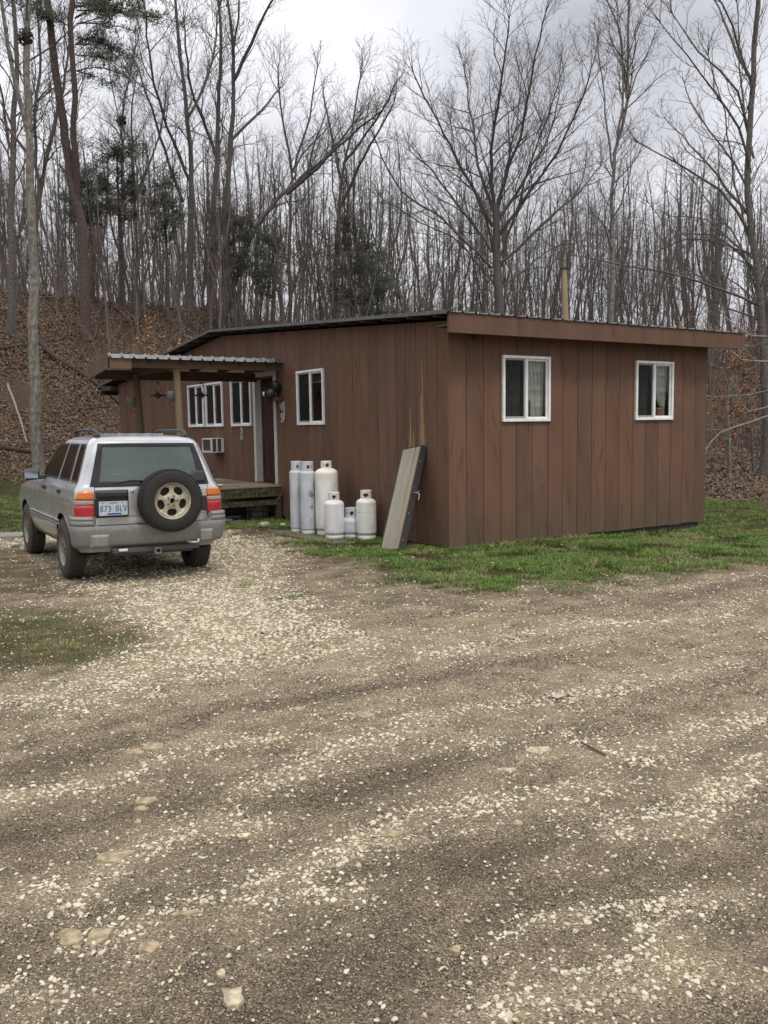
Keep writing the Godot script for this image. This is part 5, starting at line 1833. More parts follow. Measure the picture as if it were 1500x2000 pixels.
func wheel(parent: Node3D, t: Transform3D, cream: bool) -> void:
	# axis along own x, outer face towards -x
	var w := Node3D.new()
	w.name = ("spare_wheel" if cream else "wheel") if not parent.has_node("wheel") or cream else "wheel_%03d" % (int(names.get("wheels", 0)) + 1)
	if not cream and parent.has_node("wheel"):
		names["wheels"] = int(names.get("wheels", 0)) + 1
	parent.add_child(w, true)
	w.transform = t
	var rubber := textured("tyre_rubber", lin(0.030, 0.028, 0.026) if cream else lin(0.030, 0.028, 0.026), 0.85, grain_tex("sand", 256, 0.03, 4, 0.68, 1.0), Vector3(4, 4, 4))
	var dusty := textured("dusty_rubber", lin(0.085, 0.071, 0.055), 0.9, grain_tex("sand", 256, 0.03, 4, 0.68, 1.0), Vector3(4, 4, 4))
	var ax := Basis(Vector3.BACK, PI / 2)     # lathe axis y becomes -x
	var b := MB.new()
	var hw := 0.105
	b.lathe(Vector3(), [Vector2(0.195, hw - 0.012), Vector2(0.21, hw), Vector2(0.25, hw + 0.006), Vector2(0.30, hw), Vector2(0.325, hw - 0.012), Vector2(0.338, hw - 0.03), Vector2(0.345, hw - 0.055), Vector2(0.345, -hw + 0.055), Vector2(0.338, -hw + 0.03), Vector2(0.325, -hw + 0.012), Vector2(0.30, -hw), Vector2(0.25, -hw - 0.006), Vector2(0.21, -hw), Vector2(0.195, -hw + 0.012)], 64, ax)
	part("tyre", b, rubber if cream else dusty, w)
	# tread blocks
	var tr := MB.new()
	for k in 60:
		var a := TAU * k / 60.0
		for q in [[-0.068, 0.035, 0.0], [-0.022, 0.034, 0.5], [0.022, 0.034, 0.0], [0.068, 0.035, 0.5]]:
			var aa: float = a + q[2] * TAU / 60.0
			tr.box(Vector3(q[0], cos(aa) * (0.347 - absf(q[0]) * 0.07), sin(aa) * (0.347 - absf(q[0]) * 0.07)), Vector3(q[1], 0.014, 0.027), 0.003, Basis(Vector3.RIGHT, aa))
	part("tread", tr, rubber if cream else dusty, w)
	var metal := textured("cream_rim", lin(0.47, 0.43, 0.32), 0.38, grain_tex("paint", 256, 0.015, 4, 0.84, 1.0), Vector3(5, 5, 5)) if cream else textured("dirty_alloy", lin(0.27, 0.255, 0.225), 0.5, grain_tex("paint", 256, 0.015, 4, 0.84, 1.0), Vector3(5, 5, 5))
	var r := MB.new()
	r.lathe(Vector3(), [Vector2(0.176, 0.02), Vector2(0.184, 0.075), Vector2(0.198, 0.098), Vector2(0.206, 0.100), Vector2(0.208, 0.092)], 56, ax)
	# spoked face with five windows
	var seg := 140
	var face := []
	for pass_n in 2:
		var rows := []
		for q in 9:
			var row := []
			for k in seg + 1:
				var th := TAU * k / seg
				var s := wrapf(th - 0.31, -PI / 5, PI / 5) / (PI / 5)       # -1..1 in one sector, window in its middle
				var half := sqrt(maxf(0.0, 1.0 - pow(absf(s) / 0.70, 2.2)))
				var mid := 0.126
				var lo := mid - (0.036 + 0.006 * absf(s)) * half
				var hi := mid + 0.044 * half
				var rad := 0.0
				if pass_n == 0:
					rad = lerpf(0.034, lo, q / 8.0)
				else:
					rad = lerpf(hi, 0.180, q / 8.0)
				# the face is dished: hub proud, spokes ridged, rim flange outside
				var ridge := 0.012 * (1.0 - half) * clampf((rad - 0.06) / 0.05, 0, 1)
				var hgt := 0.078 - 0.028 * smoothstep(0.05, 0.12, rad) + ridge + 0.018 * smoothstep(0.15, 0.18, rad)
				row.append(Vector3(-hgt, cos(th) * rad, sin(th) * rad))
			rows.append(row)
		r.grid(rows, true)
		face.append(rows)
	for k in seg:
		var a: Vector3 = face[0][8][k]
		var c: Vector3 = face[0][8][k + 1]
		var d: Vector3 = face[1][0][k]
		var e: Vector3 = face[1][0][k + 1]
		if (a - d).length() + (c - e).length() > 0.004:
			var inn := Vector3(0.03, 0, 0)
			r.quad(a, c, c + inn, a + inn)
			r.quad(d + inn, e + inn, e, d)
	r.lathe(Vector3(), [Vector2(0.034, 0.078), Vector2(0.036, 0.086), Vector2(0.030, 0.09), Vector2(0.028, 0.04)], 28, ax)
	part("rim", r, metal, w)
	var dk := MB.new()
	dk.lathe(Vector3(), [Vector2(0.182, 0.022), Vector2(0.15, 0.02), Vector2(0.0, 0.018)], 40, ax)
	part("brake_drum", dk, plain("drum_dark", lin(0.018, 0.014, 0.011), 0.8), w)
	for k in 5:
		var nt := MB.new()
		var a := TAU * k / 5.0
		nt.lathe(Vector3(-0.076, cos(a) * 0.056, sin(a) * 0.056), [Vector2(0.010, 0), Vector2(0.010, 0.014), Vector2(0.0, 0.018)], 6, ax)
		part("wheel_nut", nt, plain("nut_rust", lin(0.12, 0.075, 0.04), 0.7), w)

func build_car() -> void:
	var pos: Vector3 = ht * Vector3(-4.0, 0, -0.957)
	pos.y = ground_y(pos.x, pos.z) - 0.006
	var car := thing("parked_car", "silver four-door off-roader parked on gravel with a spare wheel on its tailgate", "car", Transform3D(Basis(Vector3.UP, HOUSE_TURN - 0.028) * Basis(Vector3.BACK, -0.016), pos))
	var paint := textured("silver_paint", lin(0.575, 0.588, 0.605), 0.22, grain_tex("dust", 512, 0.012, 4, 0.88, 1.0), Vector3(0.5, 0.5, 0.5))
	paint.metallic = 0.5
	paint.vertex_color_use_as_albedo = true
	paint.clearcoat_enabled = true
	paint.clearcoat = 0.5
	paint.clearcoat_roughness = 0.15
	var black := plain("car_black_trim", lin(0.014, 0.014, 0.015), 0.55)
	var grey := textured("bumper_plastic", lin(0.25, 0.245, 0.235), 0.55, grain_tex("dust", 512, 0.012, 4, 0.88, 1.0), Vector3(2, 2, 2))
	grey.vertex_color_use_as_albedo = true
	var dusty := textured("bumper_pad_plastic", lin(0.30, 0.285, 0.26), 0.65, grain_tex("dust", 512, 0.012, 4, 0.88, 1.0), Vector3(2, 2, 2))
	var silver := plain("bumper_step", lin(0.36, 0.355, 0.345), 0.45)
	# ---- body skin
	var ys := []
	for e in [[0.36, 0.86, 22], [0.86, 1.10, 14], [1.10, 1.60, 40], [1.60, 1.648, 10]]:
		for i in e[2]:
			ys.append(lerpf(e[0], e[1], float(i) / e[2]))
	ys.append(1.648)
	var nside := 150
	var cols := []        # fractions: rear middle out to the front middle on each side
	var body := MB.new()
	for s in [-1, 1]:
		var rows := []
		var meta := []
		for y in ys:
			var w := curve(y, CAR_Y, CAR_W)
			var k := curve(y, CAR_Y, CAR_K)
			var zf := curve(y, CAR_Y, CAR_F)
			var zr := curve(y, CAR_Y, CAR_R)
			var flat := w - k
			var arc := k * PI / 2
			var kf := minf(0.30, w * 0.6)
			var row := []
			var mrow := []
			for j in 27:
				row.append(skin(s * maxf(flat * j / 26.0, 1e-5), y))
				mrow.append(Vector2(flat * j / 26.0, 9))
			for j in range(1, 9):
				row.append(skin(s * (flat + arc * j / 8.0), y))
				mrow.append(Vector2(9, 9))
			var z0 := zr - k
			var z1 := zf + kf
			for j in range(1, nside + 1):
				var z := lerpf(z0, z1, float(j) / nside)
				var yy: float = y
				if y < 0.86:
					var arch := 0.36
					for c in [0.0, -2.48]:
						var d: float = absf(z - c)
						if d < 0.41:
							arch = maxf(arch, 0.345 + sqrt(0.41 * 0.41 - d * d))
					yy = arch + (y - 0.36) / 0.5 * (0.86 - arch)
				var p := Vector3(s * (curve(yy, CAR_Y, CAR_W)), yy, z)
				p.x += s * 0.012 * exp(-pow((yy - 0.93) / 0.05, 2))
				row.append(p)
				mrow.append(Vector2(9, z))
			for j in range(1, 11):
				var t := PI / 2 * j / 10.0
				row.append(Vector3(s * (w - kf + kf * cos(t)), y, zf + kf - kf * sin(t)))
				mrow.append(Vector2(9, 9))
			for j in range(1, 9):
				row.append(Vector3(s * (w - kf) * (1.0 - j / 8.0), y, zf - 0.06 * (1.0 - pow(1.0 - j / 8.0, 2))))
				mrow.append(Vector2(8, j))
			rows.append(row)
			meta.append(mrow)
		var skip := func(i, j):
			var y: float = (ys[i] + ys[i + 1]) * 0.5
			var m: Vector2 = meta[i][j]
			var m2: Vector2 = meta[i][j + 1]
			if y > 1.10 and y < 1.53 and m.x < 1.0:
				return m2.x < rear_half(y) - 0.015
			if y > 1.145 and y < 1.525 and m.x == 9 and m.y < 5:
				var z := (m.y + m2.y) * 0.5
				for k in 3:
					var g := side_glass(k, y)
					if z > g.x + 0.012 and z < g.y - 0.012:
						return true
			if m.x == 8 and y > 1.13 and y < 1.5:
				return true
			return false
		# wear: road dust on the lower flanks
		body.tint = Color(1, 1, 1)
		var before := body.v.size()
		body.grid(rows, s < 0, skip)
		for q in range(before, body.v.size()):
			var h: float = body.v[q].y
			var d := (1.0 - smoothstep(0.36, 0.66, h)) * 0.85
			body.c[q] = Color(1, 1, 1).lerp(Color(0.66, 0.61, 0.53), d)
		# seal the roof
		var top: Array = rows[rows.size() - 1]
		for q in top.size() - 1:
			body.ftri(Vector3(0, 1.655, -0.1), top[q], top[q + 1], Vector3.UP)
	part("body", body, paint, car)
	# underside and wheel wells
	var un := MB.new()
	un.box(Vector3(0, 0.43, -1.2), Vector3(1.36, 0.16, 3.7), 0.02)
	un.box(Vector3(0, 0.62, -1.35), Vector3(1.1, 0.5, 3.7), 0.02)
	un.tube([Vector3(-0.7, 0.345, 0), Vector3(0.7, 0.345, 0)], [0.05, 0.05], 10)
	un.tube([Vector3(-0.7, 0.345, -2.48), Vector3(0.7, 0.345, -2.48)], [0.05, 0.05], 10)
	part("underbody", un, plain("underbody_black", lin(0.012, 0.011, 0.010), 0.9), car)
	for z in [0.0, -2.48]:
		for s in [-1, 1]:
			var ar := MB.new()
			var rows := []
			for i in 2:
				var row := []
				for j in 25:
					var t := lerpf(-0.12, PI + 0.12, j / 24.0)
					row.append(Vector3(s * (0.50 if i == 0 else curve(0.345 + 0.405 * sin(t), CAR_Y, CAR_W) - 0.003), 0.345 + 0.405 * sin(t), z + 0.405 * cos(t)))
				rows.append(row)
			ar.grid(rows, s > 0)
			part("wheel_well", ar, plain("underbody_black", lin(0.012, 0.011, 0.010), 0.9), car)
	# ---- wheels
	for e in [[-0.735, 0.0], [-0.735, -2.48], [0.735, 0.0], [0.735, -2.48]]:
		var bas := Basis() if e[0] < 0 else Basis(Vector3.UP, PI)
		wheel(car, Transform3D(bas * Basis(Vector3.RIGHT, e[1] + 0.4), Vector3(e[0], 0.347, e[1])), false)
	wheel(car, Transform3D(Basis(Vector3.UP, PI / 2) * Basis(Vector3.RIGHT, 0.31), Vector3(0.15, 0.918, 0.925)), true)
	var br := MB.new()
	br.box(Vector3(0.15, 0.918, 0.81), Vector3(0.25, 0.25, 0.10), 0.02)
	br.box(Vector3(0.15, 0.60, 0.80), Vector3(0.36, 0.06, 0.10), 0.015)
	part("spare_bracket", br, black, car)
	# ---- glass
	var tinted := plain("tinted_car_glass", Color(0.016, 0.019, 0.019, 0.86), 0.02)
	tinted.transparency = BaseMaterial3D.TRANSPARENCY_ALPHA
	var clear := plain("rear_car_glass", Color(0.62, 0.72, 0.69, 0.12), 0.03, 0.09)
	clear.transparency = BaseMaterial3D.TRANSPARENCY_ALPHA
	for s in [-1, 1]:
		for k in 3:
			var g := MB.new()
			var fr := func(y): return s * u_at(side_glass(k, y).x, y)
			var re := func(y): return s * u_at(side_glass(k, y).y, y)
			if s < 0:
				sheet(g, 1.135, 1.535, fr, re, 0.002, 10, 12)
			else:
				sheet(g, 1.135, 1.535, re, fr, 0.002, 10, 12)
			part("side_window", g, tinted, car)
			# rubber surround
			var m := MB.new()
			var e0 := 0.020
			for q in [[0, 0], [1, 0], [2, 0], [3, 0]]:
				var fa: Callable
				var fb: Callable
				var ya := 1.125
				var yb := 1.545
				match q[0]:
					0:
						fa = fr
						fb = func(y): return s * (u_at(side_glass(k, y).x, y) - e0)
					1:
						fa = func(y): return s * (u_at(side_glass(k, y).y, y) + e0)
						fb = re
					2:
						fa = fr
						fb = re
						yb = ya + 0.024
					3:
						fa = fr
						fb = re
						ya = yb - 0.020
				if s < 0:
					sheet(m, ya, yb, fa, fb, 0.005, 6, 10)
				else:
					sheet(m, ya, yb, fb, fa, 0.005, 6, 10)
			part("window_seal", m, black, car)
	var rg := MB.new()
	sheet(rg, 1.095, 1.545, func(y): return -rear_half(y), func(y): return rear_half(y), 0.002, 24, 14)
	part("rear_window", rg, clear, car)
	# the black printed border, wider towards the lower corners and the hinge side
	var bd := MB.new()
	sheet(bd, 1.085, 1.55, func(y): return -rear_half(y) - 0.01, func(y): return -rear_half(y) + 0.085 - 0.045 * clampf((y - 1.1) / 0.45, 0, 1), 0.006, 6, 14)
	sheet(bd, 1.085, 1.55, func(y): return rear_half(y) - 0.10 + 0.05 * clampf((y - 1.1) / 0.45, 0, 1), func(y): return rear_half(y) + 0.01, 0.006, 6, 14)
	sheet(bd, 1.082, 1.135, func(y): return -rear_half(y) + 0.05, func(y): return rear_half(y) - 0.06, 0.0065, 16, 3)
	sheet(bd, 1.512, 1.552, func(y): return -rear_half(y) + 0.03, func(y): return rear_half(y) - 0.04, 0.0065, 16, 3)
	part("glass_border", bd, plain("glass_black", lin(0.010, 0.010, 0.013), 0.08), car)
	var hg := MB.new()
	pad(hg, 1.10, 1.235, func(y): return 0.46 + 0.3 * maxf(y - 1.17, 0), func(_y): return 0.635, 0.028, 0.03, 8, 6, 0.006)
	part("window_hinge", hg, plain("soft_black", lin(0.02, 0.02, 0.022), 0.4), car)
	var wp := MB.new()
	wp.tube([skin(-0.08, 1.10, 0.02), skin(-0.05, 1.135, 0.028), skin(-0.22, 1.145, 0.022), skin(-0.42, 1.115, 0.014)], [0.012, 0.009, 0.007, 0.005], 6)
	part("wiper", wp, black, car)
	# ---- cabin inside
	var dark := plain("seat_cloth", lin(0.035, 0.034, 0.034), 0.9)
	var se := MB.new()
	se.box(Vector3(0, 0.86, -0.1), Vector3(1.36, 0.2, 1.7), 0.02)
	se.box(Vector3(0, 0.93, -0.10), Vector3(1.22, 0.34, 0.16), 0.05)
	for x in [-0.36, 0.36]:
		se.box(Vector3(x, 1.19, -0.08), Vector3(0.24, 0.15, 0.09), 0.035)
		se.box(Vector3(x, 1.05, -0.95), Vector3(0.48, 0.55, 0.14), 0.05, Basis(Vector3.RIGHT, -0.15))
		se.box(Vector3(x, 1.40, -0.90), Vector3(0.26, 0.17, 0.09), 0.035)
	se.box(Vector3(0, 1.0, -1.75), Vector3(1.3, 0.2, 0.4), 0.06)
	part("seat", se, dark, car)
	# ---- tail lamps, each in three lenses
	for s in [-1, 1]:
		for e in [[0.742, 0.884, "red_lens", lin(0.40, 0.010, 0.014)], [0.888, 0.938, "clear_lens", lin(0.36, 0.27, 0.25)], [0.942, 1.035, "amber_lens", lin(0.58, 0.155, 0.008)]]:
			var l := MB.new()
			var inner := func(_y): return s * 0.634
			var outer := func(y): return s * (curve(y, CAR_Y, CAR_W) - curve(y, CAR_Y, CAR_K) + (0.112 - 0.03 * clampf((y - 0.92) / 0.115, 0, 1)))
			if s < 0:
				pad(l, e[0], e[1], outer, inner, 0.016, 0.012, 16, 5)
			else:
				pad(l, e[0], e[1], inner, outer, 0.016, 0.012, 16, 5)
			var m := plain(e[2], e[3], 0.12)
			m.clearcoat_enabled = true
			part("tail_lamp", l, m, car)
	# ---- tailgate seams and trims
	var gapm := plain("gap_black", lin(0.008, 0.008, 0.008), 0.9)
	for e in [[0.655, 1.09, -0.628, -0.621, 1, 12], [0.655, 1.09, 0.645, 0.652, 1, 12], [0.656, 0.663, -0.60, 0.63, 20, 1], [1.076, 1.084, -0.62, 0.645, 20, 1]]:
		var sm := MB.new()
		sheet(sm, e[0], e[1], func(_y): return e[2], func(_y): return e[3], 0.0025, e[4], e[5])
		part("panel_gap", sm, gapm, car)
	for s in [-1, 1]:
		for z in [-1.55, -0.42, 0.235]:
			var sm := MB.new()
			var za: float = z
			var f1 := func(y): return s * u_at(za - (0.0 if y > 0.75 or za < 0.1 else 0.24 * (0.75 - y) / 0.3), y)
			var f2 := func(y): return f1.call(y) + s * 0.006
			if s < 0:
				sheet(sm, 0.40 if za < 0 else 0.76, 1.125, f2, f1, 0.0135, 1, 20)
			else:
				sheet(sm, 0.40 if za < 0 else 0.76, 1.125, f1, f2, 0.0135, 1, 20)
			part("panel_gap", sm, gapm, car)
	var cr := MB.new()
	sheet(cr, 0.745, 0.752, func(_y): return -0.615, func(_y): return 0.64, 0.002, 20, 1)  # shade of the tailgate fold painted as a dark strip
	part("crease_shade", cr, plain("crease_shade_grey", lin(0.13, 0.13, 0.135), 0.5), car)
	# black plate housing and the plate
	var ph := MB.new()
	pad(ph, 0.742, 1.045, func(_y): return -0.618, func(_y): return -0.268, 0.02, 0.03, 10, 10)
	ph.box(Vector3(-0.443, 1.0, 0.80), Vector3(0.33, 0.075, 0.05), 0.02)
	part("plate_housing", ph, plain("soft_black", lin(0.02, 0.02, 0.022), 0.4), car)
	var pt := Node3D.new()
	pt.name = "licence_plate"
	car.add_child(pt, true)
	pt.transform = Transform3D(Basis(Vector3.UP, -0.035) * Basis(Vector3.RIGHT, -0.03), Vector3(-0.443, 0.847, 0.800))
	var pl := MB.new()
	pl.box(Vector3(), Vector3(0.305, 0.155, 0.004), 0.0015)
	part("plate", pl, textured("plate_white_blue", lin(0.54, 0.60, 0.66), 0.4, grain_tex("paint", 256, 0.015, 4, 0.84, 1.0), Vector3(6, 6, 6)), pt)
	var fnt := SystemFont.new()
	fnt.font_names = PackedStringArray(["Droid Sans Mono"])
	for e in [["873 BLV", 0.00148, Vector3(0, -0.004, 0.0035), 64], ["KENTUCKY", 0.00042, Vector3(0, 0.058, 0.0035), 56]]:
		var tm := TextMesh.new()
		tm.font = fnt
		tm.text = e[0]
		tm.font_size = e[3] - 16
		tm.pixel_size = e[1] * 0.98
		tm.depth = 0.003
		part("lettering", tm, plain("plate_blue", lin(0.02, 0.045, 0.16), 0.5), pt, Transform3D(Basis.from_scale(Vector3(1.0, 1.25 if e[3] == 64 else 1.0, 1.0)), e[2]))
	var bs := MB.new()
	bs.box(Vector3(0.01, -0.060, 0.0025), Vector3(0.15, 0.016, 0.003))
	part("blue_sticker", bs, plain("sticker_blue", lin(0.015, 0.04, 0.30), 0.5), pt)
	for x in [-0.10, 0.10]:
		var sc := MB.new()
		sc.lathe(Vector3(x, 0.062, 0.002), [Vector2(0.006, 0), Vector2(0.005, 0.003), Vector2(0, 0.004)], 8, Basis(Vector3.RIGHT, PI / 2))
		part("screw", sc, black, pt)
	var kh := MB.new()
	kh.lathe(skin(-0.225, 1.02, 0.0), [Vector2(0.020, 0), Vector2(0.019, 0.008), Vector2(0.010, 0.009), Vector2(0.0, 0.004)], 14, Basis(Vector3.RIGHT, PI / 2))
	part("lock", kh, plain("lock_chrome", Color(0.7, 0.7, 0.7), 0.25, 0.9), car)
	# ---- bumper: wraps the tail back to the wheel arches
	var prof := [[0.412, 0.02], [0.425, 0.075], [0.46, 0.10], [0.60, 0.118], [0.652, 0.112], [0.660, 0.092], [0.672, 0.092], [0.678, 0.108], [0.712, 0.104], [0.717, 0.086], [0.727, 0.086], [0.733, 0.098], [0.757, 0.090], [0.765, 0.03]]
	var bm := MB.new()
	var rows := []
	for q in prof:
		var y: float = q[0]
		var row := []
		var um := u_at(0.385, y)
		for j in 121:
			var u := lerpf(-um, um, j / 120.0)
			var lip := smoothstep(0.0, 0.05, um - absf(u))
			var side: float = smoothstep(0.70, 1.0, absf(u))
			var mid: float = 1.0 - smoothstep(0.615, 0.665, absf(u))
			var y2: float = lerpf(y, minf(y, 0.652), mid)
			var o2: float = lerpf(q[1], q[1] if y <= 0.652 else 0.105 * clampf(1.0 - (y - 0.655) / 0.09, 0, 1), mid)
			var p := skin(u if absf(u) > 1e-4 else 1e-4, y2, o2 * lerpf(1.0, 0.10, side) * (0.35 + 0.65 * lip))
			row.append(p)
		rows.append(row)
	bm.grid(rows)
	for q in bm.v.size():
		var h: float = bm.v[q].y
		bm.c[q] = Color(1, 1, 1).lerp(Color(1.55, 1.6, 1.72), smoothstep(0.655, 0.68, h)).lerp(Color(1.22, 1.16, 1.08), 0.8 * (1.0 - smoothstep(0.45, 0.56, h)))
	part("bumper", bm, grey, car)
	for e in [[-0.70, -0.50], [0.50, 0.68]]:
		var pd := MB.new()
		pad(pd, 0.418, 0.575, func(y): return e[0] + 0.05 * (0.58 - y) * (1 if e[0] > 0 else 0), func(y): return e[1] - 0.0 * y, 0.138, 0.03, 8, 6, 0.095)
		part("bumper_pad", pd, dusty, car)
	# ---- tow bar
	var tb := MB.new()
	tb.box(Vector3(0.02, 0.375, 0.80), Vector3(0.98, 0.055, 0.06), 0.006)
	tb.box(Vector3(0.0, 0.335, 0.72), Vector3(0.9, 0.04, 0.10), 0.006)
	part("tow_bar", tb, textured("tow_steel", lin(0.075, 0.072, 0.07), 0.6, grain_tex("dust", 512, 0.012, 4, 0.88, 1.0), Vector3(4, 4, 4)), car)
	var rc := MB.new()
	for e in [[0, 0.028, 0.066, 0.010], [0, -0.028, 0.066, 0.010]]:
		rc.box(Vector3(0.015 + e[0], 0.36 + e[1], 0.85), Vector3(e[2], e[3], 0.10), 0.002)
	for x in [-0.028, 0.028]:
		rc.box(Vector3(0.015 + x, 0.36, 0.8495), Vector3(0.010, 0.046, 0.099), 0.002)
	part("tow_socket", rc, plain("socket_grey", lin(0.22, 0.21, 0.19), 0.6), car)
	var tw := MB.new()
	tw.box(Vector3(-0.36, 0.385, 0.845), Vector3(0.10, 0.03, 0.03), 0.008)
	part("marker_light", tw, plain("pale_plastic", lin(0.6, 0.6, 0.57), 0.4), car)
	var hk := MB.new()
	hk.tube([Vector3(0.37, 0.44, 0.82), Vector3(0.40, 0.43, 0.88), Vector3(0.46, 0.425, 0.88), Vector3(0.49, 0.44, 0.87), Vector3(0.48, 0.465, 0.86)], [0.013, 0.014, 0.014, 0.013, 0.011], 8)
	part("tow_hook", hk, plain("hook_steel", Color(0.7, 0.7, 0.68), 0.4, 0.6), car)
	var lk := MB.new()
	lk.tube([Vector3(-0.25, 0.36, 0.3), Vector3(-0.28, 0.33, 0.68), Vector3(-0.30, 0.31, 0.76)], [0.03, 0.028, 0.028], 10)
	part("tail_pipe", lk, plain("pipe_rust", lin(0.06, 0.045, 0.035), 0.8), car)
	# ---- side mouldings, handles, mirror, rails
	for s in [-1, 1]:
		for e in [[-1.98, -1.56], [-1.53, -0.45], [-0.39, -0.42 + 0.02]]:
			pass
		for e in [[-2.04, -0.44], [-0.40, -0.13]]:
			for q in [[0.60, 0.632], [0.641, 0.665]]:
				var ml := MB.new()
				var fa := func(y): return s * u_at(e[0], y)
				var fb := func(y): return s * u_at(e[1], y)
				if s < 0:
					pad(ml, q[0], q[1], fa, fb, 0.02, 0.008, 20, 3)
				else:
					pad(ml, q[0], q[1], fb, fa, 0.02, 0.008, 20, 3)
				part("side_moulding", ml, grey, car)
		for z in [-0.08, -0.98]:
			var hn := MB.new()
			var px := curve(1.0, CAR_Y, CAR_W)
			hn.box(Vector3(s * (px + 0.012), 1.0, z), Vector3(0.03, 0.045, 0.13), 0.012)
			part("door_handle", hn, black, car)
		var mr := MB.new()
		mr.box(Vector3(s * 0.96, 1.155, -1.16), Vector3(0.20, 0.145, 0.11), 0.045)
		mr.box(Vector3(s * 0.84, 1.12, -1.18), Vector3(0.12, 0.06, 0.06), 0.015)
		var sa := func(y): return s * u_at(-1.52 + (y - 1.12) * 1.5, y)
		var sb := func(y): return s * u_at(-1.28 - (y - 1.12) * 0.3, y)
		if s < 0:
			sheet(mr, 1.12, 1.25, sa, sb, 0.008, 6, 6)
		else:
			sheet(mr, 1.12, 1.25, sb, sa, 0.008, 6, 6)
		part("wing_mirror", mr, plain("mirror_shell", lin(0.035, 0.035, 0.038), 0.5), car)
		var mg := MB.new()
		mg.box(Vector3(s * 0.965, 1.157, -1.104), Vector3(0.16, 0.105, 0.004), 0.002)
		part("mirror_glass", mg, plain("mirror_silver", Color(0.62, 0.66, 0.68), 0.08, 0.9), car)
		var rl := MB.new()
		rl.tube([Vector3(s * 0.50, 1.632, 0.44), Vector3(s * 0.50, 1.672, 0.39), Vector3(s * 0.50, 1.690, 0.28), Vector3(s * 0.50, 1.694, -0.1), Vector3(s * 0.50, 1.692, -0.55), Vector3(s * 0.50, 1.672, -0.70), Vector3(s * 0.50, 1.635, -0.74)], [0.026, 0.025, 0.020, 0.017, 0.018, 0.024, 0.026], 8)
		rl.box(Vector3(s * 0.50, 1.637, 0.38), Vector3(0.06, 0.04, 0.16), 0.015)
		rl.box(Vector3(s * 0.50, 1.637, -0.68), Vector3(0.06, 0.04, 0.14), 0.015)
		part("roof_rail", rl, plain("rail_black", lin(0.028, 0.028, 0.030), 0.5), car)
	# roof ribs
	for x in [-0.24, -0.08, 0.08, 0.24]:
		var rr := MB.new()
		rr.box(Vector3(x, 1.652, -0.1), Vector3(0.05, 0.012, 0.9), 0.005)
		part("roof_rib", rr, paint, car)
	# bare mudguards and front lamps, seen only from other sides
	for s in [-1, 1]:
		var hl2 := MB.new()
		hl2.box(Vector3(s * 0.58, 0.80, -3.245), Vector3(0.30, 0.14, 0.05), 0.03)
		part("headlight", hl2, plain("head_lens", lin(0.55, 0.56, 0.57), 0.1), car)
	var fb2 := MB.new()
	fb2.box(Vector3(0, 0.55, -3.27), Vector3(1.5, 0.22, 0.12), 0.04)
	part("front_bumper", fb2, grey, car)
	var ws := MB.new()
	var wrows := []
	for i in 9:
		var y := lerpf(1.12, 1.53, i / 8.0)
		var row := []
		for j in 9:
			var w := curve(y, CAR_Y, CAR_W) - 0.08
			var f := j / 8.0 * 2.0 - 1.0
			row.append(Vector3(-f * w, y, curve(y, CAR_Y, CAR_F) - 0.065 * (1.0 - f * f)))
		wrows.append(row)
	ws.grid(wrows)
	var wg := plain("windscreen_glass", Color(0.2, 0.24, 0.24, 0.05), 0.02)
	wg.transparency = BaseMaterial3D.TRANSPARENCY_ALPHA
	part("windscreen", ws, wg, car)
	# pale folded panel added behind the windscreen to brighten the rear window
	var sh := MB.new()
	var srows := []
	for i in 5:
		var y := lerpf(1.13, 1.50, i / 4.0)
		var row := []
		for j in 41:
			var f := j / 40.0 * 2.0 - 1.0
			row.append(Vector3(f * (curve(y, CAR_Y, CAR_W) - 0.13), y, curve(y, CAR_Y, CAR_F) + 0.09 + 0.012 * (1 if j % 4 < 2 else -1)))
		srows.append(row)
	sh.grid(srows)
	var shm := plain("added_panel_pale", lin(0.62, 0.68, 0.64), 0.8)
	shm.backlight = Color(1.4, 1.45, 1.4)
	part("added_pale_panel", sh, shm, car)


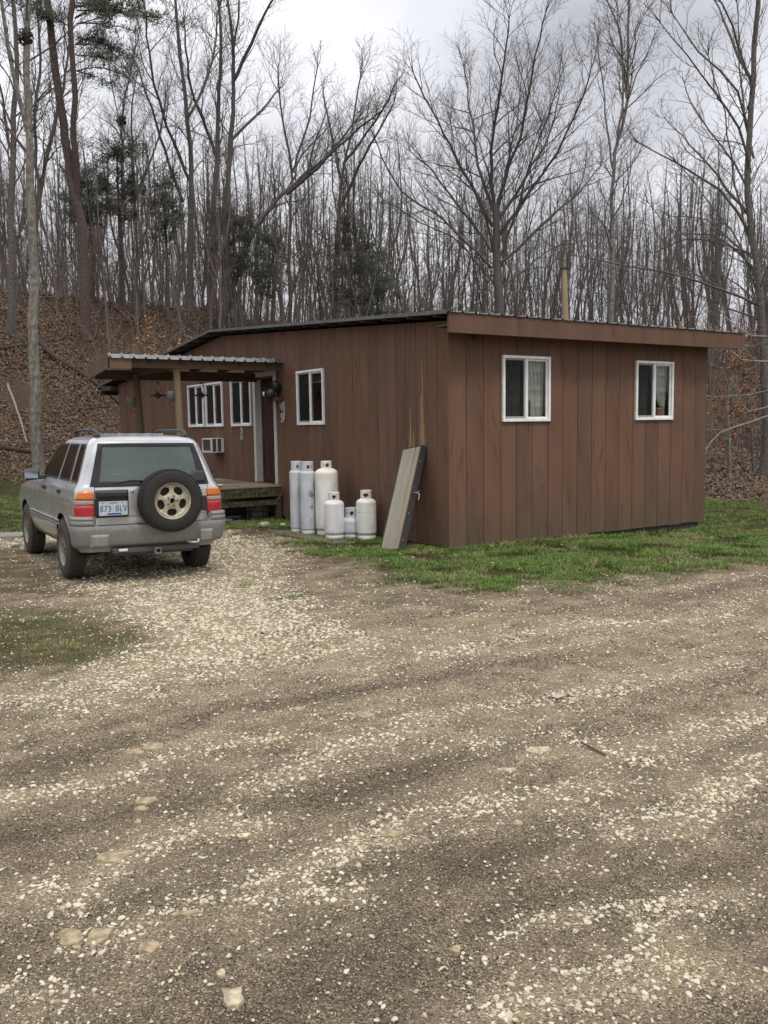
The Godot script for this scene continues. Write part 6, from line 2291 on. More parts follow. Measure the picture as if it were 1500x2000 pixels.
# ---------------------------------------------------------------- trees
# hero trees: x, z, turn, then limbs: radius at foot, radius at tip, and (sideways, height) pairs in metres
const HEROES := {
	"lichen_trunk": [-9.93, -25.11, 0.377, [[0.215, 0.088, 0.0, 0.0, 0.02, 3.49, 0.13, 7.2, 0.15, 9.84, 0.16, 11.48, 0.3, 13.25, 0.41, 14.61], [0.096, 0.048, 0.15, 9.84, -0.16, 12.38, -0.23, 13.96]]],
	"dark_left": [-13.99, -33.17, 0.399, [[0.181, 0.085, 0.0, 0.0, 0.34, 4.85, 0.6, 8.54, 0.8, 11.1, 0.65, 13.38], [0.074, 0.042, 0.47, 6.7, 0.2, 8.49, -0.15, 9.88]]],
	"pine_fork": [-12.06, -36.03, 0.323, [[0.269, 0.157, -0.02, 0.0, 0.0, 1.24, -0.03, 4.49, -0.31, 6.67, -0.56, 9.2, -0.86, 11.87, -0.94, 14.52], [0.157, 0.112, -0.07, 5.29, -0.06, 6.69, 0.06, 9.26, 0.22, 13.16, 0.3, 15.27]]],
	"crooked": [-15.92, -41.02, 0.370, [[0.156, 0.052, 0.0, 0.0, 0.21, 3.98, 0.67, 6.3, 1.22, 8.51, 1.71, 10.48, 1.95, 12.31], [0.117, 0.052, 0.32, 4.45, 0.27, 7.84, 0.57, 10.78, 0.57, 12.99]]],
	"nest_tree": [-13.01, -44.12, 0.287, [[0.095, 0.034, 0.0, 0.0, 0.22, 4.36, 0.39, 8.52, 0.83, 10.96, 1.19, 12.55], [0.041, 0.027, 0.38, 8.27, 0.2, 10.19, 0.02, 11.6]]],
	"thin_pair": [-12.54, -45.30, 0.270, [[0.111, 0.042, 0.0, 0.0, 0.14, 4.54, 0.12, 8.79, 0.35, 10.78], [0.083, 0.028, 0.18, 5.55, 0.63, 6.83, 1.41, 8.76, 1.77, 10.16]]],
	"straight_fan": [-10.18, -46.91, 0.214, [[0.227, 0.085, 0.0, 0.0, 0.26, 5.5, 0.28, 9.12, 0.06, 12.93, -0.06, 16.18], [0.113, 0.042, 0.3, 6.8, -0.41, 8.7, -1.28, 10.94, -1.54, 13.81], [0.099, 0.042, 0.29, 10.02, 1.09, 11.99, 1.83, 14.71, 2.22, 17.13], [0.113, 0.042, -0.1, 5.74, -0.95, 8.03, -1.9, 11.28]]],
	"twin_left": [-9.57, -49.07, 0.193, [[0.236, 0.074, 0.0, 0.0, 0.55, 6.42, 0.91, 10.5, 1.13, 13.98, 1.04, 17.13], [0.118, 0.044, 0.67, 8.33, -0.09, 10.18, -0.68, 11.88, -0.82, 14.11]]],
	"twin_right": [-8.79, -49.22, 0.177, [[0.265, 0.074, -0.0, 0.0, 0.63, 8.09, 0.93, 12.42, 0.95, 14.82, 0.65, 17.43], [0.133, 0.044, 0.93, 12.56, 2.21, 14.9, 3.51, 16.71], [0.118, 0.044, 0.72, 9.45, 2.1, 11.0, 3.7, 13.11], [0.088, 0.044, 0.94, 13.76, 1.41, 15.64, 1.6, 17.5]]],
	"leaning": [-8.00, -45.30, 0.175, [[0.204, 0.054, -0.02, 0.0, 0.0, 1.2, 1.09, 4.81, 2.5, 6.88, 3.97, 8.33, 5.45, 9.53, 7.08, 11.5], [0.109, 0.041, 3.3, 7.62, 4.37, 8.34, 6.25, 9.81, 7.6, 10.5], [0.081, 0.041, 4.37, 8.6, 4.81, 10.51, 5.51, 12.31]]],
	"slim_mid": [-5.35, -51.72, 0.103, [[0.169, 0.046, -0.02, 0.0, 0.0, 1.71, 0.21, 7.82, 0.35, 9.83, -0.11, 12.66, -0.27, 15.46], [0.092, 0.038, 0.32, 9.69, 1.27, 12.69, 1.85, 14.96], [0.077, 0.031, 0.36, 9.26, 0.88, 10.98, 2.45, 13.0]]],
	"fan_mid": [-2.75, -51.93, 0.053, [[0.215, 0.046, -0.02, 0.0, 0.0, 3.1, 0.32, 8.66, 0.73, 11.54, 1.31, 14.11, 1.79, 16.37], [0.123, 0.046, 0.38, 8.95, 2.01, 11.83, 3.44, 13.97], [0.107, 0.046, 0.54, 10.82, -0.11, 13.82, -0.42, 15.93], [0.092, 0.046, 0.82, 11.83, 2.48, 13.54, 3.54, 14.97]]],
	"oak": [6.62, -49.56, -0.133, [[0.531, 0.295, -0.02, 0.0, 0.0, 6.69, -0.14, 10.06, -0.25, 12.84], [0.206, 0.059, -0.25, 12.7, -0.35, 15.59, 0.01, 18.28, 0.43, 21.33], [0.177, 0.059, -0.3, 12.56, -1.25, 15.91, -1.66, 18.92, -1.98, 21.76], [0.177, 0.059, -0.36, 11.74, -2.1, 14.86, -3.23, 16.84, -4.4, 19.09], [0.162, 0.059, -0.42, 10.35, -2.68, 13.78, -4.09, 15.79, -5.36, 17.37], [0.177, 0.059, -0.13, 12.69, 0.93, 15.52, 1.54, 17.65, 2.41, 21.38], [0.177, 0.059, -0.08, 12.0, 1.82, 15.2, 2.92, 17.3, 3.5, 20.06], [0.177, 0.059, -0.02, 11.17, 2.65, 14.61, 4.07, 16.96, 4.6, 18.66], [0.177, 0.059, 0.09, 9.77, 2.94, 12.42, 4.85, 14.36, 5.98, 15.92], [0.133, 0.044, -0.42, 9.51, -3.26, 12.14, -4.98, 13.06, -6.11, 15.06], [0.133, 0.044, -0.14, 10.06, -0.98, 12.87, -2.38, 15.97, -2.93, 18.46], [0.133, 0.044, 0.03, 10.05, 0.99, 12.78, 2.1, 15.73, 3.05, 18.36], [0.133, 0.044, -0.08, 11.72, 0.29, 15.01, 0.99, 18.22, 1.31, 20.87], [0.103, 0.037, -0.2, 8.38, -2.13, 10.7, -4.13, 11.57, -5.8, 12.26], [0.103, 0.037, 0.14, 8.37, 2.39, 10.24, 4.33, 11.53, 5.69, 12.43]]],
	"tall_slim": [10.56, -40.65, -0.254, [[0.161, 0.05, -0.02, 0.0, -0.0, 5.95, 0.05, 9.75, 0.06, 13.14, 0.2, 14.36, 0.55, 16.1, 0.68, 20.33, 0.72, 22.04], [0.074, 0.031, 0.2, 14.25, 0.37, 16.44, 0.03, 19.11, -0.8, 20.41], [0.062, 0.025, 0.41, 15.34, 1.15, 17.45, 1.73, 19.23], [0.074, 0.025, 0.03, 13.14, -0.33, 16.08, -0.62, 18.2], [0.062, 0.025, 0.58, 16.2, 0.37, 18.42, 0.08, 20.84]]],
	"right_oak": [12.02, -27.49, -0.412, [[0.265, 0.124, -0.02, 0.0, -0.0, 2.05, -0.23, 5.85, -0.59, 8.22, -0.61, 11.42, -0.51, 14.39, -0.48, 16.14], [0.097, 0.027, -0.54, 7.59, -1.55, 8.92, -2.63, 9.71, -3.78, 10.36], [0.097, 0.027, -0.58, 8.14, -1.57, 9.73, -2.58, 11.11, -3.38, 12.33], [0.097, 0.027, -0.58, 10.51, -1.02, 11.79, -2.21, 12.93, -2.89, 13.87], [0.106, 0.044, -0.56, 11.87, -1.06, 13.15, -1.56, 14.6, -1.92, 15.57], [0.088, 0.027, -0.59, 9.45, -1.0, 10.65, -1.92, 12.09, -2.98, 13.27], [0.071, 0.027, -0.4, 6.8, -1.22, 7.35, -2.52, 7.76, -3.54, 7.57], [0.08, 0.022, -0.22, 5.38, -1.49, 5.95, -3.04, 6.29, -5.68, 6.8], [0.08, 0.027, -0.36, 6.18, -0.92, 7.32, -2.0, 8.53, -3.25, 8.99], [0.062, 0.018, -0.21, 4.91, -1.02, 5.28, -2.1, 5.75, -3.03, 5.41], [0.071, 0.027, -0.32, 5.86, -1.15, 7.81, -2.09, 9.32, -3.04, 10.83], [0.071, 0.027, -0.53, 7.28, -0.96, 9.19, -1.33, 10.93, -1.75, 12.37], [0.08, 0.035, -0.51, 9.89, -0.8, 11.76, -1.07, 13.61, -1.23, 15.42], [0.053, 0.018, -0.23, 4.6, -1.3, 4.5, -2.54, 4.27], [0.071, 0.027, -0.54, 8.67, -1.44, 10.48, -2.45, 12.18, -2.7, 12.99], [0.071, 0.035, -0.51, 12.01, -1.21, 13.63, -2.28, 15.04], [0.071, 0.027, -0.39, 6.49, -1.53, 7.85, -2.92, 8.31, -4.06, 9.73]]],
	"dogwood": [9.21, -19.98, -0.432, [[0.104, 0.052, 0.0, 0.0, -0.09, 2.18, -0.03, 3.68, -0.22, 4.72], [0.045, 0.013, -0.08, 2.06, -0.77, 1.81, -1.34, 1.59, -1.62, 1.23], [0.039, 0.013, -0.08, 2.64, -0.78, 2.47, -1.64, 2.46], [0.039, 0.013, -0.07, 3.22, -0.93, 3.24, -1.39, 3.7], [0.039, 0.013, -0.09, 3.79, -0.73, 3.83, -1.35, 4.34], [0.026, 0.013, -0.08, 2.3, -0.8, 2.08, -1.03, 2.62]]],
	"small_lichen": [9.65, -24.14, -0.380, [[0.054, 0.023, 0.0, 0.0, -0.05, 1.31, -0.13, 2.3, 0.01, 3.14]]],
	"small_dark": [12.17, -28.51, -0.403, [[0.064, 0.027, 0.0, 0.0, -0.12, 1.4, -0.25, 2.73, -0.05, 3.88]]],
}
const HERO_TEXT := {
	"lichen_trunk": ["bare_tree", "grey lichen-spotted bare trunk at the slope's foot just beyond the silver car's mirror", 0],
	"dark_left": ["bare_tree", "dark bare tree at the far edge of the view on the leaf slope", 1],
	"pine_fork": ["pine_tree", "tall reddish pine forking into two stems with needles high up", 2],
	"crooked": ["bare_tree", "crooked slim bare tree beside the forked pine", 1],
	"nest_tree": ["bare_tree", "thin straight bare tree that carries a leaf nest", 1],
	"thin_pair": ["bare_tree", "thin bare tree with one slanting limb beside the nest tree", 1],
	"straight_fan": ["bare_tree", "straight dark bare tree fanning out above the porch roof", 1],
	"twin_left": ["bare_tree", "slender dark bare tree, nearer the nest of two side by side", 1],
	"twin_right": ["bare_tree", "thicker wide-forked dark bare tree, nearer the leaning trunk of two side by side", 1],
	"leaning": ["bare_tree", "bare tree leaning far over in a long slant behind the cabin roof", 1],
	"slim_mid": ["bare_tree", "slim upright bare tree crossed by the leaning trunk", 1],
	"fan_mid": ["bare_tree", "bare tree with a rounded fan crown between the leaning tree and the big oak", 1],
	"oak": ["oak_tree", "big bare oak with a wide fan of limbs behind the middle of the cabin", 3],
	"tall_slim": ["bare_tree", "very tall slim pale bare tree behind the cabin's low roof edge", 0],
	"right_oak": ["oak_tree", "near bare oak sweeping long limbs in over the cabin's far end", 3],
	"dogwood": ["dogwood_tree", "small pale-limbed tree with level branches beyond the lawn", 4],
	"small_lichen": ["young_tree", "young tree with a lichen-spotted trunk among orange leaves beyond the lawn", 0],
	"small_dark": ["young_tree", "young dark-trunked tree behind the lichen-spotted young tree", 1],
}

func bark(i: int) -> StandardMaterial3D:
	var c: Color = [lin(0.25, 0.235, 0.20), lin(0.165, 0.147, 0.132), lin(0.14, 0.10, 0.082), lin(0.175, 0.156, 0.138), lin(0.38, 0.36, 0.33), lin(0.19, 0.145, 0.137)][i]
	var tex := grain_tex("lichen", 512, 0.012, 5, 0.66, 1.0, FastNoiseLite.TYPE_SIMPLEX_SMOOTH, 1.4) if i == 0 else grain_tex("bark", 512, 0.03, 4, 0.55, 1.0, FastNoiseLite.TYPE_SIMPLEX_SMOOTH, 1.6)
	return textured("bark_%d" % i, c, 0.9, tex, Vector3(1.6, 0.5, 1.6) if i else Vector3(1.3, 0.7, 1.3), bump_tex("grain", 512, 0.02, 4, 2.0), 0.6)

func bend(anchors: Array, step: float, wob: float, rng: RandomNumberGenerator) -> Array:
	var out := []
	var off := Vector3()
	for i in anchors.size() - 1:
		var p0: Vector3 = anchors[maxi(i - 1, 0)]
		var p1: Vector3 = anchors[i]
		var p2: Vector3 = anchors[i + 1]
		var p3: Vector3 = anchors[mini(i + 2, anchors.size() - 1)]
		var m := maxi(2, int((p2 - p1).length() / step))
		for k in m:
			var q := p1.cubic_interpolate(p2, p0, p3, float(k) / m)
			if i + k > 0:
				off = off * 0.78 + Vector3(rng.randf_range(-1, 1), rng.randf_range(-0.3, 0.3), rng.randf_range(-1, 1)) * wob
				q += off
			out.append(q)
	out.append(anchors[-1] + off * 0.7)
	return out

func taper(n: int, r0: float, r1: float) -> Array:
	var o := []
	for i in n:
		o.append(lerpf(r0, r1, float(i) / (n - 1)))
	return o

# branches along a limb; how: [per metre, angle, length, minimal start] for each level
func sprout(b: MB, pts: Array, radii: Array, level: int, most: int, length: float, rng: RandomNumberGenerator, from := 0.3, per := 1.5, up := 0.35, thin := 0.006) -> void:
	var total := 0.0
	for i in pts.size() - 1:
		total += (pts[i + 1] - pts[i]).length()
	var count := int(total * per * (1.0 - from) + rng.randf())
	count = clampi(count, 2, 40)
	var az := rng.randf() * TAU
	for k in count:
		var f := from + (1.0 - from) * (k + rng.randf()) / count
		var x := f * (pts.size() - 1)
		var i := mini(int(x), pts.size() - 2)
		var p: Vector3 = pts[i].lerp(pts[i + 1], x - i)
		var dir: Vector3 = (pts[i + 1] - pts[i]).normalized()
		var r: float = lerpf(radii[i], radii[i + 1], x - i)
		az += 2.4 + rng.randf_range(-0.5, 0.5)
		var side := dir.cross(Vector3(0.3, 0.2, 1)).normalized().rotated(dir, az)
		var ang := rng.randf_range(0.5, 0.95)
		var d := (dir * cos(ang) + side * sin(ang) + Vector3.UP * up * rng.randf()).normalized()
		var l := length * rng.randf_range(0.55, 1.2) * (1.15 - 0.6 * f)
		var seg := (5 if level == 1 else 4) if level < most else 3
		var q := [p]
		var cur := p
		for s in seg:
			d = (d + Vector3(rng.randf_range(-0.34, 0.34), rng.randf_range(-0.2, 0.24) + up * 0.12, rng.randf_range(-0.34, 0.34))).normalized()
			cur += d * l / seg
			q.append(cur)
		var r0 := maxf(minf(r * 0.6, l * 0.0105 + 0.002), thin)
		var rr := taper(q.size(), r0, maxf(thin * 0.55, r0 * 0.3))
		b.tube(q, rr, 4 if (level == 1 and r0 > 0.02) else 3, false)
		if level < most:
			sprout(b, q, rr, level + 1, most, length * 0.46, rng, 0.16, per * 1.6, up, thin)

func build_heroes() -> void:
	var idx := 0
	for key in HEROES:
		var e: Array = HEROES[key]
		var info: Array = HERO_TEXT[key]
		var rng := RandomNumberGenerator.new()
		rng.seed = 500 + idx
		idx += 1
		var small: bool = key.begins_with("small") or key == "dogwood"
		var t := thing(info[0], info[1], "tree", at(Vector3(e[0], ground_y(e[0], e[1]) - 0.08, e[1]), e[2]))
		var wood := MB.new()
		var crown := MB.new()
		for i in e[3].size():
			var a: Array = e[3][i]
			var anchors := []
			var reach := 0.0
			for k in range(2, a.size(), 2):
				reach = maxf(reach, absf(a[k] - a[2]) + 0.35 * absf(a[k + 1] - a[3]))
			var deep := 0.0 if i == 0 else rng.randf_range(0.35, 0.8) * reach * (1 if (i % 2) else -1)
			var m := (a.size() - 2) / 2
			for k in m:
				anchors.append(Vector3(a[2 + k * 2], a[3 + k * 2], deep * pow(float(k) / maxf(m - 1, 1), 1.3)))
			var pts := bend(anchors, 0.6, (0.05 if i == 0 else 0.085) if not small else 0.015, rng)
			var slim := 0.82 if key != "right_oak" else 0.52
			if key == "oak" and i > 0:
				slim = 0.55
			elif key == "oak":
				slim = 0.66
			var rad := taper(pts.size(), a[0] * slim, a[1] * slim)
			if i == 0:
				for q in mini(2, rad.size()):      # root flare
					rad[q] *= 1.35 - 0.25 * q
			wood.tube(pts, rad, 10 if a[0] > 0.1 else 6)
			var run := 0.0
			for q in pts.size() - 1:
				run += (pts[q + 1] - pts[q]).length()
			var big := clampf(run * 0.42, 0.5 if small else 1.7, 0.9 if small else 3.6)
			var from := 0.42 if i == 0 else 0.14
			if key == "lichen_trunk":
				from = 0.62
			if key == "oak" and i == 0:
				from = 0.75
			if key == "right_oak" and i == 0:
				from = 0.3
			if key == "right_oak":
				big *= 0.75
			if key == "pine_fork":
				big *= 0.6
			sprout(crown, pts, rad, 1, 3, big, rng, from, (1.9 if key.ends_with("oak") else 2.0) if not small else 3.0, 0.34, 0.0065 if e[1] < -35 else 0.005)
			# the tip splits
			for q in 3:
				var d: Vector3 = (pts[-1] - pts[-2]).normalized() + Vector3(rng.randf_range(-0.5, 0.5), 0.2, rng.randf_range(-0.5, 0.5))
				var tip := [pts[-1]]
				for s in 4:
					d = (d.normalized() + Vector3(rng.randf_range(-0.2, 0.2), 0.1, rng.randf_range(-0.2, 0.2)))
					tip.append(tip[-1] + d.normalized() * big * 0.11)
				var rr := taper(5, minf(a[1] * 0.7, 0.025), 0.004)
				crown.tube(tip, rr, 3, false)
				sprout(crown, tip, rr, 2, 3, big * 0.45, rng, 0.1, 3.0, 0.3, 0.007)
		part("trunk", wood, bark(info[2]), t)
		part("crown", crown, bark(1 if info[2] in [0, 1] else info[2]), t)
		if key == "pine_fork":
			var nd := MB.new()
			var bough := MB.new()
			for q in [[0.1, 10.6, 1.75, 10.4], [0.12, 11.2, 2.0, 10.7], [0.15, 11.9, 2.2, 11.6], [0.2, 12.4, 2.4, 12.5], [0.2, 12.9, 3.4, 12.9], [0.2, 13.2, 4.6, 12.75], [0.2, 13.6, 3.0, 13.8], [0.0, 12.2, -1.4, 12.4], [-0.7, 12.4, -2.4, 12.9], [0.1, 13.0, 1.3, 13.4], [0.1, 11.6, 1.2, 11.9], [0.12, 12.6, 1.6, 13.0], [0.2, 13.9, 4.0, 14.2], [0.2, 14.4, 1.5, 14.9], [-0.8, 13.4, -2.2, 14.2]]:
				for side in 2:
					var dz := rng.randf_range(-1.2, 1.2)
					var pts := bend([Vector3(q[0], q[1], 0), Vector3(lerpf(q[0], q[2], 0.5), lerpf(q[1], q[3], 0.5) + 0.12, dz * 0.5), Vector3(q[2] * rng.randf_range(0.8, 1.05), q[3] + rng.randf_range(-0.2, 0.2), dz)], 0.35, 0.03, rng)
					bough.tube(pts, taper(pts.size(), 0.03, 0.008), 4, false)
					needles(nd, pts, 0.5, rng, 8)
					bunches(nd, bough, pts, rng, 9, 0.75, 13)
			part("bough", bough, bark(2), t)
			part("needles", nd, plain("pine_needles", lin(0.06, 0.08, 0.045), 0.8), t)
		if key == "small_lichen" or key == "small_dark":
			leafy(t, crown, rng, 230, 0.075, 1.2)

# short side shoots that carry bunches of needles
func bunches(nd: MB, bo: MB, pts: Array, rng: RandomNumberGenerator, shoots: int, reach: float, per: int) -> void:
	for k in shoots:
		var i := rng.randi_range(int(pts.size() * 0.3), pts.size() - 2)
		var p: Vector3 = pts[i].lerp(pts[i + 1], rng.randf())
		var d: Vector3 = Vector3(rng.randf_range(-1, 1), rng.randf_range(-0.5, 0.7), rng.randf_range(-1, 1)).normalized() + (pts[i + 1] - pts[i]).normalized() * 0.5
		var l := reach * rng.randf_range(0.5, 1.1)
		var q := [p, p + d * l * 0.5, p + d * l + Vector3(0, 0.08, 0)]
		bo.tube(q, [0.012, 0.008, 0.005], 3, false)
		needles(nd, q, 0.0, rng, per)

func needles(b: MB, pts: Array, from: float, rng: RandomNumberGenerator, per: int) -> void:
	for i in range(int(pts.size() * from), pts.size() - 1):
		for k in per:
			var p: Vector3 = pts[i].lerp(pts[i + 1], rng.randf()) + Vector3(rng.randf_range(-1, 1), rng.randf_range(-0.5, 0.7), rng.randf_range(-1, 1)) * 0.17
			var d: Vector3 = ((pts[i + 1] - pts[i]).normalized() * 0.7 + Vector3(rng.randf_range(-1, 1), rng.randf_range(-0.4, 0.9), rng.randf_range(-1, 1))).normalized()
			for q in 2:
				var d2 := (d + Vector3(rng.randf_range(-0.5, 0.5), rng.randf_range(-0.5, 0.5), rng.randf_range(-0.5, 0.5))).normalized()
				var s := d2.cross(Vector3(0.3, 0.5, 0.8)).normalized() * 0.015
				b.tri(p - s, p + s, p + d2 * rng.randf_range(0.13, 0.24))

# dead leaves that hang on along the twigs of a crown
func leafy(t: Node3D, crown: MB, rng: RandomNumberGenerator, count: int, size: float, low: float, tone := 0) -> void:
	var b := MB.new()
	for i in count:
		var p := crown.v[rng.randi() % crown.v.size()]
		if p.y < low:
			continue
		var bas := Basis.from_euler(Vector3(rng.randf_range(-1.2, 1.2), rng.randf() * TAU, rng.randf_range(-1.2, 1.2)))
		var s := size * rng.randf_range(0.6, 1.3)
		b.tint = Color(0.6, 0.55, 0.5).lerp(Color(1.3, 1.2, 1.1), rng.randf())
		b.quad(p, p + bas * Vector3(s * 0.32, -s * 0.45, s * 0.1), p + bas * Vector3(0, -s, 0), p + bas * Vector3(-s * 0.32, -s * 0.5, s * 0.1))
	var m := plain("clinging_leaves_%d" % tone, [lin(0.24, 0.115, 0.052), lin(0.36, 0.21, 0.10)][tone], 0.8)
	m.vertex_color_use_as_albedo = true
	m.backlight = Color(0.3, 0.22, 0.12)
	part("leaves", b, m, t)

func build_saplings() -> void:
	var list := [
		[-7.6, -31.5, 3.6, 1, "orange-leaved beech sapling on the slope above the porch roof"], [-8.9, -33.5, 3.0, 1, "low tan-leaved beech sapling on the slope over the porch roof's end"], [-6.3, -33.8, 4.2, 1, "taller tan-leaved beech sapling where the cabin roof bends"],
		[10.9, -27.5, 4.2, 0, "rust-leaved sapling just past the cabin's far corner"], [13.0, -31.5, 4.6, 0, "rust-leaved sapling behind the lichen-spotted young tree"], [12.1, -24.9, 3.4, 0, "rust-leaved sapling close to the dogwood"], [14.8, -34.5, 5.0, 0, "larger rust-leaved sapling deep behind the lawn"], [11.3, -33.5, 5.2, 1, "tan-leaved sapling in the wood beyond the cabin's far corner"], [9.6, -29.5, 3.4, 0, "small rust-leaved sapling half hidden by the cabin's far corner"],
	]
	for i in list.size():
		var e: Array = list[i]
		var rng := RandomNumberGenerator.new()
		rng.seed = 40 + i
		var t := thing("beech_sapling", e[4], "tree", at(Vector3(e[0], ground_y(e[0], e[1]) - 0.05, e[1]), rng.randf() * TAU), "saplings that keep dead leaves")
		var b := MB.new()
		var pts := bend([Vector3(), Vector3(0.05, e[2] * 0.5, 0.05), Vector3(0.0, e[2], -0.05)], 0.4, 0.02, rng)
		var rad := taper(pts.size(), 0.035, 0.008)
		b.tube(pts, rad, 6)
		part("trunk", b, bark(3), t)
		var c := MB.new()
		sprout(c, pts, rad, 1, 2, 1.15, rng, 0.22, 5.0, 0.05, 0.004)
		part("crown", c, bark(3), t)
		leafy(t, c, rng, 1000, 0.10, e[2] * 0.2, e[3])

func build_conifers() -> void:
	var list := [
		[-12.1, -41.6, 7.4, 1.75, "dark green pine with a dense round top beside the nest tree"], [-10.3, -42.6, 6.6, 1.2, "thin grey-green pine next to the dense dark pine"],
		[-7.3, -44.6, 7.0, 1.5, "grey-green pine behind the pair of dark bare trees"], [-5.6, -46.0, 6.6, 1.6, "loose grey-green pine under the leaning tree"], [-1.55, -46.5, 9.8, 2.0, "dark pine under the fan-crowned bare tree"], [-14.0, -43.0, 6.2, 1.2, "small dark pine behind the forked pine"],
		[-0.2, -47.5, 8.6, 1.4, "thin grey-green pine beside the pine under the fan-crowned tree"],
	]
	for i in list.size():
		var e: Array = list[i]
		var rng := RandomNumberGenerator.new()
		rng.seed = 70 + i
		var t := thing("pine_tree", e[4], "tree", at(Vector3(e[0], ground_y(e[0], e[1]) - 0.1, e[1]), rng.randf() * TAU), "pines in the wood")
		var h: float = e[2]
		var wood := MB.new()
		var pts := bend([Vector3(), Vector3(0.1, h * 0.5, 0), Vector3(0, h, 0)], 0.8, 0.02, rng)
		wood.tube(pts, taper(pts.size(), 0.13, 0.02), 7)
		part("trunk", wood, bark(2), t)
		var nd := MB.new()
		var bo := MB.new()
		for k in 54:
			var f := rng.randf_range(0.56, 1.0)
			var y := f * h
			var reach: float = e[3] * sqrt(maxf(0.06, 1.0 - pow((f - 0.76) / 0.25, 2.0))) * rng.randf_range(0.45, 1.1)
			if k < 8:
				y = rng.randf_range(0.25, 0.5) * h
				reach *= 0.6
			var a := rng.randf() * TAU
			var d := Vector3(cos(a), 0, sin(a))
			var q := bend([Vector3(0, y, 0), Vector3(0, y + 0.05, 0) + d * reach * 0.5, Vector3(0, y + rng.randf_range(0.1, 0.75), 0) + d * reach], 0.3, 0.03, rng)
			bo.tube(q, taper(q.size(), 0.022, 0.006), 3, false)
			if k >= 8:
				needles(nd, q, 0.5, rng, 6)
				bunches(nd, bo, q, rng, 4, 0.55, 9)
		part("bough", bo, bark(2), t)
		part("needles", nd, plain("dark_needles" if i in [0, 4] else "grey_needles", lin(0.062, 0.085, 0.045) if i in [0, 4] else lin(0.09, 0.10, 0.07), 0.8), t)

